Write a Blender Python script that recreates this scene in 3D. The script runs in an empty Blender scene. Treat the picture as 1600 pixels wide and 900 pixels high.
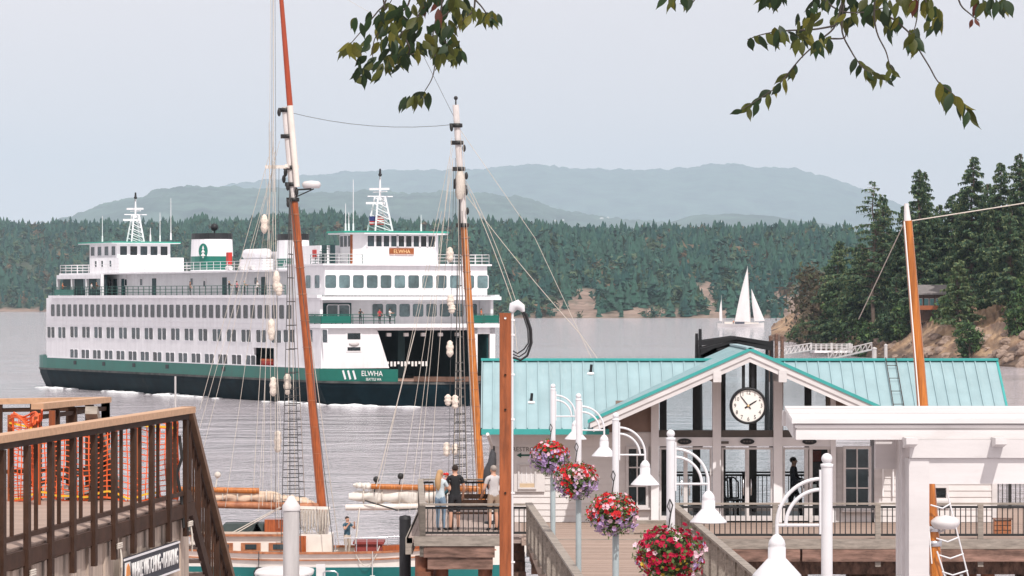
import bpy, bmesh, math, random
import numpy as np
from mathutils import Vector, Matrix

random.seed(11)
rng = np.random.default_rng(5)
SC = bpy.context.scene
COL = SC.collection
R = math.radians

# ---------------------------------------------------------------- camera, world, sun, exposure
FPX, HZ, HC = 6000.0, 468.0, 12.0          # focal length in photo pixels, horizon row, eye height above the water


def PX(px, d):
    return (px - 800.0) / FPX * d


def PZ(py, d):
    return HC - (py - HZ) / FPX * d


def P(px, py, d):
    return Vector((PX(px, d), d, PZ(py, d)))


cam = bpy.data.cameras.new('camera')
cam.sensor_width = 36.0
cam.lens = 36.0 * FPX / 1600.0
cam.shift_y = (HZ - 450.0) / 1600.0
cam.clip_start = 0.5
cam.clip_end = 120000.0
camo = bpy.data.objects.new('camera', cam)
camo.location = (0, 0, HC)
camo.rotation_euler = (R(90), 0, 0)
COL.objects.link(camo)
SC.camera = camo

SUN_EL = R(50)
SUN_AZ = math.atan2(0.30, -0.95)           # compass angle from +Y: behind the camera, a little to the right
sun_dir = Vector((math.sin(SUN_AZ) * math.cos(SUN_EL), math.cos(SUN_AZ) * math.cos(SUN_EL), math.sin(SUN_EL)))
sl = bpy.data.lights.new('sun', 'SUN')
sl.energy = 3.4
sl.angle = R(0.6)
sl.color = (1.0, 0.95, 0.9)
so = bpy.data.objects.new('sun', sl)
so.rotation_euler = (-sun_dir).to_track_quat('-Z', 'Y').to_euler()
so.location = (0, -50, 200)
COL.objects.link(so)

W = bpy.data.worlds.new('World')
SC.world = W
W.use_nodes = True
nt = W.node_tree
nt.nodes.clear()
sky = nt.nodes.new('ShaderNodeTexSky')
sky.sky_type = 'NISHITA'
sky.sun_disc = False
sky.sun_elevation = SUN_EL
sky.sun_rotation = SUN_AZ
sky.altitude = 0
sky.air_density = 1.0
sky.dust_density = 3.0
sky.ozone_density = 1.0
tc = nt.nodes.new('ShaderNodeTexCoord')
mp = nt.nodes.new('ShaderNodeMapping')
mp.inputs['Scale'].default_value = (1, 1, 3.5)
cn = nt.nodes.new('ShaderNodeTexNoise')
cn.inputs['Scale'].default_value = 2.6
cn.inputs['Detail'].default_value = 5
cr = nt.nodes.new('ShaderNodeValToRGB')
cr.color_ramp.elements[0].position = 0.3
cr.color_ramp.elements[0].color = (8.9, 8.3, 8.6, 1)
cr.color_ramp.elements[1].position = 0.75
cr.color_ramp.elements[1].color = (9.9, 8.9, 8.9, 1)
mx = nt.nodes.new('ShaderNodeMix')
mx.data_type = 'RGBA'
mx.inputs[0].default_value = 0.95          # a thin smoky veil of cloud over the clear sky
bg = nt.nodes.new('ShaderNodeBackground')
bg.inputs['Strength'].default_value = 0.1
wo = nt.nodes.new('ShaderNodeOutputWorld')
L = nt.links.new
L(tc.outputs['Generated'], mp.inputs['Vector'])
L(mp.outputs[0], cn.inputs['Vector'])
L(cn.outputs['Fac'], cr.inputs['Fac'])
L(sky.outputs['Color'], mx.inputs[6])
L(cr.outputs['Color'], mx.inputs[7])
L(mx.outputs[2], bg.inputs['Color'])
L(bg.outputs[0], wo.inputs['Surface'])

SC.view_settings.view_transform = 'Standard'
SC.view_settings.look = 'None'
SC.view_settings.exposure = 0.15
SC.view_settings.gamma = 1.0
SC.view_settings.use_curve_mapping = False
SC.cycles.max_bounces = 6
SC.cycles.transparent_max_bounces = 16
SC.cycles.volume_bounces = 0
SC.cycles.use_denoising = True
SC.cycles.caustics_reflective = False
SC.cycles.caustics_refractive = False


# ---------------------------------------------------------------- materials
def mat(name, c, rough=0.6, var=0.12, scale=4.0, bump=0.0, metal=0.0, spec=0.4, c2=None, aniso=None, rnd=0.0, trans=0.0, coat=0.0):
    m = bpy.data.materials.new(name)
    m.use_nodes = True
    n = m.node_tree.nodes
    lk = m.node_tree.links.new
    b = n['Principled BSDF']
    b.inputs['Roughness'].default_value = rough
    b.inputs['Metallic'].default_value = metal
    b.inputs['Specular IOR Level'].default_value = spec
    if coat:
        b.inputs['Coat Weight'].default_value = coat
        b.inputs['Coat Roughness'].default_value = 0.15
    t = n.new('ShaderNodeTexCoord')
    oi = n.new('ShaderNodeObjectInfo')
    ad = n.new('ShaderNodeVectorMath')
    ad.operation = 'MULTIPLY_ADD'
    cb = n.new('ShaderNodeCombineXYZ')
    for i in range(3):
        lk(oi.outputs['Random'], cb.inputs[i])
    ad.inputs[1].default_value = (37.0, 23.0, 11.0)
    lk(cb.outputs[0], ad.inputs[0])
    lk(t.outputs['Object'], ad.inputs[2])
    mp_ = n.new('ShaderNodeMapping')
    if aniso:
        mp_.inputs['Scale'].default_value = aniso
    lk(ad.outputs[0], mp_.inputs['Vector'])
    no = n.new('ShaderNodeTexNoise')
    no.inputs['Scale'].default_value = scale
    no.inputs['Detail'].default_value = 6
    no.inputs['Roughness'].default_value = 0.65
    lk(mp_.outputs[0], no.inputs['Vector'])
    rp = n.new('ShaderNodeValToRGB')
    a = [max(0, x * (1 - var)) for x in c]
    d = [min(1, x * (1 + var)) for x in (c2 or c)]
    rp.color_ramp.elements[0].position = 0.32
    rp.color_ramp.elements[0].color = (*a, 1)
    rp.color_ramp.elements[1].position = 0.68
    rp.color_ramp.elements[1].color = (*d, 1)
    lk(no.outputs['Fac'], rp.inputs['Fac'])
    out = rp.outputs['Color']
    if rnd:
        hs = n.new('ShaderNodeHueSaturation')
        mr = n.new('ShaderNodeMapRange')
        mr.inputs['To Min'].default_value = 1 - rnd
        mr.inputs['To Max'].default_value = 1 + rnd
        lk(oi.outputs['Random'], mr.inputs['Value'])
        lk(mr.outputs[0], hs.inputs['Value'])
        lk(out, hs.inputs['Color'])
        out = hs.outputs['Color']
    lk(out, b.inputs['Base Color'])
    if trans:
        tr = n.new('ShaderNodeBsdfTranslucent')
        lk(out, tr.inputs['Color'])
        ms = n.new('ShaderNodeMixShader')
        ms.inputs[0].default_value = trans
        lk(b.outputs[0], ms.inputs[1])
        lk(tr.outputs[0], ms.inputs[2])
        lk(ms.outputs[0], n['Material Output'].inputs['Surface'])
    if bump:
        bu = n.new('ShaderNodeBump')
        bu.inputs['Strength'].default_value = bump
        bu.inputs['Distance'].default_value = 0.02
        lk(no.outputs['Fac'], bu.inputs['Height'])
        lk(bu.outputs[0], b.inputs['Normal'])
    return m


def glass_mat(name, tint=(0.9, 0.95, 0.96), refl=0.12):
    m = bpy.data.materials.new(name)
    m.use_nodes = True
    n = m.node_tree.nodes
    lk = m.node_tree.links.new
    n.remove(n['Principled BSDF'])
    tr = n.new('ShaderNodeBsdfTransparent')
    tr.inputs[0].default_value = (*tint, 1)
    gl = n.new('ShaderNodeBsdfGlossy')
    gl.inputs['Roughness'].default_value = 0.03
    lw = n.new('ShaderNodeLayerWeight')
    lw.inputs['Blend'].default_value = refl
    ms = n.new('ShaderNodeMixShader')
    lk(lw.outputs['Fresnel'], ms.inputs[0])
    lk(tr.outputs[0], ms.inputs[1])
    lk(gl.outputs[0], ms.inputs[2])
    lk(ms.outputs[0], n['Material Output'].inputs['Surface'])
    return m


M = dict(
    white=mat('white paint', (0.63, 0.605, 0.60), 0.5, 0.10, 1.2, aniso=(.5, 3, 3), rnd=0.05, bump=.15),
    ship_white=mat('ship white paint', (0.80, 0.80, 0.82), 0.4, 0.06, 1.0, c2=(0.82, 0.82, 0.84), aniso=(1.2, 1.2, 0.10)),
    ship_green=mat('ship green paint', (0.004, 0.135, 0.10), 0.4, 0.12, 0.3),
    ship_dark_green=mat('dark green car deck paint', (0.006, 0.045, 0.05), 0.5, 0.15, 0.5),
    ship_black=mat('black hull paint', (0.003, 0.012, 0.017), 0.5, 0.3, 0.4, c2=(0.004, 0.015, 0.021), spec=0.03),
    dark_glass=mat('dark window glass', (0.018, 0.032, 0.038), 0.08, 0.6, 1.0, spec=0.5, rnd=0.75),
    mid_glass=mat('grey green window glass', (0.10, 0.16, 0.17), 0.1, 0.5, 0.7, spec=0.6, rnd=0.35),
    black=mat('black paint', (0.012, 0.013, 0.015), 0.5, 0.2, 3),
    trim_green=mat('green roof edge paint', (0.03, 0.33, 0.24), 0.5, 0.08, 2),
    deck_grey=mat('grey deck paint', (0.30, 0.32, 0.32), 0.7, 0.1, 1),
    varnish=mat('varnished spruce', (0.24, 0.048, 0.009), 0.3, 0.3, 3, aniso=(6, 6, 0.4), c2=(0.36, 0.085, 0.016), coat=0.4),
    varnish2=mat('golden varnished spruce', (0.34, 0.095, 0.012), 0.3, 0.3, 3, aniso=(6, 6, 0.4), c2=(0.48, 0.16, 0.025), coat=0.4),
    rust=mat('rust brown painted steel', (0.24, 0.062, 0.018), 0.7, 0.25, 3, aniso=(4, 4, 0.5), c2=(0.30, 0.085, 0.028), bump=0.3),
    rope=mat('pale rope', (0.55, 0.50, 0.44), 0.9, 0.15, 20),
    dark_rope=mat('dark wire rope', (0.06, 0.06, 0.06), 0.7, 0.1, 20),
    wrinkle=mat('frayed rope baggywrinkle', (0.66, 0.58, 0.50), 0.95, 0.3, 14, bump=1.0),
    sail=mat('cream sailcloth', (0.70, 0.66, 0.60), 0.9, 0.1, 3, bump=0.6),
    sail_tan=mat('warm furled sailcloth', (0.62, 0.47, 0.35), 0.9, 0.25, 2, aniso=(0.5, 3, 6), bump=0.6),
    teal_hull=mat('teal hull paint', (0.012, 0.15, 0.145), 0.35, 0.12, 1),
    boat_white=mat('boat white enamel', (0.72, 0.66, 0.60), 0.4, 0.08, 1.5),
    teak=mat('oiled teak', (0.30, 0.10, 0.045), 0.5, 0.25, 4, c2=(0.36, 0.15, 0.07)),
    roof=mat('aqua metal roof', (0.275, 0.395, 0.42), 0.5, 0.10, 0.8, spec=0.4, rnd=0.02, aniso=(1, 1, 0.5)),
    roof_trim=mat('teal roof trim', (0.045, 0.33, 0.31), 0.5, 0.08, 2),
    siding=mat('pale grey clapboard', (0.66, 0.63, 0.62), 0.65, 0.06, 2, rnd=0.025),
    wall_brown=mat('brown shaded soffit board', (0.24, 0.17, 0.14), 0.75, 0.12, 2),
    brown_frame=mat('bronze window frame', (0.10, 0.085, 0.075), 0.5, 0.15, 3),
    frame_grey=mat('pale grey frame paint', (0.80, 0.79, 0.80), 0.5, 0.05, 2),
    glass=glass_mat('clear glass'),
    deckwood=mat('weathered grey boards', (0.36, 0.285, 0.25), 0.85, 0.2, 2.5, aniso=(1, 6, 6), rnd=0.10, bump=0.3),
    walkwood=mat('pinkish boardwalk boards', (0.33, 0.245, 0.20), 0.85, 0.15, 2.5, aniso=(1, 8, 8), rnd=0.08, bump=0.3),
    railwood=mat('silvered rail timber', (0.27, 0.235, 0.20), 0.8, 0.3, 3, aniso=(1, 1, 5), rnd=0.06, bump=0.4),
    newrail=mat('new cedar cap rail', (0.50, 0.31, 0.19), 0.7, 0.15, 3, aniso=(1, 6, 6), rnd=0.03),
    darkbrown=mat('dark brown steel', (0.050, 0.026, 0.017), 0.65, 0.3, 4, rnd=0.15, spec=0.15),
    skirt=mat('grey brown skirt boards', (0.42, 0.34, 0.28), 0.85, 0.25, 2, aniso=(6, 6, 0.6), rnd=0.16, bump=0.3),
    creosote=mat('creosoted timber', (0.085, 0.052, 0.038), 0.85, 0.5, 3, aniso=(2, 2, 1), c2=(0.15, 0.085, 0.06), bump=0.6),
    pile_red=mat('reddish wet piling', (0.20, 0.075, 0.04), 0.7, 0.4, 3, bump=0.5),
    bigbeam=mat('stained timber beam', (0.11, 0.062, 0.045), 0.8, 0.5, 2, aniso=(0.6, 2, 3), c2=(0.22, 0.13, 0.10), bump=0.5),
    pile_grey=mat('galvanised piling', (0.47, 0.45, 0.44), 0.6, 0.12, 2, aniso=(3, 3, 0.4)),
    lamp_white=mat('lamp post white enamel', (0.68, 0.68, 0.70), 0.3, 0.04, 3),
    lamp_blue=mat('pale blue lower post', (0.36, 0.43, 0.45), 0.5, 0.1, 2),  # lower length of each lamp post, bluer than the white above
    iron=mat('black iron', (0.02, 0.02, 0.02), 0.5, 0.2, 5),
    orange=mat('orange safety plastic', (0.85, 0.15, 0.04), 0.5, 0.15, 8, trans=0.2),
    yellow=mat('yellow caution tape', (0.75, 0.45, 0.03), 0.5, 0.15, 8),
    sign_blue=mat('dark navy sign board', (0.02, 0.022, 0.035), 0.5, 0.15, 3),
    sign_white=mat('white sign lettering', (0.80, 0.79, 0.77), 0.6, 0.03, 3),
    red=mat('red enamel', (0.45, 0.03, 0.02), 0.5, 0.15, 3),
    steel=mat('stainless steel', (0.6, 0.6, 0.62), 0.25, 0.1, 4, metal=0.9),
    rubber=mat('black rubber', (0.018, 0.018, 0.02), 0.6, 0.3, 4),
    clockface=mat('clock face enamel', (0.80, 0.77, 0.72), 0.5, 0.02, 3),
    brown_sign=mat('carved brown name board', (0.27, 0.075, 0.02), 0.6, 0.15, 2),
    gold=mat('gold leaf lettering', (0.75, 0.50, 0.25), 0.5, 0.1, 3),
    skin=mat('skin', (0.52, 0.29, 0.20), 0.6, 0.06, 10),
    lilac=mat('lilac petunia', (0.50, 0.36, 0.60), 0.8, 0.2, 20, trans=0.25),
    pinkw=mat('pale pink petunia', (0.78, 0.55, 0.62), 0.8, 0.2, 20, trans=0.25),
    redf=mat('red petunia', (0.62, 0.028, 0.035), 0.8, 0.25, 20, trans=0.25),
    crimson=mat('crimson petunia', (0.50, 0.012, 0.06), 0.8, 0.25, 20, trans=0.25),
    yellowf=mat('yellow bidens', (0.60, 0.42, 0.05), 0.8, 0.2, 20, trans=0.2),
    leafg=mat('basket leaves', (0.08, 0.14, 0.035), 0.7, 0.3, 12, trans=0.2),
)


def stain(m, c, st, lo, hi, strength, scale=1.0):
    """streaks and patches of dirt, rust or fading with a shape of their own"""
    n = m.node_tree.nodes
    lk = m.node_tree.links.new
    b = n['Principled BSDF']
    src = b.inputs['Base Color'].links[0].from_socket
    t = n.new('ShaderNodeTexCoord')
    q = n.new('ShaderNodeMapping')
    q.inputs['Scale'].default_value = st
    lk(t.outputs['Object'], q.inputs['Vector'])
    z = n.new('ShaderNodeTexNoise')
    z.inputs['Scale'].default_value = scale
    z.inputs['Detail'].default_value = 8
    z.inputs['Roughness'].default_value = 0.7
    lk(q.outputs[0], z.inputs['Vector'])
    r = n.new('ShaderNodeMapRange')
    r.inputs['From Min'].default_value = lo
    r.inputs['From Max'].default_value = hi
    r.inputs['To Max'].default_value = strength
    lk(z.outputs['Fac'], r.inputs['Value'])
    x = n.new('ShaderNodeMix')
    x.data_type = 'RGBA'
    lk(r.outputs[0], x.inputs[0])
    lk(src, x.inputs[6])
    x.inputs[7].default_value = (*c, 1)
    lk(x.outputs[2], b.inputs['Base Color'])


stain(M['ship_white'], (0.33, 0.22, 0.15), (0.9, 0.9, 0.07), 0.60, 0.80, 0.45)
stain(M['ship_white'], (0.52, 0.53, 0.54), (0.25, 0.25, 0.5), 0.50, 0.75, 0.35)
stain(M['ship_green'], (0.05, 0.07, 0.05), (0.7, 0.7, 0.1), 0.55, 0.8, 0.6)
stain(M['ship_black'], (0.05, 0.045, 0.04), (0.4, 0.4, 0.25), 0.58, 0.8, 0.6)
stain(M['white'], (0.36, 0.34, 0.31), (0.8, 4.0, 2.0), 0.55, 0.8, 0.5)
stain(M['roof'], (0.55, 0.62, 0.60), (2.5, 0.25, 0.25), 0.50, 0.78, 0.45)
stain(M['roof'], (0.14, 0.22, 0.21), (5.0, 0.35, 0.35), 0.60, 0.80, 0.45)
stain(M['siding'], (0.36, 0.34, 0.32), (1.2, 1.2, 0.4), 0.56, 0.8, 0.4)
stain(M['lamp_white'], (0.40, 0.37, 0.33), (3.0, 3.0, 0.7), 0.58, 0.8, 0.4)
stain(M['rust'], (0.09, 0.04, 0.025), (5.0, 5.0, 0.5), 0.52, 0.72, 0.6)
stain(M['boat_white'], (0.42, 0.36, 0.30), (0.8, 0.8, 0.3), 0.56, 0.8, 0.5)
stain(M['varnish'], (0.10, 0.03, 0.012), (2.0, 2.0, 0.25), 0.52, 0.75, 0.6)
stain(M['varnish2'], (0.16, 0.05, 0.015), (2.0, 2.0, 0.25), 0.52, 0.75, 0.6)


# ---------------------------------------------------------------- mesh builder
class MB:
    def __init__(s):
        s.v, s.f, s.m, s.s, s.cur, s.sm = [], [], [], [], 0, False

    def add(s, vs, fs):
        n = len(s.v)
        s.v += [tuple(v) for v in vs]
        for f in fs:
            s.f.append([i + n for i in f])
            s.m.append(s.cur)
            s.s.append(s.sm)
        return s

    def b2(s, p0, p1):
        x0, y0, z0 = (min(a, b) for a, b in zip(p0, p1))
        x1, y1, z1 = (max(a, b) for a, b in zip(p0, p1))
        return s.add([(x0, y0, z0), (x1, y0, z0), (x1, y1, z0), (x0, y1, z0), (x0, y0, z1), (x1, y0, z1), (x1, y1, z1), (x0, y1, z1)],
                     [(0, 3, 2, 1), (4, 5, 6, 7), (0, 1, 5, 4), (1, 2, 6, 5), (2, 3, 7, 6), (3, 0, 4, 7)])

    def box(s, c, size, rot=None):
        hx, hy, hz = (q / 2 for q in size)
        pts = [Vector((x, y, z)) for z in (-hz, hz) for x, y in ((-hx, -hy), (hx, -hy), (hx, hy), (-hx, hy))]
        if rot is not None:
            pts = [rot @ p for p in pts]
        c = Vector(c)
        return s.add([p + c for p in pts], [(0, 3, 2, 1), (4, 5, 6, 7), (0, 1, 5, 4), (1, 2, 6, 5), (2, 3, 7, 6), (3, 0, 4, 7)])

    def bar(s, p0, p1, w, h, up=(0, 0, 1)):
        p0, p1 = Vector(p0), Vector(p1)
        t = (p1 - p0).normalized()
        u = Vector(up)
        a = t.cross(u)
        if a.length < 1e-4:
            a = t.cross(Vector((1, 0, 0)))
        a.normalize()
        b = a.cross(t).normalized()
        a *= w / 2
        b *= h / 2
        vs = [p + k for p in (p0, p1) for k in (-a - b, a - b, a + b, -a + b)]
        return s.add(vs, [(0, 3, 2, 1), (4, 5, 6, 7), (0, 1, 5, 4), (1, 2, 6, 5), (2, 3, 7, 6), (3, 0, 4, 7)])

    def path(s, pts, r, n=6, r1=None, cap=True):
        pts = [Vector(p) for p in pts]
        k = len(pts)
        rings = []
        ref = None
        for i, p in enumerate(pts):
            t = (pts[min(i + 1, k - 1)] - pts[max(i - 1, 0)]).normalized()
            if ref is None:
                ref = t.cross(Vector((0.123, 0.31, 0.94)))
                if ref.length < 0.05:
                    ref = t.cross(Vector((1, 0, 0)))
            ref = (ref - t * ref.dot(t)).normalized()
            bb = t.cross(ref)
            rr = r if r1 is None else r + (r1 - r) * i / (k - 1)
            if isinstance(r, (list, tuple)):
                rr = r[i]
            rings.append([p + rr * (math.cos(6.28318 * j / n) * ref + math.sin(6.28318 * j / n) * bb) for j in range(n)])
        vs = [v for q in rings for v in q]
        fs = []
        for i in range(k - 1):
            for j in range(n):
                a, b = i * n + j, i * n + (j + 1) % n
                fs.append((a, b, b + n, a + n))
        sm = s.sm
        s.sm = n > 4
        s.add(vs, fs)
        s.sm = False
        if cap:
            s.add(rings[0], [tuple(range(n - 1, -1, -1))])
            s.add(rings[-1], [tuple(range(n))])
        s.sm = sm
        return s

    def tube(s, p0, p1, r0, r1=None, n=8, cap=True):
        return s.path([p0, p1], r0, n, r1 if r1 is not None else r0, cap)

    def lathe(s, prof, c=(0, 0, 0), n=16, smooth=True, axis='z'):
        cx, cy, cz = c
        vs, fs = [], []
        for r, z in prof:
            for j in range(n):
                a = 6.2831853 * j / n
                if axis == 'z':
                    vs.append((cx + r * math.cos(a), cy + r * math.sin(a), cz + z))
                else:
                    vs.append((cx + r * math.cos(a), cy + z, cz + r * math.sin(a)))
        for i in range(len(prof) - 1):
            for j in range(n):
                a, b = i * n + j, i * n + (j + 1) % n
                fs.append((a, b, b + n, a + n))
        sm = s.sm
        s.sm = smooth
        s.add(vs, fs)
        s.sm = sm
        return s

    def prism(s, poly, vec):
        """poly: list of 3-D points (planar), extruded along vec"""
        n = len(poly)
        vec = Vector(vec)
        a = [Vector(p) for p in poly]
        b = [p + vec for p in a]
        fs = [tuple(range(n - 1, -1, -1)), tuple(range(n, 2 * n))]
        for i in range(n):
            j = (i + 1) % n
            fs.append((i, j, j + n, i + n))
        return s.add(a + b, fs)

    def ball(s, c, r, n=10, m=6, sq=(1, 1, 1)):
        prof = [(max(1e-4, math.sin(math.pi * i / m)) * r, -math.cos(math.pi * i / m) * r) for i in range(m + 1)]
        k = len(s.v)
        s.lathe(prof, (0, 0, 0), n)
        for i in range(k, len(s.v)):
            x, y, z = s.v[i]
            s.v[i] = (c[0] + x * sq[0], c[1] + y * sq[1], c[2] + z * sq[2])
        return s

    def mesh(s, name, mats):
        me = bpy.data.meshes.new(name)
        me.from_pydata(s.v, [], s.f)
        for q in (mats if isinstance(mats, (list, tuple)) else [mats]):
            me.materials.append(q)
        me.polygons.foreach_set('material_index', s.m)
        me.polygons.foreach_set('use_smooth', s.s)
        bm = bmesh.new()
        bm.from_mesh(me)
        bmesh.ops.recalc_face_normals(bm, faces=bm.faces)
        bm.to_mesh(me)
        bm.free()
        me.update()
        return me

    def build(s, name, mats, parent=None, loc=(0, 0, 0)):
        return link(name, s.mesh(name, mats), parent, loc)


def link(name, data, parent=None, loc=(0, 0, 0), rz=0.0):
    o = bpy.data.objects.new(name, data)
    COL.objects.link(o)
    o.location = loc
    o.rotation_euler = (0, 0, rz)
    if parent is not None:
        o.parent = parent
    return o


def tag(o, label, cat, group=None):
    o['label'] = label
    o['category'] = cat
    if group:
        o['group'] = group
    return o


def thing(name, label, cat, loc=(0, 0, 0), rz=0.0, group=None):
    o = bpy.data.objects.new(name, None)
    o.empty_display_size = 0.2
    COL.objects.link(o)
    o.location = loc
    o.rotation_euler = (0, 0, rz)
    return tag(o, label, cat, group)


def struct(o, kind='structure'):
    o['kind'] = kind
    return o


def text_obj(name, s, size, mats, parent, loc, rot, depth=0.01, align='CENTER', squash=1.0):
    cu = bpy.data.curves.new(name, 'FONT')
    cu.body = s
    cu.size = size
    cu.extrude = depth
    cu.align_x = align
    cu.align_y = 'CENTER'
    cu.resolution_u = 2
    tmp = bpy.data.objects.new('tmp', cu)
    COL.objects.link(tmp)
    dg = bpy.context.evaluated_depsgraph_get()
    me = bpy.data.meshes.new_from_object(tmp.evaluated_get(dg))
    bpy.data.objects.remove(tmp)
    me.name = name
    me.materials.clear()
    me.materials.append(mats)
    for v in me.vertices:
        v.co.x *= squash
    o = bpy.data.objects.new(name, me)
    COL.objects.link(o)
    o.location = loc
    o.rotation_euler = rot
    if parent is not None:
        o.parent = parent
    return o


def lerp(a, b, t):
    return a + (b - a) * t


def interp(tab, x):
    xs = [q[0] for q in tab]
    ys = [q[1] for q in tab]
    return float(np.interp(x, xs, ys))


def fast_mesh(name, V, F, mats, mi=None, smooth=False):
    """V (n,3), F (m,3) triangle index arrays"""
    me = bpy.data.meshes.new(name)
    V = np.ascontiguousarray(V, dtype=np.float32)
    F = np.ascontiguousarray(F, dtype=np.int32)
    me.vertices.add(len(V))
    me.vertices.foreach_set('co', V.ravel())
    me.loops.add(F.size)
    me.loops.foreach_set('vertex_index', F.ravel())
    me.polygons.add(len(F))
    me.polygons.foreach_set('loop_start', np.arange(0, F.size, 3, dtype=np.int32))
    me.polygons.foreach_set('loop_total', np.full(len(F), 3, dtype=np.int32))
    for q in (mats if isinstance(mats, (list, tuple)) else [mats]):
        me.materials.append(q)
    if mi is not None:
        me.polygons.foreach_set('material_index', np.ascontiguousarray(mi, dtype=np.int32))
    me.polygons.foreach_set('use_smooth', np.full(len(F), smooth))
    me.update(calc_edges=True)
    return me
# ---------------------------------------------------------------- water
def water_mat():
    m = bpy.data.materials.new('sea water')
    m.use_nodes = True
    n = m.node_tree.nodes
    lk = m.node_tree.links.new
    b = n['Principled BSDF']
    b.inputs['Base Color'].default_value = (0.46, 0.43, 0.455, 1)
    b.inputs['Roughness'].default_value = 0.07
    b.inputs['IOR'].default_value = 1.33
    t = n.new('ShaderNodeTexCoord')

    def nz(scale, st, det=4, dist=0.0):
        mp_ = n.new('ShaderNodeMapping')
        mp_.inputs['Scale'].default_value = st
        lk(t.outputs['Object'], mp_.inputs['Vector'])
        q = n.new('ShaderNodeTexNoise')
        q.inputs['Scale'].default_value = scale
        q.inputs['Detail'].default_value = det
        q.inputs['Distortion'].default_value = dist
        lk(mp_.outputs[0], q.inputs['Vector'])
        return q.outputs['Fac']
    a = nz(1.5, (1.0, 0.75, 1), 5, 0.4)
    c = nz(0.16, (0.6, 0.9, 1), 3, 0.5)
    slick = nz(0.006, (1, 2.6, 1), 4, 1.0)
    r = n.new('ShaderNodeMapRange')
    r.inputs['From Min'].default_value = 0.40
    r.inputs['From Max'].default_value = 0.62
    r.inputs['To Min'].default_value = 0.22
    r.inputs['To Max'].default_value = 1.0
    lk(slick, r.inputs['Value'])
    bu = n.new('ShaderNodeBump')
    bu.inputs['Distance'].default_value = 1.15
    lk(a, bu.inputs['Height'])
    lk(r.outputs[0], bu.inputs['Strength'])
    b2 = n.new('ShaderNodeBump')
    b2.inputs['Distance'].default_value = 1.4
    b2.inputs['Strength'].default_value = 0.8
    lk(c, b2.inputs['Height'])
    lk(bu.outputs[0], b2.inputs['Normal'])
    lk(b2.outputs[0], b.inputs['Normal'])
    return m


wb = MB()
wb.add([(-15500, -40, 0), (15500, -40, 0), (15500, 42500, 0), (-15500, 42500, 0)], [(0, 1, 2, 3)])
struct(wb.build('water', water_mat()))


# ---------------------------------------------------------------- mountains and hills
HILLS = []


def ridge(name, D, depth, prof, m, rough, nx=520, ny=40, seed=0, back=0.6):
    px0, px1 = prof[0][0], prof[-1][0]
    vs, fs = [], []
    from mathutils import noise
    for j in range(ny):
        t = j / (ny - 1)
        for i in range(nx):
            px = lerp(px0, px1, i / (nx - 1))
            zt = max(0.0, PZ(interp(prof, px), D) + 0.0)
            y = D - depth * (1 - t * 1.3)
            k = min(1.0, t * 1.3)
            f = math.sin(k * math.pi / 2) if t * 1.3 <= 1 else 1 - (t * 1.3 - 1) / 0.3 * back
            x = PX(px, D)
            nn = noise.fractal(Vector((x / (D * .05), y / (D * .08), seed)), 1.0, 2.2, 5)
            n2 = noise.fractal(Vector((x / (D * .005), y / (D * .008), seed + 4)), 0.8, 2.1, 4)
            z = zt * f + (nn * rough * 1.4 * (f * (1 - f) * 4) + n2 * rough * 0.40 * f)
            vs.append((x, y, z - 2))
    for j in range(ny - 1):
        for i in range(nx - 1):
            a = j * nx + i
            fs.append((a, a + 1, a + nx + 1, a + nx))
    b = MB()
    b.sm = True
    b.add(vs, fs)
    o_ = struct(b.build(name, m))
    HILLS.append(o_)
    return o_


m_mount = mat('distant forested slope', (0.018, 0.045, 0.045), 0.95, 0.5, 0.004, c2=(0.06, 0.10, 0.075))
ridge('mountains', 38000, 7000, [(250, 330), (330, 300), (372, 290), (430, 282), (500, 275), (560, 270), (620, 267), (690, 267), (720, 268),
      (790, 263), (830, 261), (860, 261), (905, 266), (960, 267), (1000, 268), (1040, 268), (1075, 263), (1100, 259), (1130, 258),
      (1165, 262), (1200, 264), (1240, 266), (1270, 273), (1300, 285), (1340, 297), (1390, 320), (1450, 335), (1600, 350), (1750, 365)], m_mount, 90, seed=3)
ridge('hills', 21000, 4500, [(-60, 372), (60, 360), (140, 340), (165, 328), (200, 317), (230, 311), (262, 301), (300, 294), (345, 294), (400, 297),
      (440, 297), (480, 303), (560, 301), (640, 304), (700, 303), (770, 305), (800, 308), (832, 314), (850, 321), (880, 331), (920, 337),
      (970, 344), (1000, 347), (1080, 360), (1200, 390)], m_mount, 50, seed=9)
ridge('hill', 19500, 2200, [(960, 372), (1010, 356), (1050, 346), (1075, 338), (1100, 335), (1150, 335), (1190, 336), (1230, 342), (1260, 346),
      (1300, 352), (1340, 362), (1420, 378)], m_mount, 18, nx=120, seed=15)

# the small pale houses on the far hill
def on_hill(px, py):
    d = (P(px, py, 100.0) - Vector((0, 0, HC))).normalized()
    best = None
    for h in HILLS:
        ok, loc, nn, ix = h.ray_cast(Vector((0, 0, HC)), d)
        if ok and (best is None or loc.y < best.y):
            best = loc
    return best or P(px, py, 17200)


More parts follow.
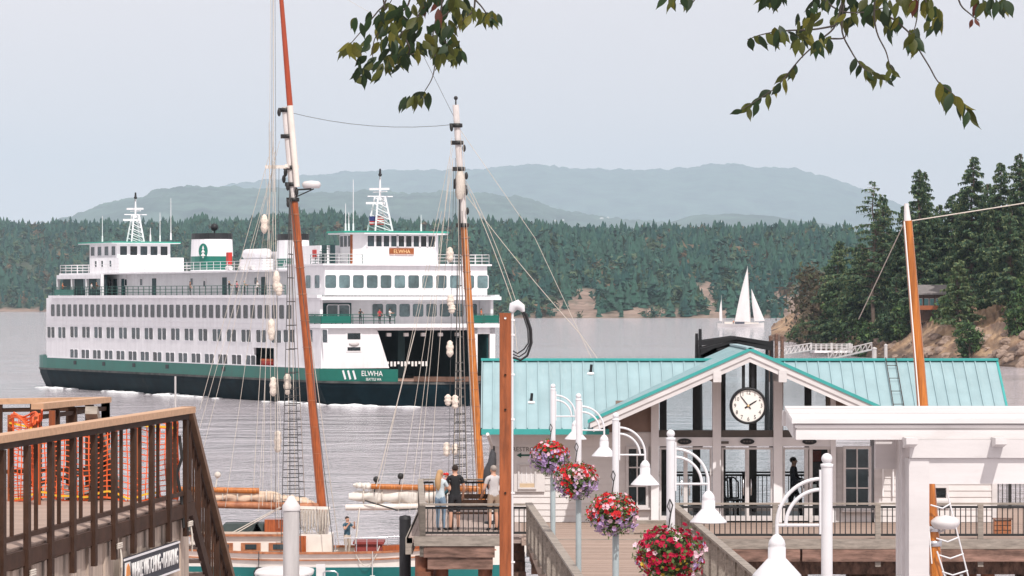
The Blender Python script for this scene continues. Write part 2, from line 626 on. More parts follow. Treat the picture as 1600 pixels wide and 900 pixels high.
bpy.context.view_layer.update()
for px, py, w in ((868, 346, 5), (880, 345, 4), (940, 342, 7), (950, 341, 4), (1128, 348, 6)):
    q = thing('hillside_house', {868: 'westernmost tiny white house on the hazy hill above the forest', 880: 'tiny white house just east of the westernmost one on the hazy hill',
              940: 'broadest tiny white house on the hazy far hill', 950: 'tiny white house right beside the broadest far house', 1128: 'lone tiny white house on the hazy hill far behind the white sails'}[px],
              'house', on_hill(px, py), 0, 'tiny houses on the hazy far hill')
    w *= 2.8
    b = MB()
    b.b2((-w / 2, 0, -3), (w / 2, 9, 5.5))
    b.build('wall', M['white'], q)
    b = MB()
    b.prism([(-w / 2 - .6, -0.5, 5.5), (w / 2 + .6, -0.5, 5.5), (0, -0.5, 9)], (0, 10, 0))
    b.build('roof', M['frame_grey'], q)

# ---------------------------------------------------------------- the wooded shore across the water
SH = [(-400, 487), (60, 487), (300, 490), (620, 494), (830, 497), (1260, 497), (1330, 499), (2000, 499)]
CR = [(-400, 360), (0, 360), (150, 362), (340, 362), (430, 352), (520, 352), (620, 364), (760, 368), (860, 371), (900, 374), (1000, 374), (1100, 374),
      (1180, 373), (1250, 371), (1320, 376), (1420, 385), (2000, 390)]
BARE = [(900, 483, 75, 17), (915, 466, 34, 16), (1106, 462, 22, 32), (1140, 486, 58, 14), (1226, 472, 42, 26), (1010, 488, 70, 9), (1240, 490, 40, 14),
        (180, 486, 60, 6), (40, 485, 70, 5), (690, 492, 90, 7), (1085, 448, 14, 18), (985, 470, 16, 14)]


def shore_pt(px, t):
    d0 = 72000.0 / (interp(SH, px) - HZ)
    d = d0 + 1500.0 * t
    zc = PZ(interp(CR, px), d0 + 1500.0)
    return d, zc


def hill_z(px, t):
    from mathutils import noise
    d, zc = shore_pt(px, t)
    base = min(1.0, t)
    f = 1 - (1 - base) ** 1.7
    edge = min(1.0, t / 0.02)
    n = noise.fractal(Vector((px / 60.0, t * 9, 2.2)), 0.9, 2.1, 4)
    z = zc * f + n * 5.0 * min(1, t * 12) + edge * 1.4 - 0.3
    return PX(px, d), d, z


def bare_amt(px, py):
    a = 0.0
    for cx, cy, rx, ry in BARE:
        q = ((px - cx) / rx) ** 2 + ((py - cy) / ry) ** 2
        a = max(a, 1.35 - q)
    from mathutils import noise
    a -= 0.45 + 0.75 * noise.fractal(Vector((px / 13.0, py / 7.0, 0.4)), 0.8, 2.1, 3)
    return max(0.0, min(1.0, a * 2.2))


def terrain_mat(name, bare_c, bare_c2, floor_c, sc=0.05):
    m = mat(name, bare_c, 0.95, 0.25, sc, c2=bare_c2, bump=0.0)
    n = m.node_tree.nodes
    lk = m.node_tree.links.new
    b = n['Principled BSDF']
    src = b.inputs['Base Color'].links[0].from_socket
    at = n.new('ShaderNodeAttribute')
    at.attribute_name = 'bare'
    mxx = n.new('ShaderNodeMix')
    mxx.data_type = 'RGBA'
    lk(at.outputs['Fac'], mxx.inputs[0])
    mxx.inputs[6].default_value = (*floor_c, 1)
    lk(src, mxx.inputs[7])
    lk(mxx.outputs[2], b.inputs['Base Color'])
    return m


m_shore = terrain_mat('far shore ground', (0.21, 0.14, 0.105), (0.27, 0.20, 0.16), (0.045, 0.06, 0.035), 0.06)
nx, ny = 420, 60
vs, fs, ba = [], [], []
for j in range(ny):
    t = (j / (ny - 1)) ** 1.6 * 1.15
    for i in range(nx):
        px = lerp(-400, 2000, i / (nx - 1))
        x, y, z = hill_z(px, t)
        if j == 0:
            z = -1.0
        vs.append((x, y, z))
        py = HZ - (z - HC) * FPX / y
        k = bare_amt(px, py)
        if t < 0.012:
            k = max(k, 0.75)
        ba.append(k)
for j in range(ny - 1):
    for i in range(nx - 1):
        a = j * nx + i
        fs.append((a, a + 1, a + nx + 1, a + nx))
b = MB()
b.sm = True
b.add(vs, fs)
o = struct(b.build('far_shore', m_shore))
at = o.data.attributes.new('bare', 'FLOAT', 'POINT')
at.data.foreach_set('value', ba)


def far_tree_proto(seed, kind):
    """a ragged small conifer (kind 0) or rounder broadleaf (kind 1), about 1 unit tall, as triangle soup"""
    r = np.random.default_rng(seed)
    V, F = [], []
    if kind == 0:
        tiers = 6
        for k in range(tiers):
            z0 = 0.10 + 0.80 * k / tiers
            rad = 0.25 * (1 - k / tiers) ** 0.75 + 0.03
            n = 7
            apex = (r.normal(0, .012), r.normal(0, .012), min(1.0, z0 + 0.34))
            off = r.uniform(0, 6.28)
            base = len(V)
            V.append(apex)
            for q in range(n):
                a = off + 6.283 * q / n
                rr = rad * r.uniform(0.55, 1.25)
                V.append((rr * math.cos(a), rr * math.sin(a), z0 - 0.05 * r.uniform(0, 1.6)))
            for q in range(n):
                F.append((base, base + 1 + q, base + 1 + (q + 1) % n))
    else:
        for k in range(26):
            c = np.array([r.normal(0, .15), r.normal(0, .15), r.uniform(.25, .95)])
            c[:2] *= 1.15 - abs(c[2] - .5)
            s = r.uniform(.13, .22)
            base = len(V)
            for q in range(3):
                V.append(tuple(c + r.normal(0, s * .8, 3)))
            F.append((base, base + 1, base + 2))
    return np.array(V), np.array(F)


protos = [far_tree_proto(s, 0) for s in range(5)] + [far_tree_proto(s + 20, 1) for s in range(4)]
from mathutils import noise as NZ0
NZf = NZ0.fractal
VV, FF, MI, off = [], [], [], 0
cnt = 0
for k in range(16000):
    px = rng.uniform(-390, 1950) if k % 4 else rng.uniform(-40, 1330)
    t = rng.uniform(0.006, 1.04) ** 1.25
    x, y, z = hill_z(px, t)
    py = HZ - (z - HC) * FPX / y
    if rng.uniform() < bare_amt(px, py) * 0.93:
        continue
    clump = NZf(Vector((x / 55.0, y / 110.0, 3.3)), 0.9, 2.1, 3)
    kind = rng.integers(0, 5) if rng.uniform() < (0.42 + 0.40 * t + 0.35 * clump) else rng.integers(5, 9)
    V, F = protos[kind]
    h = rng.uniform(7.5, 15) * (1.0 if kind < 5 else 0.72) * (0.65 + 0.6 * rng.uniform()) * (1 + .35 * clump)
    w = h * rng.uniform(0.8, 1.25) * (1.0 if kind < 5 else 1.35)
    a = rng.uniform(0, 6.28)
    ca, sa = math.cos(a), math.sin(a)
    Q = np.empty_like(V)
    Q[:, 0] = (V[:, 0] * ca - V[:, 1] * sa) * w + x
    Q[:, 1] = (V[:, 0] * sa + V[:, 1] * ca) * w + y
    Q[:, 2] = V[:, 2] * h + z - 0.6
    VV.append(Q)
    FF.append(F + off)
    off += len(V)
    mi = ((0 if rng.uniform() < .55 - clump else 1) if kind < 5 else rng.choice([1, 1, 2, 2, 3] if clump < .1 else [0, 1, 1, 2]))
    MI.append(np.full(len(F), mi))
    cnt += 1
fm = [mat('far fir green', (0.012, 0.055, 0.046), 0.9, 0.3, 0.08), mat('far fir light green', (0.028, 0.082, 0.058), 0.9, 0.3, 0.08),
      mat('far broadleaf olive', (0.060, 0.095, 0.050), 0.9, 0.3, 0.08), mat('far dry brown brush', (0.12, 0.085, 0.05), 0.9, 0.3, 0.08)]
o = link('forest', fast_mesh('forest', np.vstack(VV), np.vstack(FF), fm, np.concatenate(MI)))
struct(o, 'stuff')

# ---------------------------------------------------------------- the rocky wooded point at the right
HSH = [(1205, 1120), (1240, 1080), (1275, 930), (1310, 850), (1360, 790), (1450, 735), (1560, 690), (1650, 660), (1900, 640)]


def head(px, t):
    from mathutils import noise
    d0 = interp(HSH, px)
    tip = max(0.0, min(1.0, (px - 1205) / 75.0))
    d = d0 + 430.0 * t * (0.35 + 0.65 * tip)
    x = PX(px, d)
    top = 11.0 * (0.25 + 0.75 * tip) + 2.5 * max(0, min(1, (px - 1400) / 120))
    f = 1 - math.exp(-t * 9.0)
    n = noise.fractal(Vector((x / 14.0, d / 16.0, 7.7)), 0.8, 2.2, 5)
    n2 = noise.fractal(Vector((x / 3.0, d / 5.0, 1.7)), 0.7, 2.2, 3)
    z = top * f + (n * 2.3 + n2 * 0.5) * min(1, t * 14) * (0.4 + 0.6 * tip) + (0.6 * abs(n2) if t > 0 else 0)
    if t < 0.002:
        z = -0.8
    return x, d, z


m_head = terrain_mat('headland dry grass and rock', (0.30, 0.175, 0.10), (0.40, 0.28, 0.17), (0.075, 0.05, 0.042), 0.25)
nx, ny = 170, 90
vs, fs, ba = [], [], []
from mathutils import noise as NZ
for j in range(ny):
    t = (j / (ny - 1)) ** 2.0
    for i in range(nx):
        px = lerp(1205, 1880, i / (nx - 1))
        x, y, z = head(px, t)
        vs.append((x, y, z))
        n = NZ.fractal(Vector((x / 6.0, y / 9.0, z / 2.0)), 0.8, 2.2, 4)
        k = 0.62 + n * 0.75
        if z < 1.6:
            k = min(k, 0.25 + 0.3 * n)
        ba.append(max(0.0, min(1.0, k)))
for j in range(ny - 1):
    for i in range(nx - 1):
        a = j * nx + i
        fs.append((a, a + 1, a + nx + 1, a + nx))
b = MB()
b.add(vs, fs)
o = struct(b.build('headland', m_head))
at = o.data.attributes.new('bare', 'FLOAT', 'POINT')
at.data.foreach_set('value', ba)


def head_at(px, d):
    d0 = interp(HSH, px)
    tip = max(0.0, min(1.0, (px - 1205) / 75.0))
    t = (d - d0) / (430.0 * (0.35 + 0.65 * tip))
    return head(px, max(0.003, t))


# boulders on the beach, each a thing of its own where it shows
m_rock = mat('grey brown rock', (0.20, 0.135, 0.105), 0.95, 0.35, 0.6, c2=(0.28, 0.21, 0.165))


def boulder_mesh(seed):
    bm = bmesh.new()
    bmesh.ops.create_icosphere(bm, subdivisions=2, radius=1.0)
    for v in bm.verts:
        n = NZ.fractal(v.co * 1.1 + Vector((seed * 3.1, 0, 0)), 0.8, 2.2, 3)
        v.co *= 1 + 0.45 * n
        v.co.z *= 0.62
    me = bpy.data.meshes.new('boulder')
    bm.to_mesh(me)
    bm.free()
    me.materials.append(m_rock)
    return me


bms = [boulder_mesh(k) for k in range(4)]
vb = []
for k in range(90):
    px = rng.uniform(1260, 1640)
    t = rng.uniform(0.001, 0.05)
    x, y, z = head(px, t)
    s = rng.uniform(0.4, 1.7)
    vb.append((x, y, z, s, k))
bb = MB()
for x, y, z, s, k in vb:
    me = bms[k % 4]
    rz_ = Matrix.Rotation(k * 1.3, 3, 'Z')
    bb.add([rz_ @ (v.co * s) + Vector((x, y, z)) for v in me.vertices], [tuple(p.vertices) for p in me.polygons])
struct(bb.build('beach_boulders', m_rock), 'stuff')


# ---------------------------------------------------------------- trees of the point
m_bark = mat('fir bark', (0.13, 0.095, 0.075), 0.9, 0.3, 2, aniso=(3, 3, 0.5))
m_fir = [mat('fir needles dark', (0.026, 0.066, 0.042), 0.8, 0.3, 0.6, trans=0.25), mat('fir needles', (0.085, 0.15, 0.075), 0.8, 0.3, 0.6, trans=0.3),
         mat('fir needles olive', (0.19, 0.235, 0.105), 0.8, 0.3, 0.6, trans=0.3)]
m_brown = [mat('bronze foliage', (0.050, 0.045, 0.026), 0.8, 0.3, 0.6), mat('brown foliage', (0.085, 0.062, 0.036), 0.8, 0.3, 0.6), mat('olive foliage', (0.06, 0.07, 0.03), 0.8, 0.3, 0.6)]
m_bush = [mat('bush green dark', (0.020, 0.05, 0.018), 0.8, 0.3, 0.6), mat('bush green', (0.045, 0.095, 0.028), 0.8, 0.3, 0.6), mat('bush light green', (0.085, 0.14, 0.04), 0.8, 0.3, 0.6)]


def conifer_meshes(h, seed, cb=0.15, wid=0.2, dens=1.0, snag=False, mats=None):
    r = np.random.default_rng(seed)
    tb = MB()
    pts = [Vector((r.normal(0, .012) * h * k / 6, r.normal(0, .012) * h * k / 6, h * k / 6)) for k in range(7)]
    tb.path(pts, [h * 0.014 * (1 - k / 6.4) + 0.03 for k in range(7)], 7)
    V, F, MI = [], [], []
    nb = int(h * (7.0 if not snag else 4.2) * dens)
    for k in range(nb):
        f = (k + r.uniform(0, 1)) / nb
        z = h * (cb + (1 - cb) * f)
        a = r.uniform(0, 6.283)
        Lb = h * wid * (1 - f) ** 0.75 * r.uniform(0.45, 1.25) + 0.5
        if snag and r.uniform() < 0.5:
            Lb *= 1.35
        if r.uniform() < 0.12:
            Lb *= 1.35
        droop = r.uniform(-0.05, 0.32) * (1 - 0.6 * f)
        d = Vector((math.cos(a), math.sin(a), 0))
        tk = pts[min(6, int(z / h * 6))]
        p0 = Vector((tk.x, tk.y, z))
        tip = p0 + d * Lb + Vector((0, 0, -droop * Lb))
        tb.path([p0, (p0 + tip) / 2 + Vector((0, 0, 0.06 * Lb)), tip], [0.05 + 0.012 * Lb, 0.03, 0.015], 3, cap=False)
        if snag and r.uniform() < 0.45 and f > 0.2:
            continue
        ns = max(3, int(Lb * (3.4 if not snag else 2.0)))
        side = Vector((-d.y, d.x, 0))
        for q in range(ns):
            u = 0.22 + 0.8 * (q + r.uniform(0, 1)) / ns
            c = p0.lerp(tip, u) + Vector((0, 0, 0.06 * Lb * (1 - abs(2 * u - 1))))
            for sgn in (-1, 1):
                ln = r.uniform(0.45, 1.0) * (0.35 + 0.28 * Lb * (1.05 - u))
                e = c + side * sgn * ln + d * ln * r.uniform(0.2, 0.8) + Vector((0, 0, -ln * r.uniform(0.0, 0.55)))
                wd = r.uniform(0.32, 0.62)
                w0 = d * wd * 0.6 + Vector((0, 0, wd * r.uniform(-0.5, 0.3)))
                base = len(V)
                V += [c - w0, c + w0, e]
                F.append((base, base + 1, base + 2))
                MI.append(int(r.choice([0, 0, 1, 1, 2])))
                m1 = c.lerp(e, 0.45)
                base = len(V)
                V += [m1 - w0 * 0.7 + Vector((0, 0, 0.12)), e + Vector((0, 0, 0.10)), m1 + Vector((r.normal(0, .2), r.normal(0, .2), -wd * 1.2))]
                F.append((base, base + 1, base + 2))
                MI.append(int(r.choice([0, 1, 1, 2])))
    return tb.mesh('trunk', m_bark), fast_mesh('crown', np.array([tuple(v) for v in V]), np.array(F), mats or m_fir, MI)


def round_meshes(h, seed, wid, mats, cb=0.12, n=900, leaf=0.42):
    r = np.random.default_rng(seed)
    tb = MB()
    V, F, MI = [], [], []
    tb.path([(0, 0, 0), (0.03 * h, 0, h * .3), (0, 0.03 * h, h * .7)], [h * .03, h * .022, h * .008], 6)
    cl = []
    for k in range(16):
        a = r.uniform(0, 6.283)
        zz = r.uniform(cb, 0.88)
        rr = wid * h * r.uniform(0.3, 0.85) * math.sqrt(max(0.1, 1 - (2 * zz - 0.9) ** 2))
        c = Vector((rr * math.cos(a), rr * math.sin(a), zz * h))
        cl.append((c, h * r.uniform(0.09, 0.19)))
        tb.path([(0, 0, h * max(0.1, zz - .25)), c], [h * .012, h * .004], 4)
    for k in range(n):
        c, s = cl[k % len(cl)]
        p = np.array(c) + r.normal(0, s * .62, 3)
        base = len(V)
        for q in range(3):
            V.append(tuple(p + r.normal(0, leaf, 3)))
        F.append((base, base + 1, base + 2))
        MI.append(int(r.choice([0, 0, 1, 1, 2])))
    return tb.mesh('trunk', m_bark), fast_mesh('crown', np.array(V), np.array(F), mats, MI)


# (px, top row, distance, kind, width, label)
TREES = [
    (1597, 238, 760, 'fir', .17, 'tall dark fir cut off at the edge of the picture on the wooded point'),
    (1561, 252, 765, 'fir', .15, 'tall narrow fir just left of the one cut off by the picture edge'),
    (1519, 243, 770, 'fir', .19, 'tallest broad dark fir on the wooded point with two leaning top twigs'),
    (1541, 285, 800, 'fir', .18, 'fir crowded between the tallest broad fir and its narrow neighbour'),
    (1437, 263, 790, 'fir', .13, 'tall slim fir standing behind the tip of the bare orange mast'),
    (1449, 267, 800, 'fir', .12, 'slim fir doubling the one behind the orange mast tip'),
    (1487, 304, 800, 'fir', .22, 'spreading fir between the slim pair and the tallest broad fir'),
    (1470, 318, 830, 'fir', .20, 'dark fir half hidden behind the spreading fir'),
    (1412, 320, 810, 'fir', .20, 'mid height fir between the bare snag and the orange mast'),
    (1381, 305, 820, 'fir', .17, 'ragged fir right beside the bare limbed snag'),
    (1364, 281, 800, 'snag', .20, 'half dead snag with bare limbs reaching left over the water'),
    (1345, 378, 830, 'fir', .26, 'low dark fir at the foot of the bare limbed snag'),
    (1310, 374, 840, 'fir', .24, 'pointed dark fir nearest the tip of the point'),
    (1272, 412, 900, 'brown', .34, 'bronze brown tree with a rounded crown at the tip of the point'),
    (1296, 420, 870, 'brown', .36, 'brown leafed tree between the bronze tree and pointed fir'),
    (1326, 452, 800, 'bush', .50, 'round bright green tree on the grassy bank below the firs'),
    (1250, 498, 1010, 'bush', .55, 'solitary round green bush at the very tip of the point'),
    (1270, 486, 960, 'bush', .55, 'dark green bush behind the solitary round bush'),
    (1400, 430, 790, 'fir', .28, 'short dense fir left of the hidden house'),
    (1497, 404, 745, 'light', .30, 'young light green fir on the slope right of the hidden house'),
    (1580, 330, 740, 'fir', .24, 'bushy fir in front of the trees at the picture edge'),
    (1545, 345, 760, 'fir', .24, 'bushy dark fir below the narrow tall fir'),
    (1516, 500, 712, 'bush', .5, 'leafy green bush low on the bank near the water'),
    (1588, 476, 705, 'bush', .55, 'large light green bush on the bank at the picture edge'),
    (1465, 448, 845, 'fir', .25, 'small dark fir just behind the roof of the hidden house'),
    (1380, 450, 800, 'fir', .30, 'short fir below the ragged fir on the grassy bank'),
    (1625, 280, 750, 'fir', .2, 'tall fir beyond the picture edge of the wooded point'),
    (1655, 270, 770, 'fir', .2, 'second fir beyond the picture edge of the wooded point'),
    (1505, 300, 840, 'fir', .22, 'dark fir filling the gap behind the tallest broad fir'),
    (1430, 350, 850, 'fir', .24, 'dark fir in the shadow behind the orange mast'),
    (1560, 330, 850, 'fir', .26, 'dark fir in the shadow behind the narrow tall fir'),
    (1352, 498, 772, 'bush', .5, 'low bush on the dry bank near the stout mooring piling'),
    (1481, 462, 768, 'bush', .5, 'leafy bush beside the hidden house towards the picture edge'),
    (1419, 466, 785, 'bush', .5, 'leafy bush just left of the orange mast on the bank'),
    (1540, 452, 750, 'bush', .5, 'bush at the foot of the narrow tall fir on the bank'),
    (1604, 425, 735, 'bush', .45, 'tall bush below the fir cut off by the picture edge'),
    (1462, 332, 815, 'fir', .25, 'full fir just right of the orange mast tip behind the house'),
    (1502, 348, 812, 'fir', .25, 'full fir below the broad fir on the shaded slope'),
    (1582, 292, 800, 'fir', .22, 'full fir between the narrow fir and the picture edge'),
    (1340, 400, 845, 'fir', .30, 'low full fir between pointed fir and snag'),
    (1425, 318, 822, 'fir', .20, 'full fir wedged left of the slim pair'),
    (1395, 372, 850, 'fir', .26, 'dark fir in the shadow behind the ragged fir'),
]
for k, (px, ty, d, kind, wd, lab) in enumerate(TREES):
    x, y, z = head_at(px, d)
    h = max(3.0, PZ(ty, d) - z)
    t = thing('fir_tree' if kind in ('fir', 'snag', 'light') else ('madrona_tree' if kind == 'brown' else 'bush'), lab, 'tree' if kind != 'bush' else 'bush',
              (x, y, z - 0.3), random.uniform(0, 6.28), 'trees of the wooded point')
    if kind == 'fir':
        tm, cm = conifer_meshes(h, 100 + k, 0.14 if h > 15 else 0.05, wd * 1.08, 1.25)
    elif kind == 'snag':
        tm, cm = conifer_meshes(h, 100 + k, 0.30, wd, 1.0, snag=True)
        t.rotation_euler.z = 0.4
    elif kind == 'light':
        tm, cm = conifer_meshes(h, 100 + k, 0.08, wd, 1.15, mats=[m_fir[1], m_fir[2], m_bush[1]])
    elif kind == 'brown':
        tm, cm = round_meshes(h, 100 + k, wd, m_brown, n=2200, leaf=0.4)
    else:
        tm, cm = round_meshes(h, 100 + k, wd, m_bush, 0.05, n=1300, leaf=0.3)
    link('trunk', tm, t)
    link('crown', cm, t)

# ---------------------------------------------------------------- house among the trees
x, y, z = head_at(1452, 778)
t = thing('lakeside_house', 'brown timber house half hidden by firs on the point', 'house', (x, y, z), R(-8))
t.scale = (0.66, 0.66, 0.8)
b = MB()
b.b2((-4.2, 0, -1), (4.2, 7, 6.0))
b.build('wall', mat('house siding', (0.10, 0.06, 0.045), 0.8, 0.2, 1), t)
b = MB()
b.prism([(-5.2, -1.6, 5.9), (5.2, -1.6, 5.9), (5.2, -1.5, 6.25), (-5.2, -1.5, 6.25)], (0, 5.2, 2.2))
b.build('roof', mat('house grey roof', (0.17, 0.155, 0.15), 0.8, 0.15, 1), t)
b = MB()
b.b2((-5, -2.6, 2.1), (5, 0, 2.35))
b.b2((-5, -2.62, 2.35), (5, -2.55, 3.2))
b.build('deck', mat('cedar deck', (0.32, 0.10, 0.04), 0.8, 0.2, 1), t)
for xx in (-4.8, -1.6, 1.6, 4.8):
    b = MB()
    b.b2((xx - .12, -2.5, -2), (xx + .12, -2.3, 5.9))
    b.build('post', M['darkbrown'], t)
wm = MB()
wm.b2((-0.8, -0.06, 0), (0.8, 0.02, 2.4))
wm.cur = 1
wm.b2((-0.68, -0.08, 0.1), (0.68, -0.05, 2.3))
wme = wm.mesh('window', [M['white'], mat('teal reflecting window', (0.08, 0.26, 0.27), 0.1, 0.2, 1)])
for xx in (-2.9, -1.0, 0.9, 2.8):
    link('window', wme, t, (xx, 0, 2.6))

# ---------------------------------------------------------------- jetty and gangway below the point
dj = 640.0
t = thing('jetty', 'white railed jetty walkway on pilings below the point', 'jetty', (PX(1296, dj), dj, 0))
b = MB()
x0, x1 = PX(1268, dj) - PX(1296, dj), PX(1332, dj) - PX(1296, dj)
zt = PZ(548, dj)
b.b2((x0, 0, zt - .35), (x1, 2.2, zt))
b.build('deck', M['frame_grey'], t)
for yy in (0.05, 2.1):
    b = MB()
    for k in range(9):
        xx = lerp(x0, x1, k / 8)
        b.bar((xx, yy, zt), (xx, yy, zt + 1.1), .09, .09)
    for zz in (.45, .8, 1.1):
        b.bar((x0, yy, zt + zz), (x1, yy, zt + zz), .07, .09)
    b.build('railing', M['white'], t)
for xx in (x0 + .5, (x0 + x1) / 2, x1 - .4):
    b = MB()
    b.tube((xx, 1.0, -2), (xx, 1.0, zt + (1.3 if xx > 0 else -.35)), .24, .22, 9)
    b.build('piling', M['pile_grey'], t)


def gangway(px0, py0, d0, px1, py1, d1, lab, m):
    a, c = P(px0, py0, d0), P(px1, py1, d1)
    t = thing('gangway', lab, 'gangway', a)
    c = c - a
    a = Vector((0, 0, 0))
    for yy in (-0.6, 0.6):
        b = MB()
        o_ = Vector((0, yy, 0))
        b.bar(a + o_, c + o_, .12, .16)
        b.bar(a + o_ + Vector((0, 0, 1.15)), c + o_ + Vector((0, 0, 1.15)), .10, .12)
        for k in range(9):
            p = a.lerp(c, k / 8) + o_
            b.bar(p, p + Vector((0, 0, 1.15)), .07, .07)
            if k < 8:
                b.bar(p, a.lerp(c, (k + 1) / 8) + o_ + Vector((0, 0, 1.15)), .05, .05)
        b.build('truss', m, t)
    b = MB()
    b.bar(a, c, 1.2, .08)
    b.build('tread_plate', M['deck_grey'], t)


gangway(1294, 562, 630, 1362, 546, 648, 'grey truss gangway sloping up from the float to the bank', M['pile_grey'])
gangway(1214, 556, 600, 1268, 547, 640, 'long pale gangway reaching left from the white railed jetty', M['white'])
for k, (px, y0, y1, d, r, lab) in enumerate([(1366, 545, 572, 620, .42, 'stout mooring piling at the shore end of the truss gangway'), (1384, 540, 566, 625, .3, 'slim mooring piling right of the stout one'),
                                           (1213, 524, 550, 560, .3, 'dark dolphin pile by the long gangway'), (1204, 527, 550, 560, .3, 'dark dolphin pile leftmost of the trio by the gangway'), (1222, 527, 552, 560, .3, 'dark dolphin pile nearest the gangway foot')]):
    b = MB()
    b.tube((0, 0, -2), (0, 0, PZ(y0, d)), r, r * .9, 9)
    b.lathe([(r * 1.08, PZ(y0, d) - .02), (r * 1.08, PZ(y0, d) + .1), (.05, PZ(y0, d) + .3)], n=9)
    tag(b.build('mooring_piling', M['pile_grey'] if k < 2 else M['creosote'], None, (PX(px, d), d, 0)), lab, 'piling', 'mooring pilings off the point')

# ---------------------------------------------------------------- haze
hm = bpy.data.materials.new('haze')
hm.use_nodes = True
hn = hm.node_tree.nodes
hn.remove(hn['Principled BSDF'])
pv = hn.new('ShaderNodeVolumePrincipled')
pv.inputs['Color'].default_value = (0.68, 0.855, 1.0, 1)
pv.inputs['Density'].default_value = 0.000036
pv.inputs['Anisotropy'].default_value = -0.48
hm.node_tree.links.new(pv.outputs[0], hn['Material Output'].inputs['Volume'])
b = MB()
b.b2((-16000, -80, -6), (16000, 43000, 1620))
hz = b.build('haze', hm)
struct(hz, 'stuff')
# ---------------------------------------------------------------- people (shared builder)
PEOPLE_COL = {}


def cmat(name, c):
    if name not in PEOPLE_COL:
        PEOPLE_COL[name] = mat(name, c, 0.85, 0.12, 6)
    return PEOPLE_COL[name]


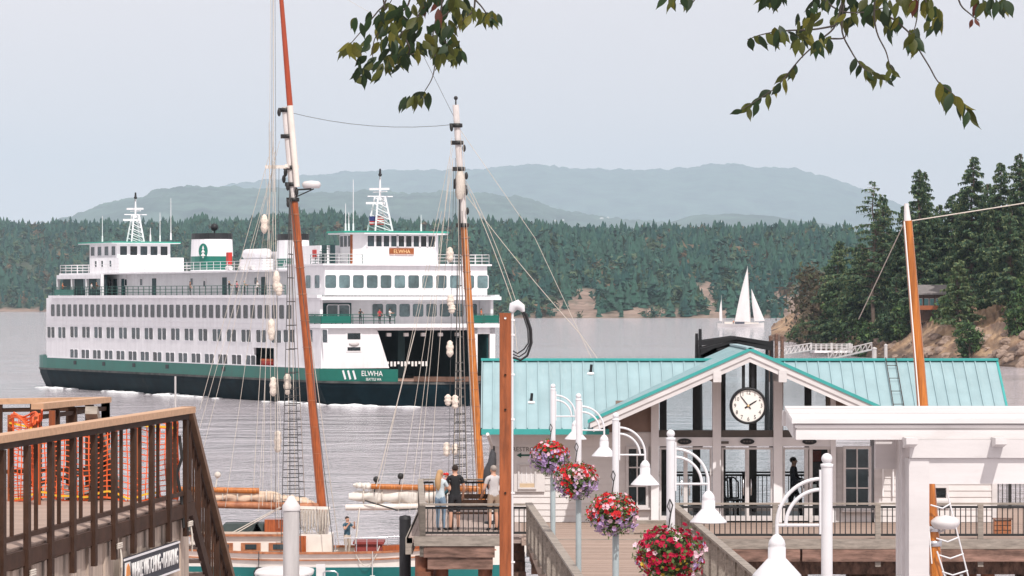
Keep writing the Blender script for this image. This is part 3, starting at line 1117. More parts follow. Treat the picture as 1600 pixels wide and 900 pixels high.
def person_mesh(pose, shirt, pants, shoes, sleeve='short', shorts=False, fingers=True, sub=2, scale=1.0, skin=None, female=False):
    """one continuous skinned body, facing -Y, feet at z = 0, about 1.75 m tall"""
    skin = skin or M['skin']
    p = dict(lean=0.0, armL=(0.16, -0.08, -0.27), foreL=(0.03, -0.14, -0.22), armR=(-0.16, -0.08, -0.27), foreR=(-0.03, -0.14, -0.22),
             footL=(0.10, 0.0), footR=(-0.10, 0.0), kneeL=0.0, kneeR=0.0, turn=0.0)
    p.update(pose)
    V, E, RD, SG = [], [], [], []

    def vtx(c, r, par, seg):
        V.append(Vector(c))
        RD.append(r)
        if par is not None:
            E.append((par, len(V) - 1))
            SG.append(seg)
        return len(V) - 1
    ln = p['lean']
    w = 0.9 if female else 1.0
    pel = vtx((0, 0, 0.93), (0.15, 0.115), None, None)
    wa = vtx((0, -0.10 * ln, 1.10), (0.135 * w, 0.10), pel, 'shirt')
    ch = vtx((0, -0.28 * ln, 1.30), (0.165 * w, 0.115), wa, 'shirt')
    up = vtx((0, -0.38 * ln, 1.43), (0.13 * w, 0.085), ch, 'shirt')
    nk = vtx((0, -0.44 * ln, 1.51), (0.054, 0.056), up, 'neck')
    jw = vtx((0, -0.47 * ln - 0.015, 1.575), (0.066, 0.078), nk, 'skin')
    hd = vtx((0, -0.48 * ln - 0.005, 1.65), (0.076, 0.094), jw, 'skin')
    tp = vtx((0, -0.48 * ln + 0.008, 1.725), (0.052, 0.062), hd, 'skin')
    for s, nm in ((1, 'L'), (-1, 'R')):
        sh = vtx((0.175 * s * w, -0.36 * ln, 1.405), 0.066, up, 'shirt')
        a = Vector(p['arm' + nm])
        el = V[sh] + Vector((a.x + 0.02 * s, a.y, a.z))
        mid = vtx(V[sh].lerp(el, 0.5), 0.052, sh, 'shirt' if sleeve else 'skin')
        e = vtx(el, 0.043, mid, 'shirt' if sleeve == 'long' else 'skin')
        f = Vector(p['fore' + nm])
        wr = el + f
        m2 = vtx(el.lerp(wr, 0.45), 0.040, e, 'shirt' if sleeve == 'long' else 'skin')
        wv = vtx(wr, 0.027, m2, 'shirt' if sleeve == 'long' else 'skin')
        fd = f.normalized()
        pm = vtx(wr + fd * 0.075, (0.036, 0.022), wv, 'skin')
        if fingers:
            sd = fd.cross(Vector((0, 1, 0.2)))
            sd = sd.normalized() if sd.length > .1 else Vector((1, 0, 0))
            for q, (o_, l_) in enumerate(((-.027, .062), (-.009, .075), (.009, .070), (.026, .055))):
                r0 = wr + fd * 0.085 + sd * o_
                k1 = vtx(r0 + fd * l_ * .5, 0.009, pm, 'skin')
                vtx(r0 + fd * l_ * .92 + Vector((0, -0.012, 0)), 0.0075, k1, 'skin')
            t1 = vtx(wr + fd * 0.045 - sd * 0.045, 0.011, wv, 'skin')
            vtx(wr + fd * 0.082 - sd * 0.056, 0.009, t1, 'skin')
        # legs
        hp = vtx((0.095 * s, 0.0, 0.86), 0.098, pel, 'pants')
        fx, fy = p['foot' + nm]
        kn = Vector((lerp(0.095 * s, fx, .5), lerp(0, fy, .5) - 0.03 - p['knee' + nm], 0.49))
        th = vtx(V[hp].lerp(kn, 0.5), 0.082, hp, 'pants')
        k = vtx(kn, 0.057, th, 'pants')
        an = Vector((fx, fy, 0.09))
        cf = vtx(kn.lerp(an, 0.35) + Vector((0, 0.015, 0)), 0.055, k, 'skin' if shorts else 'pants')
        av = vtx(an, 0.040, cf, 'skin' if shorts else 'pants')
        hl = vtx((fx, fy - 0.06, 0.045), (0.042, 0.040), av, 'shoes')
        vtx((fx + 0.015 * s, fy - 0.165, 0.032), (0.036, 0.026), hl, 'shoes')
    # nose and ears grow from the head
    vtx((0, -0.48 * ln - 0.118, 1.625), 0.011, hd, 'skin')
    for s in (-1, 1):
        vtx((0.088 * s, -0.48 * ln + 0.005, 1.635), (0.010, 0.020), hd, 'skin')
    me = bpy.data.meshes.new('bodyskel')
    me.from_pydata([tuple(v * scale) for v in V], E, [])
    o = bpy.data.objects.new('tmpbody', me)
    COL.objects.link(o)
    mo = o.modifiers.new('s', 'SKIN')
    mo.use_smooth_shade = True
    if sub:
        ms = o.modifiers.new('d', 'SUBSURF')
        ms.levels = ms.render_levels = sub
    for i, d in enumerate(me.skin_vertices[0].data):
        r = RD[i]
        d.radius = (r[0] * scale, r[1] * scale) if isinstance(r, tuple) else (r * scale, r * scale)
        d.use_root = (i == 0)
    dg = bpy.context.evaluated_depsgraph_get()
    out = bpy.data.meshes.new_from_object(o.evaluated_get(dg))
    bpy.data.objects.remove(o)
    out.name = 'body'
    out.materials.clear()
    names = ['skin', 'shirt', 'pants', 'shoes']
    for q in (skin, shirt, pants, shoes):
        out.materials.append(q)
    A = np.array([tuple(V[a] * scale) for a, _ in E])
    B = np.array([tuple(V[b_] * scale) for _, b_ in E])
    for pl in out.polygons:
        c = np.array(pl.center)
        ab = B - A
        t = np.clip(((c - A) * ab).sum(1) / np.maximum((ab * ab).sum(1), 1e-9), 0, 1)
        dist = np.linalg.norm(c - (A + ab * t[:, None]), axis=1)
        k = int(dist.argmin())
        sg = SG[k]
        z = c[2] / scale
        if sg == 'neck':
            sg = 'skin' if z > 1.475 else 'shirt'
        if sg in ('pants',) and z > 0.98:
            sg = 'shirt'
        if sg == 'shirt' and z < 0.94 and abs(c[0]) < 0.2 * scale and t[k] < .5:
            sg = 'pants'
        pl.material_index = names.index(sg)
        pl.use_smooth = True
    return out


def hair_mesh(kind, m, ln=0.0):
    b = MB()
    y0 = -0.48 * ln
    if kind == 'short':
        b.ball((0, y0 + 0.014, 1.672), 0.098, 12, 8, (0.90, 1.04, 0.92))
    elif kind == 'long':
        b.ball((0, y0 + 0.016, 1.672), 0.100, 12, 8, (0.92, 1.04, 0.92))
        b.path([(0, y0 + .075, 1.68), (0, y0 + .105, 1.56), (0.01, y0 + .125, 1.42), (0, y0 + .13, 1.27), (0, y0 + .12, 1.17)], [.06, .082, .092, .075, .03], 8)
    elif kind == 'cap':
        b.ball((0, y0 + 0.005, 1.675), 0.103, 12, 8, (0.92, 1.02, 0.85))
        b.path([(0, y0 - .09, 1.69), (0, y0 - .17, 1.672)], [.07, .045], 8)
    elif kind == 'bun':
        b.ball((0, y0 + 0.014, 1.672), 0.099, 12, 8, (0.92, 1.04, 0.93))
        b.ball((0, y0 + 0.10, 1.70), 0.05)
    me = b.mesh('hair', m)
    # keep the face free: drop faces in front of and below the brow
    bm = bmesh.new()
    bm.from_mesh(me)
    kill = [f for f in bm.faces if f.calc_center_median().y < y0 - 0.045 and f.calc_center_median().z < 1.668 and kind != 'cap'
            or (kind in ('short', 'bun') and f.calc_center_median().z < 1.60)]
    bmesh.ops.delete(bm, geom=kill, context='FACES')
    bm.to_mesh(me)
    bm.free()
    return me


def face_bits(parent, ln=0.0, s=1.0):
    b = MB()
    for q in (-1, 1):
        b.ball((0.032 * q * s, (-0.48 * ln - 0.088) * s, 1.648 * s), 0.011 * s, 6, 4)
    b.build('eyes', M['black'], parent)
    b = MB()
    b.ball((0, (-0.47 * ln - 0.092) * s, 1.585 * s), 0.02 * s, 6, 4, (1, .4, .35))
    b.build('mouth', cmat('lips', (0.35, 0.12, 0.10)), parent)


def person(label, loc, rz, body, hair=None, hairm=None, ln=0.0, face=True, group=None, s=1.0):
    t = thing('person', label, 'person', loc, rz, group)
    link('body', body, t)
    if hair:
        h = link('hair' if hair != 'cap' else 'cap', hair_mesh(hair, hairm, ln), t)
        h.scale = (s, s, s)
    if face:
        face_bits(t, ln, s)
    return t


HAIR_DK = cmat('dark brown hair', (0.025, 0.016, 0.012))
HAIR_BL = cmat('blonde hair', (0.42, 0.26, 0.13))
HAIR_GR = cmat('grey hair', (0.30, 0.26, 0.23))

# ---------------------------------------------------------------- the ferry
FO = Vector((-21.9, 438.0, 0))
FA = Vector((-0.443, 0.896, 0)).normalized()      # aft
FB = Vector((0.896, 0.443, 0)).normalized()       # towards the far side
FRZ = math.atan2(FA.y, FA.x)
ferry = thing('ferry', 'big white and green car ferry with two funnels crossing the bay', 'ferry', FO, FRZ)


def F(u, v, z):
    return (u, -v, z)


def side_uz(px, py, v=0.0):
    k = (px - 800.0) / FPX
    a0 = FO + FB * v
    u = (a0.x - k * a0.y) / (k * FA.y - FA.x)
    return u, PZ(py, a0.y + FA.y * u)


def front_vz(px, py, u=0.0):
    k = (px - 800.0) / FPX
    a0 = FO + FA * u
    v = (a0.x - k * a0.y) / (k * FB.y - FB.x)
    return v, PZ(py, a0.y + FB.y * v)


def fbox(b, u0, u1, v0, v1, z0, z1):
    return b.b2(F(u0, v0, z0), F(u1, v1, z1))


def outline(e, wd, u_aft, u_fwd, tip=11.0, n=9):
    """plan outline of the double-ended hull; e = inset, ends are half ellipses"""
    pts = []
    for k in range(n + 1):
        a = math.pi * k / n
        pts.append((u_fwd - (1 - abs(math.cos(a)) ** 1.45) * (14.5 - e), 11 - math.cos(a) * (wd - e)))
    for k in range(n + 1):
        a = math.pi * k / n
        pts.append((u_aft + math.sin(a) * (14 - e), 11 + math.cos(a) * (wd - e)))
    return pts


def shell(b, rings):
    """rings: list of (outline, z) with equal counts -> closed skin"""
    n = len(rings[0][0])
    vs = [F(u, v, z) for o_, z in rings for u, v in o_]
    fs = []
    for i in range(len(rings) - 1):
        for j in range(n):
            a, c = i * n + j, i * n + (j + 1) % n
            fs.append((a, c, c + n, a + n))
    b.add(vs, fs)
    return b


LA = 93.0
hb = MB()
hb.sm = False
o0, o1 = outline(1.6, 11, LA, 0), outline(0.35, 11, LA, 0)
o2, o3 = outline(0.0, 11, LA, 0), outline(0.12, 11, LA, 0)
shell(hb, [(o0, -1.5), (o1, 1.2), (o2, 2.05), (o2, 2.5)])
hb.add([F(u, v, 2.5) for u, v in o2], [tuple(range(len(o2)))])
hb.build('hull', M['ship_black'], ferry)
rb = MB()
shell(rb, [(outline(-0.14, 11, LA, 0), 2.48), (outline(-0.16, 11, LA, 0), 2.72), (outline(0.1, 11, LA, 0), 2.74)])
rb.build('rubbing_strake', mat('worn rubbing strake', (0.05, 0.06, 0.06), 0.7, 0.4, 0.5, c2=(0.09, 0.09, 0.085)), ferry)
# green bulwark band: near side with the bow quarter, far side, stern
gb = MB()
ring = outline(0.06, 11, LA, 0, n=24)


def band(b, pts, z0, z1, th=0.25):
    for (a, c) in zip(pts[:-1], pts[1:]):
        pa, pc = Vector(F(*a, 0)), Vector(F(*c, 0))
        b.bar(pa + Vector((0, 0, (z0 + z1) / 2)), pc + Vector((0, 0, (z0 + z1) / 2)), th, z1 - z0)


nearbow = [q for q in ring if q[0] <= 0.01 and q[1] < 6.4]
farbow = [q for q in ring if q[0] <= 0.01 and q[1] > 17.5]
stern = [q for q in ring if q[0] >= LA - 0.01]
band(gb, sorted(nearbow, key=lambda q: q[1], reverse=True), 2.74, 4.15)
band(gb, [(0.0, 0.06), (LA, 0.06)], 2.74, 4.15)
band(gb, farbow, 2.74, 4.15)
band(gb, [(0.0, 21.94), (LA, 21.94)], 2.74, 4.15)
band(gb, stern, 2.74, 4.4)
gb.build('bulwark', M['ship_green'], ferry)
ap = MB()
ap.add([F(u, v, 2.80) for u, v in ring if u < 4], [tuple(range(len([q for q in ring if q[0] < 4])))])
fbox(ap, 0.5, LA, 0.6, 21.4, 2.74, 2.82)
ap.build('car_deck', mat('worn car deck', (0.27, 0.17, 0.13), 0.8, 0.3, 0.4), ferry)
# brown coaming along the open bow end
cbm = MB()
midbow = [q for q in ring if q[0] <= 0.01 and 5.6 < q[1] < 18.5]
band(cbm, midbow, 2.8, 3.35, 0.3)
cbm.build('bow_coaming', mat('rusty brown coaming', (0.14, 0.075, 0.05), 0.8, 0.3, 0.5), ferry)

# ---- side walls of the car deck (z 4.15 to 12.2)
SZ0, SZ1 = 4.12, 12.2
wl = MB()
uo0, _ = side_uz(396, 560)
uo1, _ = side_uz(428, 560)
fbox(wl, min(uo0, uo1), 1.6, 0.0, 0.35, 0, 0)  # placeholder of zero height removed below
wl.v, wl.f, wl.m, wl.s = [], [], [], []
um, uM = min(uo0, uo1), max(uo0, uo1)
fbox(wl, 0.0, um, 0.0, 0.35, SZ0, SZ1)
fbox(wl, um, uM, 0.0, 0.35, 6.3, SZ1)
fbox(wl, uM, LA, 0.0, 0.35, SZ0, SZ1)
fbox(wl, 0.0, LA, 21.65, 22.0, SZ0, SZ1)
wl.build('side_wall', M['ship_white'], ferry)
rcs = MB()
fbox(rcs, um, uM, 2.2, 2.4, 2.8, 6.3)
rcs.build('side_recess', M['ship_dark_green'], ferry)
# rescue boat in the side opening
rbm = MB()
c_u = (um + uM) / 2
rbm.path([F(c_u - 2.0, .9, 4.7), F(c_u - 1.3, .9, 4.45), F(c_u + 1.6, .9, 4.45), F(c_u + 2.1, .9, 4.7)], [.15, .55, .6, .35], 8)
rbt = rbm.build('rescue_boat', M['red'], ferry)
rb2 = MB()
rb2.path([F(c_u - 1.8, .45, 4.85), F(c_u + 1.8, .45, 4.85)], .16, 6)
rb2.build('tube', mat('orange rescue tube', (0.6, 0.12, 0.03), 0.6), rbt)
# longitudinal belts and seams
bl = MB()
for z in (SZ0 + .06, 8.62, 9.25):
    fbox(bl, 0.2, LA - .2, -0.07, -0.003, z - .06, z + .06)
bl.build('belt', M['ship_white'], ferry)
bd = MB()
fbox(bd, -0.5, LA - 2, -0.55, 0.0, SZ1 - .02, SZ1 + .34)
fbox(bd, -0.5, LA - 2, 22, 22.55, SZ1 - .02, SZ1 + .34)
bd.build('deck_edge', M['ship_white'], ferry)
pd = MB()
fbox(pd, 0, LA, 0.36, 21.64, SZ1 - .02, SZ1 + .3)
pd.build('promenade_deck', M['deck_grey'], ferry)
# stern closure
st = MB()
fbox(st, LA, LA + .3, 0.0, 22, 9.0, SZ1)
fbox(st, LA, LA + .3, 0.0, 5, SZ0, 9.0)
fbox(st, LA, LA + .3, 17, 22, SZ0, 9.0)
st.build('stern_wall', M['ship_white'], ferry)

# ---- windows, one mesh per size
def win_mesh(w, h, glass, fr=0.09, frame=None, axis='u', r=0.0):
    b = MB()
    q = fr
    pts = []
    rr = min(0.22 * min(w, h), 0.22) if r else 0.0
    hw, hh = w / 2, h / 2
    if rr:
        for cx, cz, a0 in ((hw - rr, hh - rr, 0), (-hw + rr, hh - rr, 90), (-hw + rr, -hh + rr, 180), (hw - rr, -hh + rr, 270)):
            for k in range(4):
                a = R(a0 + 30 * k)
                pts.append((cx + rr * math.cos(a), cz + rr * math.sin(a)))
    else:
        pts = [(hw, hh), (-hw, hh), (-hw, -hh), (hw, -hh)]
    n = len(pts)

    def pt(a, d, z):
        return (a, d, z) if axis == 'u' else (d, a, z)
    sc = [((x * (hw + q) / hw), (z * (hh + q) / hh)) for x, z in pts]
    s = 1 if axis == 'u' else -1
    vs = [pt(x, 0.05 * s, z) for x, z in sc] + [pt(x, 0.05 * s, z) for x, z in pts] + [pt(x, 0.004 * s, z) for x, z in pts] + [pt(x, 0.0, z) for x, z in sc]
    fs = []
    for j in range(n):
        k = (j + 1) % n
        fs += [(j, k, k + n, j + n), (j + n, k + n, k + 2 * n, j + 2 * n), (j + 3 * n, k + 3 * n, k, j)]
    b.cur = 0
    b.add(vs, fs)
    b.cur = 1
    b.add([pt(x, 0.006 * s, z) for x, z in pts], [tuple(range(n))])
    return b.mesh('window', [frame or M['ship_white'], glass])


W_sal = win_mesh(1.52, 1.62, mat('saloon window glass', (0.035, 0.040, 0.042), 0.12, 0.35, 0.5), 0.06, r=1)
W_car = win_mesh(1.44, 1.46, M['dark_glass'], 0.07, r=1)
W_low = win_mesh(1.44, 1.44, M['dark_glass'], 0.07, r=1)
W_front = win_mesh(1.38, 1.5, M['mid_glass'], axis='v', r=1)
W_frontside = win_mesh(1.5, 1.5, M['mid_glass'], axis='u', r=1)


def wrow(px0, px1, n, py_c, me, pair=0.0, v=-0.004):
    u0, z0 = side_uz(px0, py_c[0])
    u1, z1 = side_uz(px1, py_c[1])
    zz = (z0 + z1) / 2
    for k in range(n):
        u = lerp(u0, u1, k / (n - 1))
        for q in ((-pair / 2, pair / 2) if pair else (0,)):
            link('window', me, ferry, F(u + q, v, zz))


wrow(83, 452, 38, (486, 486), W_sal)
wrow(80, 97, 2, (519.5, 519.5), W_car, 1.6)
wrow(116, 432, 16, (519.5, 525), W_car, 1.6)
wrow(116, 392, 15, (555.5, 563.5), W_low, 1.6)
for px in (447, 457, 485, 508):
    u, z = side_uz(px, 525)
    link('window', W_car, ferry, F(u, -0.004, z))
# scupper marks in the green band
for px in (118, 163, 210, 262, 350):
    u, z = side_uz(px, 578)
    b = MB()
    fbox(b, u - .5, u + .5, -0.11, -0.06, 3.35, 3.85)
    b.build('scupper', M['black'], ferry)

# ---- upper deckhouse
u_f, _ = side_uz(445, 440)
u_a, _ = side_uz(158, 440, 3.0)
DZ0, DZ1 = SZ1 + .3, 15.3
dh = MB()
fbox(dh, u_f - 1, u_a, 3.0, 19.0, DZ0, DZ1)
dh.build('deckhouse', M['ship_white'], ferry)
dr = MB()
fbox(dr, u_f - 1, LA - 2, 1.0, 21.0, DZ1, DZ1 + .22)
dr.build('boat_deck', M['ship_white'], ferry)
# glazed verandah at the after end
vr = MB()
uv0, _ = side_uz(155, 440, .4)
for k in range(4):
    uu = lerp(uv0, LA - 2.2, k / 3)
    fbox(vr, uu - .12, uu + .12, 0.6, 1.0, DZ0, DZ1)
fbox(vr, uv0, LA - 2.2, 0.6, 1.0, DZ1 - .55, DZ1)
vr.build('verandah_post', M['ship_white'], ferry)
vg = MB()
fbox(vg, uv0, LA - 2.4, 1.4, 1.5, DZ0, DZ1 - .1)
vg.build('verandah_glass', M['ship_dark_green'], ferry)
vw = win_mesh(1.9, 1.5, M['mid_glass'], frame=M['ship_dark_green'], r=1)
for k in range(3):
    link('window', vw, ferry, F(lerp(uv0, LA - 2.4, (k + .6) / 3.4), 1.39, DZ0 + 1.6))
# doors and small windows of the deckhouse
dm = MB()
dm.b2((-.55, 0, 0), (.55, .06, 2.1))
dm.cur = 1
dm.b2((-.3, .06, 1.1), (.3, .075, 1.8))
dme = dm.mesh('door', [M['frame_grey'], M['dark_glass']])
dk = MB()
dk.b2((-.7, 0, 0), (.7, .05, 2.2))
dke = dk.mesh('doorway', M['ship_dark_green'])
for px, me, nm in ((180, dke, 'doorway'), (193, dke, 'doorway'), (241, dke, 'doorway'), (320, dme, 'door'), (351, dke, 'doorway'), (412, dke, 'doorway'), (432, dme, 'door')):
    u, _ = side_uz(px, 450, 3.0)
    link(nm, me, ferry, F(u, 2.998, DZ0 + .02))
wsm = win_mesh(.8, .8, M['dark_glass'])
for px in (173, 197, 221, 300, 400):
    u, _ = side_uz(px, 440, 3.0)
    link('window', wsm, ferry, F(u, 2.996, DZ0 + 1.75))


def railing(pts, z, h, n, m, parent=None, name='railing', r=.045, rows=3, panel=None):
    b = MB()
    for a, c in zip(pts[:-1], pts[1:]):
        pa, pc = Vector(F(*a, z)), Vector(F(*c, z))
        k = max(1, int((pc - pa).length / n))
        for i in range(k + 1):
            q = pa.lerp(pc, i / k)
            b.bar(q, q + Vector((0, 0, h)), r * 1.6, r * 1.6)
        for j in range(rows):
            zz = Vector((0, 0, h * (j + 1) / rows))
            b.bar(pa + zz, pc + zz, r * 1.5, r * 1.5)
    o_ = b.build(name, m, parent or ferry)
    if panel:
        b = MB()
        for a, c in zip(pts[:-1], pts[1:]):
            b.bar(Vector(F(*a, z + h * .48)), Vector(F(*c, z + h * .48)), .05, h * .8)
        b.build('rail_panel', panel, o_)
    return o_


m_raild = mat('dark green rail paint', (0.02, 0.10, 0.08), 0.5)
railing([(u_f, .05), (LA - 2, .05), (LA - 2, 21.5)], SZ1 + .32, 1.15, 1.9, m_raild)
ug0, _ = side_uz(115, 450)
railing([(ug0, .02), (LA - 3, .02)], SZ1 + .33, .9, 1.9, m_raild, panel=M['ship_green'])
railing([(u_f + .5, 1.1), (LA - 2.2, 1.1), (LA - 2.2, 20.9)], DZ1 + .22, 1.1, 2.2, M['frame_grey'], r=.035)
# ---- second tier house and rear pilothouse
u0, _ = side_uz(186, 410, 5.0)
u1, _ = side_uz(140, 410, 5.0)
h2 = MB()
fbox(h2, u0, u1, 5.0, 14.2, DZ1 + .22, DZ1 + 2.3)
h2.build('bridge_base', M['ship_white'], ferry)
for px in (150, 160, 173):
    u, _ = side_uz(px, 410, 5.0)
    link('window', wsm, ferry, F(u, 4.996, DZ1 + 1.5))
ph0, _ = side_uz(183, 390, 6.0)
ph1, _ = side_uz(140, 390, 6.0)
PZ0 = DZ1 + 2.3
rp = MB()
fbox(rp, ph0, ph1, 6.0, 13.6, PZ0, PZ0 + 1.9)
rph = rp.build('rear_pilothouse', M['ship_white'], ferry)
rr_ = MB()
fbox(rr_, ph0 - 1.2, ph1 + 1.2, 4.8, 14.6, PZ0 + 1.9, PZ0 + 2.1)
rr_.cur = 1
fbox(rr_, ph0 - 1.25, ph1 + 1.25, 4.75, 14.65, PZ0 + 2.0, PZ0 + 2.16)
rr_.build('roof', [M['ship_white'], M['trim_green']], rph)
wpm = win_mesh(1.5, 1.2, M['dark_glass'], r=0)
for k in range(4):
    link('window', wpm, rph, F(lerp(ph0 + 1.3, ph1 - 1.3, k / 3), 5.996, PZ0 + .95))
wpf = win_mesh(1.0, 1.2, M['dark_glass'], axis='v', r=0)
for k in range(5):
    link('window', wpf, rph, F(ph0 - .004, lerp(6.9, 12.7, k / 4), PZ0 + .95))


def lattice_mast(base, h, parent, lab, w=1.6):
    b = MB()
    x, y, z = base
    for sx, sy in ((-1, -1), (1, -1), (1, 1), (-1, 1)):
        b.bar((x + sx * w / 2, y + sy * w / 2, z), (x + sx * w * .2, y + sy * w * .2, z + h * .62), .16, .16)
    for k in range(6):
        f0 = k / 6
        s = lerp(w / 2, w * .2, f0)
        zz = z + h * .62 * f0
        b.bar((x - s, y - s, zz), (x + s, y - s, zz + h * .1), .09, .09)
        b.bar((x - s, y + s, zz + h * .1), (x - s, y - s, zz), .09, .09)
        b.bar((x + s, y - s, zz), (x + s, y + s, zz + h * .1), .09, .09)
    b.tube((x, y, z + h * .55), (x, y, z + h), .15, .08)
    b.bar((x - 1.9, y, z + h * .70), (x + 1.9, y, z + h * .70), .12, .12)
    b.bar((x, y - 1.6, z + h * .62), (x, y + 1.6, z + h * .62), .12, .12)
    mo_ = b.build('mast', M['ship_white'], parent)
    b = MB()
    b.box((x + .2, y, z + h * .75), (2.6, .22, .25), Matrix.Rotation(.6, 3, 'Z'))
    b.box((x, y + .6, z + h * .50), (2.2, .2, .25), Matrix.Rotation(1.1, 3, 'Z'))
    b.build('radar_bar', M['frame_grey'], mo_)
    b = MB()
    b.ball((x, y, z + h), .22)
    b.bar((x, y, z + h * .92), (x - .8, y + .4, z + h * .98), .08, .08)
    b.tube((x, y, z + h), (x, y, z + h + .7), .16, .10)
    b.build('navigation_light', M['black'], mo_)
    return mo_


um_, zm_ = side_uz(213, 376, 9)
um_ = min(max(um_, ph0 + 1), ph1 - 1)
lattice_mast(F(um_, 9, PZ0 + 2.1), 6.0, ferry, 'rear', 1.8)


def whip(u, v, z, h):
    b = MB()
    b.tube(F(u, v, z), F(u, v, z + .9), .13, .1, 6)
    b.tube(F(u, v, z + .9), F(u, v, z + h), .05, .03, 5)
    b.build('whip_antenna', M['ship_white'], ferry)


for px, v, hh in ((160, 6, 3.6), (267, 6, 5.4), (250, 12, 4.0), (235, 8, 1.8)):
    u, _ = side_uz(px, 380, v)
    whip(u, v, PZ0 + 2.1, hh)


# ---- funnels
def funnel(px0, px1, v0, v1, z0, z1, green0, green1, lab):
    u1_, _ = side_uz(px0, 400, v0)
    u0_, _ = side_uz(px1, 400, v0)
    pts = []
    um2, vm = (u0_ + u1_) / 2, (v0 + v1) / 2
    n = 20
    for k in range(n):
        a = 6.2832 * k / n
        c, s_ = math.cos(a), math.sin(a)
        pts.append((um2 + math.copysign(abs(c) ** .8, c) * (u1_ - u0_) / 2, vm + math.copysign(abs(s_) ** .8, s_) * (v1 - v0) / 2))

    def ring_(sc, z):
        return [(um2 + (u - um2) * sc, vm + (v - vm) * sc) for u, v in pts], z
    b = MB()
    b.sm = False
    b.cur = 0
    shell(b, [ring_(1.0, z0), ring_(1.0, green0)])
    b.cur = 1
    shell(b, [ring_(1.0, green0), ring_(.99, green1)])
    b.cur = 0
    shell(b, [ring_(.99, green1), ring_(.955, z1 - .75)])
    b.cur = 2
    shell(b, [ring_(.965, z1 - .75), ring_(.955, z1)])
    tp, _ = ring_(.955, z1)
    b.add([F(u, v, z1) for u, v in tp], [tuple(range(n))])
    f = b.build('funnel', [M['ship_white'], M['ship_green'], M['black']], ferry)
    return f, um2, v0


fn, fu, fv = funnel(288, 320, 7.6, 12.4, DZ1 + .2, 20.5, DZ1 + .5, DZ1 + 2.25, 'rear')
# the tree emblem on the funnel
eb = MB()
ez = 18.05
n = 18
eb.cur = 0
ring_o = [(.62 * math.cos(6.2832 * k / n), 3.22, ez + .98 * math.sin(6.2832 * k / n)) for k in range(n)]
eb.add(ring_o, [tuple(range(n))])
eb.cur = 1
for zz, w in ((.5, .16), (.05, .26), (-.4, .34)):
    eb.add([(-w, 3.27, ez + zz - .22), (w, 3.27, ez + zz - .22), (0, 3.27, ez + zz + .25)], [(0, 1, 2)])
eb.add([(-.05, 3.27, ez - .9), (.05, 3.27, ez - .9), (.05, 3.27, ez - .6), (-.05, 3.27, ez - .6)], [(0, 1, 2, 3)])
ebo = eb.build('emblem', [M['ship_green'], M['white']], fn)
ebo.location = (fu, -10.0, .15)
ebo.rotation_euler = (0, 0, R(48))
fx = MB()
ufx, _ = side_uz(357, 405, 6.4)
fx.b2(F(ufx - .5, 6.2, DZ1 + 1.0), F(ufx + .3, 6.7, DZ1 + 2.6))
fx.build('hose_locker', M['red'], ferry)
fm_ = MB()
ufm, _ = side_uz(335, 360, 10)
fm_.tube(F(ufm, 10, 20.1), F(ufm, 10, 21.3), .12, .1)
fm_.ball(F(ufm, 10, 21.3), .5)
fm_.build('exhaust_mast', M['black'], fn)
fn2, fu2, fv2 = funnel(424, 452, 8, 11.4, DZ1 + .2, 20.0, DZ1 + .6, DZ1 + 1.7, 'front')
# tanks and lockers between the funnels
tk = MB()
ut0, _ = side_uz(408, 382, 7)
ut1, _ = side_uz(372, 382, 7)
tk.path([F(ut0, 8, 17.6), F(ut0 + .5, 8, 17.6), F(ut1 - .5, 8, 17.6), F(ut1, 8, 17.6)], [.4, .7, .7, .4], 12)
fbox(tk, ut0, ut1, 7.2, 8.8, DZ1 + .2, 17.0)
tk.build('tank', M['ship_white'], ferry)
h3 = MB()
uq0, _ = side_uz(420, 400, 6)
uq1, _ = side_uz(360, 400, 6)
fbox(h3, uq0, uq1, 8.9, 14, DZ1 + .2, DZ1 + 2.6)
h3.build('machinery_house', M['ship_white'], ferry)
lr = MB()
for px in (365, 385, 400):
    u, _ = side_uz(px, 415, 3)
    lr.path([F(u - .6, 2.4, DZ1 + .55), F(u + .6, 2.4, DZ1 + .55)], .28, 10)
lr.build('life_raft', M['white'], ferry)

# ---- forward bridge block, z 12.2 to 15.9
KB0, KB1 = SZ1, 15.9
ub = 11.0
fb = MB()
fbox(fb, 0.0, ub, 0.6, 21.2, KB0, KB1)
fb.build('bridge_block', M['ship_white'], ferry)
fe = MB()
fbox(fe, -0.45, ub + .3, 0.2, 21.6, KB1, KB1 + .2)
fbox(fe, -0.9, 4.0, -0.2, 22.6, KB0 - .25, KB0 + .14)
fe.build('deck_edge', M['ship_white'], ferry)
for k in range(12):
    px = 516.5 + 21.6 * k if k < 9 else 711 + 21.4 * (k - 9)
    v, z = front_vz(px, 440.5)
    link('window', W_front, ferry, F(-0.004, v, 14.05))
for px in (482, 496):
    u, z = side_uz(px, 440, .6)
    link('window', W_frontside, ferry, F(u, .596, 14.05))
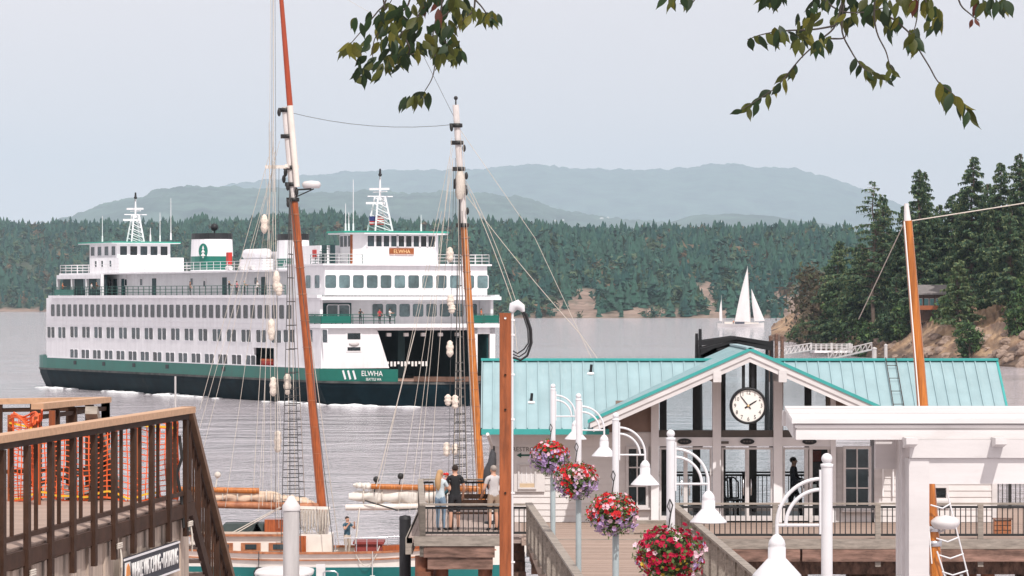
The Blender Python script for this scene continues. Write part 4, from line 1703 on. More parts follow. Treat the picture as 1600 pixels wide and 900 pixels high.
# saloon front, set back behind a balcony, z 9.2 to 12.2
sf = MB()
fbox(sf, 3.0, 3.3, 0.5, 21.6, 8.8, KB0)
fbox(sf, 3.3, 9.0, 0.36, 21.64, KB0 - .3, KB0 - .02)
sf.build('saloon_front', M['ship_white'], ferry)
for k in range(9):
    px = 590 + 21 * k
    v, z = front_vz(px, 487, 3.0)
    if v < 21:
        link('window', W_front, ferry, F(2.996, v, 10.75))
bo = MB()
fbox(bo, 2.9, 3.0, .9, 5.2, 9.3, 11.6)
bo.build('balcony_doorway', M['ship_dark_green'], ferry)
v, z = front_vz(520, 487, 2.9)
link('window', W_front, ferry, F(2.89, v, 10.6))
v, z = front_vz(532, 487, 2.9)
link('window', W_front, ferry, F(2.89, v + .4, 10.6))
bk = MB()
fbox(bk, -0.9, 3.0, -0.3, 22.4, 8.75, 9.2)
bk.build('balcony_deck', M['ship_white'], ferry)
railing([(3, -.2), (-.8, -.2), (-.8, 9.0)], 9.2, 1.1, 1.3, m_raild, panel=None)
railing([(2.8, -.22), (-.82, -.22), (-.82, 3.4)], 9.22, 1.02, 1.3, M['ship_green'], panel=M['ship_green'])
railing([(-.8, 18.5), (-.8, 22.3), (3, 22.3)], 9.2, 1.1, 1.3, m_raild, panel=M['ship_green'])
# side return of the saloon near the corner
# ---- front wall of the car deck with the great mouth
fw = MB()
v7, _ = front_vz(588, 540)
v19, _ = front_vz(736, 540)
fbox(fw, -0.3, 0.0, 0.0, v7 - .2, SZ0, 8.8)
fw.prism([F(-0.3, v7 - .2, SZ0), F(-0.3, v7 + 1.5, SZ0), F(-.3, v7 + .1, 8.2), F(-0.3, v7 - .2, 8.8)], F(0.3, 0, 0))
fbox(fw, -0.3, 0.0, v7 - .2, v19, 8.45, 8.8)
fbox(fw, -0.3, 0.0, v19, v19 + .7, 2.8, 8.8)
fbox(fw, -0.3, 0.0, 21.4, 22.1, 2.8, 8.8)
fbox(fw, -0.3, 0.0, v19, 22.1, 8.0, 8.8)
fw.build('front_wall', M['ship_white'], ferry)
mt = MB()
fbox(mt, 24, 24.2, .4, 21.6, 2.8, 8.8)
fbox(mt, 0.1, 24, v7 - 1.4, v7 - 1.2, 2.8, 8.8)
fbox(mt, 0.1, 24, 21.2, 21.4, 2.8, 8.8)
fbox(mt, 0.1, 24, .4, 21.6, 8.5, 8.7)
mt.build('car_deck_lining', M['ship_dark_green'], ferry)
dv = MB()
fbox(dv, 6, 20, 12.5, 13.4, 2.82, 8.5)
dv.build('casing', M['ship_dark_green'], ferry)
for k in range(5):
    b = MB()
    vv = lerp(v7 + 1.8, v19 - 1.5, k / 4)
    fbox(b, .4, .7, vv - .28, vv + .28, 7.75, 8.15)
    b.build('deck_light', M['sign_white'], ferry)
for k in range(12):
    b = MB()
    vv = lerp(v7 + 1.6, v7 + 6.5, k / 11)
    fbox(b, .3, .4, vv - .12, vv + .12, 4.3 + .25 * (k % 3 == 0), 4.85)
    b.build('lane_sign', M['sign_white'], ferry)
# cargo window in the near front wall
v, z = front_vz(551, 532)
b = MB()
fbox(b, -.36, -.3, v - .95, v + .95, 6.0, 8.3)
o_ = b.build('window_frame', M['frame_grey'], ferry)
b = MB()
fbox(b, -.40, -.365, v - .8, v + .8, 7.45, 8.15)
fbox(b, -.40, -.365, v - .8, v + .8, 6.15, 6.55)
b.build('pane', M['dark_glass'], o_)
b = MB()
b.ball(F(-.4, v, 6.95), .42, 10, 6, (.4, 1.6, .7))
b.build('life_raft', M['white'], o_)
# three pale stripes and the name on the green bow quarter


def on_bow(v):
    q = [p for p in ring if p[0] <= .01 and p[1] < 8]
    q.sort(key=lambda p: p[1])
    vs_ = [p[1] for p in q]
    us_ = [p[0] for p in q]
    u = float(np.interp(v, vs_, us_))
    u2 = float(np.interp(v + .1, vs_, us_))
    return u, (u2 - u) / .1


for px in (541, 549, 557):
    best = None
    for vv in np.linspace(.07, 5, 300):
        u, s_ = on_bow(vv)
        w = FO + FA * u + FB * vv
        e = abs(800 + w.x / w.y * FPX - px)
        if best is None or e < best[0]:
            best = (e, vv, u, s_)
    _, vv, u, s_ = best
    t2 = Vector((s_, -1, 0)).normalized()
    nrm = Vector((t2.y, -t2.x, 0))
    if nrm.x > 0:
        nrm = -nrm
    b = MB()
    c = Vector(F(u, vv, 0)) + nrm * .16
    b.bar(c + Vector((0, 0, 2.95)), c + Vector((0, 0, 3.95)) - t2 * .35, .06, .22, up=t2)
    b.build('bow_stripe', M['frame_grey'], ferry)


def bow_text(s, px0, px1, z, size, m):
    pos = []
    for px in (px0, px1):
        best = None
        for vv in np.linspace(.07, 8, 500):
            u, s_ = on_bow(vv)
            w = FO + FA * u + FB * vv
            e = abs(800 + w.x / w.y * FPX - px)
            if best is None or e < best[0]:
                best = (e, vv, u)
        pos.append(Vector(F(best[2], best[1], z)))
    a, c = pos
    t2 = (c - a).normalized()
    nrm = Vector((t2.y, -t2.x, 0))
    if nrm.x > 0:
        nrm = -nrm
    ang = math.atan2(t2.y, t2.x)
    o2_ = text_obj('lettering', s, size, m, ferry, (a + c) / 2 + nrm * .55, (R(90), 0, ang), .01)
    wdt = o2_.dimensions.x
    o2_.scale.x = (c - a).length / max(.1, o2_.data and (max(v.co.x for v in o2_.data.vertices) - min(v.co.x for v in o2_.data.vertices)))
    return o2_


bow_text('ELWHA', 569, 602, 3.62, .85, M['sign_white'])
bow_text('SEATTLE WA', 576, 600, 2.98, .42, M['sign_white'])

# ---- forward pilothouse
fp = MB()
u5, v5, v16 = 2.2, 5.6, 16.6
poly = [(2.2, 7.0), (2.2, 15.4), (3.6, v16), (7.0, v16), (7.0, v5), (3.6, v5)]
fp.prism([F(u, v, KB1 + .2) for u, v in poly], (0, 0, 19.55 - KB1 - .2))
fph = fp.build('pilothouse', M['ship_white'], ferry)
rf = MB()
polr = [(1.4, 6.2), (1.4, 16.4), (3.0, v16 + 1), (7.8, v16 + 1), (7.8, v5 - 1.2), (3.0, v5 - 1.2)]
rf.cur = 0
rf.prism([F(u, v, 19.55) for u, v in polr], (0, 0, .16))
rf.cur = 1
rf.prism([F(3.5 + (u - 3.5) * 1.02, 11 + (v - 11) * 1.02, 19.72) for u, v in polr], (0, 0, .2))
rf.build('roof', [M['ship_white'], M['trim_green']], fph)
wp2 = win_mesh(1.0, 1.25, M['dark_glass'], axis='v')
for k in range(9):
    vv = lerp(7.4, 15.0, k / 8)
    link('window', wp2, fph, F(2.196, vv, 18.75))
wp3 = win_mesh(.95, 1.25, M['dark_glass'], axis='u')
for uu in (4.2, 5.4, 6.5):
    link('window', wp3, fph, F(uu, v5 - .004, 18.75))
bp = MB()
bp.b2(F(3.55, v5 - .15, KB1 + .2), F(3.85, v5 + .1, 19.5))
bp.build('corner_post', M['brown_sign'], fph)
v, z = front_vz(627, 395, 2.2)
nb = MB()
nb.b2(F(2.05, v - 1.55, 17.15), F(2.19, v + 1.55, 17.95))
nbo = nb.build('name_board', M['brown_sign'], ferry)
text_obj('lettering', 'ELWHA', .62, M['gold'], nbo, F(2.03, v, 17.55), (R(90), 0, R(-90)), .01)
railing([(ub, .5), (-.3, .5), (-.3, 21.3), (ub, 21.3)], KB1 + .2, 1.1, 1.7, M['frame_grey'], r=.03)
railing([(8.5, 2.5), (1.6, 2.5), (1.6, 6.0)], KB1 + .2, 1.1, 1.3, m_raild, r=.035)
hs_ = MB()
fbox(hs_, 8, 16, 3.5, 18.5, KB1 + .2, KB1 + 2.4)
hs_.build('officers_house', M['ship_white'], ferry)
b = MB()
uq, _ = side_uz(492, 400, 3.5)
b.b2(F(uq - .5, 3.38, KB1 + .9), F(uq + .5, 3.5, KB1 + 1.9))
b.build('life_ring', M['red'], ferry)
for px in (507, 520):
    u, _ = side_uz(px, 396, 3.5)
    link('doorway', dke, ferry, F(u, 3.497, KB1 + .22))
# stairs up to the bridge wing
stp = MB()
for k in range(9):
    stp.b2(F(8.6 - k * .45, 2.7, KB1 + .25 + k * .27), F(8.15 - k * .45, 3.4, KB1 + .32 + k * .27))
stp.build('stair', m_raild, ferry)
ml = lattice_mast(F(4.6, 9.6, 19.9), 6.6, ferry, 'front', 2.2)
# flag on its halyard
v, z = front_vz(577, 330, 5)
fl = MB()
nxs, nys = 12, 7
for j in range(nys):
    for i in range(nxs):
        def fp_(a, c):
            return F(5 + .12 * math.sin(a * 1.1), v + .16 * a, 20.7 + .14 * c)
        fl.cur = 2 if (i < 5 and j >= 3) else (j % 2)
        fl.add([fp_(i, j), fp_(i + 1, j), fp_(i + 1, j + 1), fp_(i, j + 1)], [(0, 1, 2, 3)])
fl.build('flag', [M['red'], M['white'], mat('flag blue', (0.03, 0.04, 0.16), 0.8)], ferry)
for px, hh in ((540, 3.2), (552, 6.0), (658, 2.0), (545, 2.2)):
    v, z = front_vz(px, 350, 4.5)
    whip(4.5, v, 19.9, hh)

# ---- passengers
def tint(me, mats):
    m2 = me.copy()
    for i, q in enumerate(mats):
        if q is not None:
            m2.materials[i] = q
    return m2


LOW = person_mesh({}, cmat('navy cloth', (0.02, 0.025, 0.05)), cmat('dark trousers', (0.03, 0.03, 0.035)), M['black'], fingers=False, sub=1)
LOW2 = person_mesh(dict(armL=(0.10, -0.22, -0.2), foreL=(-0.04, -0.2, 0.05), armR=(-0.10, -0.22, -0.2), foreR=(0.04, -0.2, 0.05)), cmat('navy cloth', (0, 0, 0)), cmat('dark trousers', (0, 0, 0)), M['black'], fingers=False, sub=1)
shirts = {'black': (0.015, 0.015, 0.018), 'white': (0.7, 0.68, 0.66), 'red': (0.45, 0.04, 0.05), 'orange': (0.6, 0.16, 0.05), 'blue': (0.06, 0.12, 0.25), 'brown': (0.16, 0.08, 0.05), 'pink': (0.55, 0.22, 0.24), 'green': (0.05, 0.12, 0.07)}
side_p = [(98, 'orange', 'ferry passenger in orange at the after corner of the promenade deck'), (143, 'white', 'ferry passenger in white by the glazed verandah'),
          (151, 'brown', 'ferry passenger in brown beside the verandah post'), (297, 'brown', 'ferry passenger in brown alone at the rail below the rear funnel'),
          (358, 'black', 'ferry passenger in black left of the pair near the forward doors'), (370, 'pink', 'ferry passenger in pink between two dark figures at the promenade rail'),
          (382, 'green', 'ferry passenger in dark green leaning at the promenade rail'), (402, 'white', 'ferry passenger in white nearest the forward funnel on the promenade')]
for k, (px, c, lab) in enumerate(side_p):
    u, _ = side_uz(px, 450, .7)
    person(lab, FO + FA * u + FB * .7 + Vector((0, 0, SZ1 + .3)), FRZ + (3.14 if k % 3 else 2.6) - 3.14 + R(0), tint(LOW if k % 2 else LOW2, [None, cmat('cloth ' + c, shirts[c])]),
           'short', HAIR_DK if k % 2 else HAIR_BL, face=False, group='passengers on the ferry')
front_p = [(563, 'black', 'ferry passenger in black on the green railed bow balcony'), (593, 'red', 'ferry passenger in red on the bow balcony'),
           (609, 'white', 'ferry passenger in white beside the one in red on the bow balcony'), (752, 'orange', 'ferry passenger in orange at the far end of the bow balcony')]
for k, (px, c, lab) in enumerate(front_p):
    v, _ = front_vz(px, 490, .2)
    person(lab, FO + FA * .2 + FB * v + Vector((0, 0, 9.2)), FRZ - R(90) + .3 * k, tint(LOW if k % 2 else LOW2, [None, cmat('cloth ' + c, shirts[c])]),
           'short', HAIR_DK, face=False, group='passengers on the ferry')

# ---- white water along the hull
fo = MB()
m_foam = mat('white foam', (0.75, 0.77, 0.78), 0.9, 0.1, 2)
for k in range(190):
    u = rng.choice([rng.normal(63, 2.5), rng.normal(66, 5), rng.normal(42, 3), rng.normal(45, 6), rng.normal(90, 3), rng.normal(6, 6), rng.normal(-8, 3)])
    if u > 0:
        v = 1.0 - abs(rng.normal(0, .55)) - (0.6 if rng.uniform() < .4 else 0)
    else:
        v = 11 - math.sqrt(max(0.01, 1 - (u / 15.5) ** 2)) * 10.2 - abs(rng.normal(0, .5))
    s = rng.uniform(.15, .75)
    p = FO + FA * u + FB * v
    fo.ball((p.x, p.y, 0.0), s, 7, 4, (1.6, .9, rng.uniform(.15, .42)))
struct(fo.build('foam', m_foam), 'stuff')
# ---------------------------------------------------------------- schooner at the dock
DS = 165.0
SX = PX(505, DS)                                   # foot of the mainmast
sch = thing('schooner', 'white and teal wooden schooner with two raked varnished masts', 'schooner', (SX, DS, 0))


def sp(px, py, dy=0.0):
    """a point of the schooner in its own coordinates"""
    q = P(px, py, DS + dy)
    return Vector((q.x - SX, dy, q.z))


XS, XB = PX(285, DS) - SX, PX(812, DS) - SX         # stern and bow


def sheer(x):
    f = (x - XS) / (XB - XS)
    return 1.25 + 0.75 * (f - 0.38) ** 2 + 0.35 * max(0, f - .6)


def half(x):
    f = (x - XS) / (XB - XS)
    return 2.25 * max(0.02, (1 - max(0, (f - .42) / .58) ** 2.2)) * (0.62 + .38 * min(1, f / .25))


N = 28
hb = MB()
hb.sm = True
xs_ = [lerp(XS, XB, k / N) for k in range(N + 1)]


def hull_rings(x):
    h, s_ = half(x), sheer(x)
    return [(h * .55, -.8), (h * .86, 0.0), (h * .955, .64), (h * .96, .68), (h, s_ - .02)]


for side in (-1, 1):
    for a in range(4):
        hb.cur = 0 if a < 2 else (2 if a == 2 else 1)
        vs, fs = [], []
        for x in xs_:
            r_ = hull_rings(x)
            rk = max(0, (x - XB + 2)) * 0.12
            vs += [(x + rk * r_[a][1], side * r_[a][0], r_[a][1]), (x + rk * r_[a + 1][1], side * r_[a + 1][0], r_[a + 1][1])]
        for k in range(N):
            fs.append((2 * k, 2 * k + 2, 2 * k + 3, 2 * k + 1))
        hb.add(vs, fs)
hb.cur = 1
r_ = hull_rings(XS)
hb.sm = False
hb.add([(XS, -r_[0][0], -.8), (XS, r_[0][0], -.8), (XS - .25, r_[4][0], r_[4][1]), (XS - .25, -r_[4][0], r_[4][1])], [(0, 1, 2, 3)])
hb.build('hull', [M['teal_hull'], M['boat_white'], mat('boot top white', (.75, .73, .70), .5)], sch)
ck = MB()
for side in (-1, 1):
    pts = [(x, side * half(x), sheer(x)) for x in xs_]
    for a, c in zip(pts[:-1], pts[1:]):
        ck.bar(a, c, .22, .09)
    pts = [(x, side * (half(x) + .02), sheer(x) - .30) for x in xs_]
    for a, c in zip(pts[:-1], pts[1:]):
        ck.bar(a, c, .07, .06)
ck.build('cap_rail', M['teak'], sch)
dk_ = MB()
vs = [(x, s_ * half(x) * .97, sheer(x) - .30) for x in xs_ for s_ in (-1, 1)]
dk_.add(vs, [(2 * k, 2 * k + 2, 2 * k + 3, 2 * k + 1) for k in range(N)])
dk_.build('deck', mat('pale scrubbed deck', (.45, .38, .30), .8, .15, 2, aniso=(.4, 6, 1)), sch)
# after cabin with portlights
ca, cb_ = sp(300, 850).x, sp(447, 850).x
cz0, cz1 = .95, PZ(835, DS - 1.2)
cbm = MB()
cbm.b2((ca, -1.2, cz0), (cb_, 1.2, cz1))
cab = cbm.build('cabin', M['boat_white'], sch)
crm = MB()
crm.b2((ca - .12, -1.35, cz1), (cb_ + .12, 1.35, cz1 + .09))
crm.build('cabin_roof', mat('tan canvas cabin top', (.52, .42, .34), .8, .1, 2), cab)
tr_ = MB()
tr_.b2((ca - .1, -1.38, cz1 - .08), (cb_ + .1, -1.36, cz1 + .02))
tr_.build('trim', M['teak'], cab)
plm = MB()
plm.b2((-.42, -.03, -.17), (.42, .02, .17))
plm.cur = 1
plm.b2((-.24, -.045, -.11), (.24, -.031, .11))
plme = plm.mesh('portlight', [M['teak'], M['dark_glass']])
for px in (352, 395, 438):
    link('portlight', plme, cab, (sp(px, 0).x, -1.21, cz0 + .50))
for px, w in ((318, .8), (378, .9), (422, .7)):
    b = MB()
    x = sp(px, 0).x
    b.prism([(x - w, -.7, cz1 + .09), (x + w, -.7, cz1 + .09), (x + w * .8, -.7, cz1 + .42), (x - w * .8, -.7, cz1 + .42)], (0, 1.4, 0))
    b.build('skylight', mat('dark canvas cover', (.05, .07, .07), .8), cab)
b = MB()
x = sp(432, 0).x
b.b2((x - .45, -1.0, cz1 + .09), (x + .45, .3, cz1 + .62))
b.build('companion_hatch', M['varnish'], cab)
# forward deckhouse, boxes, red hatch
b = MB()
b.b2((sp(470, 0).x, -.9, .9), (sp(520, 0).x, .9, 1.95))
dhh = b.build('deckhouse', M['boat_white'], sch)
b = MB()
b.b2((sp(469, 0).x, -.98, .95), (sp(480, 0).x, -.9, 1.9))
b.build('door', M['varnish'], dhh)
b = MB()
b.b2((sp(556, 0).x, -1.0, .9), (sp(598, 0).x, .8, 1.55))
b.b2((sp(553, 0).x, -1.1, 1.55), (sp(601, 0).x, .9, 1.65))
b.build('hatch', mat('dark red hatch', (.22, .035, .03), .6, .15, 3), sch)
b = MB()
for k in range(8):
    x = sp(lerp(528, 640, k / 7), 0).x
    b.bar((x, -half(x) + .08, sheer(x)), (x, -half(x) + .08, sheer(x) + .62), .04, .04)
b.path([(sp(lerp(528, 640, k / 7), 0).x, -half(sp(lerp(528, 640, k / 7), 0).x) + .08, sheer(sp(lerp(528, 640, k / 7), 0).x) + .62) for k in range(8)], .02, 5)
b.build('lifeline', M['steel'], sch)
# varnished name plank along the bow rail
b = MB()
for side in (-1,):
    for k in range(5):
        x0_, x1_ = sp(600 + 12 * k, 0).x, sp(612 + 12 * k, 0).x
        b.bar((x0_, side * (half(x0_) + .04), sheer(x0_) + .16), (x1_, side * (half(x1_) + .04), sheer(x1_) + .16), .06, .22)
struct(b.build('bow_plank', M['varnish'], sch), 'thing')


# ---- masts
def mast(name, foot, head, z_split, r0, r1, lab_m):
    a, c = Vector(foot), Vector(head)
    f = (z_split - a.z) / (c.z - a.z)
    m_ = a.lerp(c, f)
    b = MB()
    b.cur = 0
    b.tube(a.lerp(c, -.02), a.lerp(c, .05), r0 * 1.02, r0 * 1.02, 14)
    b.cur = 1
    b.tube(a.lerp(c, .05), m_, r0, lerp(r0, r1, f), 14)
    b.cur = 0
    b.tube(m_, c, lerp(r0, r1, f), r1, 14)
    return b.build(name, [mat('mast white paint ' + lab_m, (.62, .58, .56), .5, .15, 2, aniso=(3, 3, .4)), M['varnish' if lab_m == 'a' else 'varnish2']], sch), a, c


m1f, m1h = sp(507, 838), sp(446, 167)
m2f, m2h = sp(757, 838), sp(712, 164)
mm, a1, c1 = mast('mainmast', m1f, m1h, PZ(312, DS), .205, .165, 'a')
fm2, a2, c2 = mast('foremast', m2f, m2h, PZ(352, DS), .19, .135, 'b')


def at1(py):
    z = PZ(py, DS)
    return a1.lerp(c1, (z - a1.z) / (c1.z - a1.z))


def at2(py):
    z = PZ(py, DS)
    return a2.lerp(c2, (z - a2.z) / (c2.z - a2.z))


# topmast, doubled on the mainmast
tmb = MB()
t0, t1 = sp(464, 292, .0) , sp(434, -60)
tm_pts = [sp(464, 292, -.25), sp(453, 165, -.25), sp(434, -70, -.25)]
tmb.cur = 1
tmb.tube(tm_pts[0], tm_pts[1], .13, .13, 12)
tmb.cur = 0
tmb.tube(tm_pts[1], tm_pts[2], .13, .08, 12)
tmb.build('topmast', [mat('red brown varnish', (.33, .055, .022), .35, .15, 3, aniso=(5, 5, .4)), M['boat_white']], mm)
# hoops, caps and black ironwork
for px_at, rows, par in ((at1, (172, 213, 262, 288, 312), mm), (at2, (196, 223, 264, 352, 292), fm2)):
    for q in rows:
        b = MB()
        c = px_at(q)
        b.lathe([(.15, -.09), (.235, -.08), (.235, .08), (.15, .09)], c, 12)
        b.box(c + Vector((-.24, 0, 0)), (.16, .16, .18))
        b.build('mast_band', M['iron'], par)
def hoop(c, r):
    b = MB()
    b.lathe([(r - .04, -.035), (r + .012, 0), (r - .04, .035)], c, 10)
    b.build('mast_hoop', M['teak'], sch)


for q in range(11):
    hoop(at1(lerp(335, 750, q / 10)), .205)
for q in range(15):
    hoop(at2(lerp(372, 740, q / 14)), .185)
# spreaders, radar and blocks on the mainmast
b = MB()
c = at1(261)
b.bar(c + Vector((-1.1, -.1, 0)), c + Vector((.35, -.1, 0)), .12, .14)
b.bar(c + Vector((-.1, -1.6, 0)), c + Vector((-.1, 1.6, 0)), .12, .14)
b.build('spreader', M['boat_white'], mm)
b = MB()
c = sp(487, 291)
b.bar(at1(297) + Vector((.1, -.2, 0)), c + Vector((0, -.2, -.12)), .07, .07)
b.bar(at1(308) + Vector((.1, -.2, 0)), c + Vector((.1, -.2, -.12)), .05, .05)
arm = b.build('radar_arm', M['iron'], mm)
b = MB()
b.lathe([(0.001, -.14), (.34, -.14), (.40, -.03), (.40, .06), (.32, .15), (0.001, .19)], c + Vector((0, -.2, .05)), 16)
b.build('radar_dome', M['white'], arm)
for f_, tab, r_ in ((at1, ((176, -.35), (270, -.3), (280, -.42), (292, -.25), (300, .2), (318, -.3)), .12), (at2, ((200, -.3), (232, .3), (275, .32), (285, -.3), (300, .25), (330, .25)), .11)):
    for q, dx in tab:
        b = MB()
        b.ball(f_(q) + Vector((dx * .8, -.25, 0)), r_, 8, 6, (.7, .6, 1.5))
        b.build('rigging_block', M['iron'], sch)
b = MB()
b.path([at2(268) + Vector((.02 * math.sin(k), -.25, -.3 * k)) for k in range(5)], [.14, .22, .2, .23, .12], 8)
b.build('rope_coil', M['rope'], fm2)
b = MB()
c = at2(167)
b.tube(c, c + Vector((0, 0, .35)), .04, .03)
b.ball(c + Vector((0, 0, .38)), .09)
b.build('mast_light', M['iron'], fm2)


# ---- standing and running rigging: each line a part
def line(a, c, r=.018, m='rope', sag=0.0, name='rigging_line', n=8):
    r *= .72
    a, c = Vector(a), Vector(c)
    if sag:
        pts = [a.lerp(c, k / n) + Vector((0, 0, -sag * 4 * (k / n) * (1 - k / n))) for k in range(n + 1)]
    else:
        pts = [a, c]
    b = MB()
    b.path(pts, r, 5, cap=False)
    return b.build(name, M[m], sch)


def dl(px, side):
    x = sp(px, 0).x
    return Vector((x, side * (half(x) + .05), sheer(x)))


def ratline(p):
    b = MB()
    b.path(p, .02, 4, cap=False)
    b.build('ratline', M['dark_rope'], sch)


for side in (-1, 1):
    tops = at1(292)
    base = [dl(444, side), dl(458, side), dl(475, side), dl(526, side)]
    sh = [(tops + Vector((-.12, side * .2, 0)), q) for q in base]
    for a, c in sh:
        line(a, c, .024, 'dark_rope' if side < 0 else 'rope', name='shroud')
    for k in range(40):
        f = .12 + .85 * k / 39
        if k % 3 == 0 or f > .55:
            ratline([a.lerp(c, f) for a, c in sh[:3]])
    tops = at2(300)
    base = [dl(706, side), dl(718, side), dl(732, side)]
    sh = [(tops + Vector((-.08, side * .15, 0)), q) for q in base]
    for a, c in sh:
        line(a, c, .024, 'dark_rope' if side < 0 else 'rope', name='shroud')
    for k in range(36):
        f = .12 + .85 * k / 35
        if k % 3 == 0 or f > .5:
            ratline([a.lerp(c, f) for a, c in sh])
mh = at1(176) + Vector((-.3, -.2, 0))
for px, py, r_ in ((312, 640, .016), (306, 690, .014), (318, 700, .014), (352, 792, .014), (395, 780, .016), (410, 790, .014), (424, 800, .014), (432, 815, .014), (436, 825, .02)):
    line(mh + Vector((rng.uniform(-.5, .1), 0, rng.uniform(-3, 0))), sp(px, py, rng.uniform(-1.6, .5)), r_, 'rope')
# halyards that run straight up out of the picture beside the topmast
for dx, m_ in ((-.75, 'dark_rope'), (-.55, 'rope'), (-.38, 'dark_rope'), (-.95, 'rope'), (-.6, 'rope')):
    c = tm_pts[2] + Vector((dx * .3, -.2, 0))
    line(c, sp(438 + 18 * dx, 300, -.3), .012, m_)
line(sp(436, 262, -.3), sp(430, 815, -1.6), .014, 'dark_rope')
line(sp(430, 262, -1), sp(404, 800, -1.9), .012)
line(at1(262) + Vector((-1.1, -.1, 0)), sp(440, 690, -1.5), .012, 'rope')
# spring stay and forestays
line(at1(174), at2(194), .016, 'dark_rope', sag=.35, name='spring_stay')
line(sp(440, -60, -.2), sp(398 + 250, 60, 0), .01, 'rope')
line(sp(648, 60, 0), at2(192), .012, 'dark_rope')
line(at2(196), sp(836, 372, .0), .016, 'rope', name='forestay')
line(sp(836, 372, 0), sp(985, 690, 0), .016, 'rope', name='forestay')
line(at2(270), sp(800, 470, 0), .022, 'rope', sag=-.25, name='jib_halyard')
line(sp(800, 470, 0), sp(818, 640, 0), .018, 'rope')
line(at2(275) + Vector((.1, -.1, 0)), sp(808, 476, 0), .018, 'rope', sag=-.4, name='jib_halyard')
line(at2(295), sp(905, 520, 0), .02, 'rope', sag=.15, name='jib_stay')
line(sp(905, 520, 0), sp(990, 640, 0), .02, 'rope', name='jib_stay')
for px, px2, m_ in ((706, 700, 'dark_rope'), (711, 716, 'dark_rope'), (716, 724, 'rope'), (728, 742, 'rope'), (735, 748, 'rope'), (700, 650, 'rope'), (702, 640, 'rope'), (704, 622, 'rope'), (696, 585, 'rope'), (704, 668, 'rope')):
    line(sp(lerp(712, px, .5), 215 + 8 * (px % 7), -.3), sp(px2, 800, -1.2 if px2 > 600 else -.5), .014, m_)
line(sp(722, 330, -.4), sp(742, 800, -1.7), .02, 'dark_rope')
line(sp(648, 520, -.5), sp(588, 760, -.5), .03, 'rope')
line(sp(690, 330, -.5), sp(648, 520, -.5), .016, 'rope')
# baggywrinkle chafing gear
for px, py, l in ((413, 350, 30), (432, 440, 34), (436, 452, 20), (424, 515, 34), (427, 604, 30), (449, 600, 34), (434, 690, 34), (703, 398, 24), (704, 470, 20), (703, 545, 26), (700, 625, 18), (711, 628, 22), (698, 702, 22), (711, 702, 18), (706, 482, 16)):
    b = MB()
    b.sm = True
    h = l / 36.4
    prof = [(.04, -h / 2)] + [(.125 + .022 * math.sin(k * 1.9 + px) + .03 * math.sin(math.pi * k / 7), lerp(-h / 2 + .08, h / 2 - .08, k / 7)) for k in range(8)] + [(.04, h / 2)]
    b.lathe(prof, sp(px, py, -.9), 10)
    b.build('baggywrinkle', M['wrinkle'], sch)


# ---- booms and furled sails
def furled(px0, py0, px1, py1, hgt, m, dy=0.0, seed=0):
    r = np.random.default_rng(seed)
    b = MB()
    b.sm = True
    a, c = sp(px0, py0, dy), sp(px1, py1, dy)
    n, k = 40, 14
    vs, fs = [], []
    for i in range(n + 1):
        f = i / n
        ctr = a.lerp(c, f)
        env = (math.sin(math.pi * min(1, max(0.03, f * .97 + .015))) ** .35)
        ties = .80 + .20 * abs(math.sin(f * math.pi * 7))
        for j in range(k):
            t = 6.2832 * j / k
            rr = hgt / 2 * env * ties * (1 + .16 * math.sin(3 * t + f * 23 + seed) + .09 * math.sin(7 * t - f * 41) + r.normal(0, .03))
            vs.append(ctr + Vector((0, .8 * rr * math.cos(t), rr * math.sin(t))))
    for i in range(n):
        for j in range(k):
            p, q = i * k + j, i * k + (j + 1) % k
            fs.append((p, q, q + k, p + k))
    b.add(vs, fs)
    so_ = b.build('furled_sail', m, sch)
    for f in (.12, .27, .41, .56, .7, .85):
        b = MB()
        ctr = a.lerp(c, f)
        b.lathe([(hgt * .42, -.03), (hgt * .46, 0), (hgt * .42, .03)], (0, 0, 0), 10)
        for i in range(len(b.v)):
            x, y, z = b.v[i]
            b.v[i] = (ctr.x + z, ctr.y + y, ctr.z + x)
        b.build('sail_tie', M['rope'], so_)
    return so_


furled(285, 773, 440, 777, .66, M['sail_tan'], .15, 1)
furled(420, 779, 492, 788, .52, M['sail_tan'], .1, 4)
furled(545, 776, 738, 772, .70, M['sail'], .1, 2)
furled(552, 758, 600, 762, .28, M['sail'], -.1, 5)
for px0, py0, px1, py1, r_, m_, nm in ((270, 787, 498, 792, .17, 'teak', 'main_boom'), (280, 764, 405, 767, .13, 'varnish2', 'main_gaff'), (540, 793, 752, 790, .15, 'boat_white', 'fore_boom'), (580, 760, 752, 764, .14, 'varnish2', 'fore_gaff')):
    b = MB()
    b.tube(sp(px0, py0, -.2), sp(px1, py1, -.05), r_ * .85, r_, 10)
    b.build(nm, M[m_], sch)
b = MB()
b.path([sp(570, 782, -.45), sp(620, 797, -.5), sp(690, 793, -.45)], .035, 6)
b.build('lazy_line', M['iron'], sch)
line(sp(438, 792, -.3), sp(352, 838, -1.3), .03, 'rope', name='mainsheet')
line(sp(441, 792, -.3), sp(360, 838, -1.3), .03, 'rope', name='mainsheet')
line(sp(562, 792, -.4), sp(555, 850, -1.2), .04, 'rope', name='foresheet')
line(sp(562, 792, -.4), sp(556, 850, -1.4), .03, 'rope', name='foresheet')
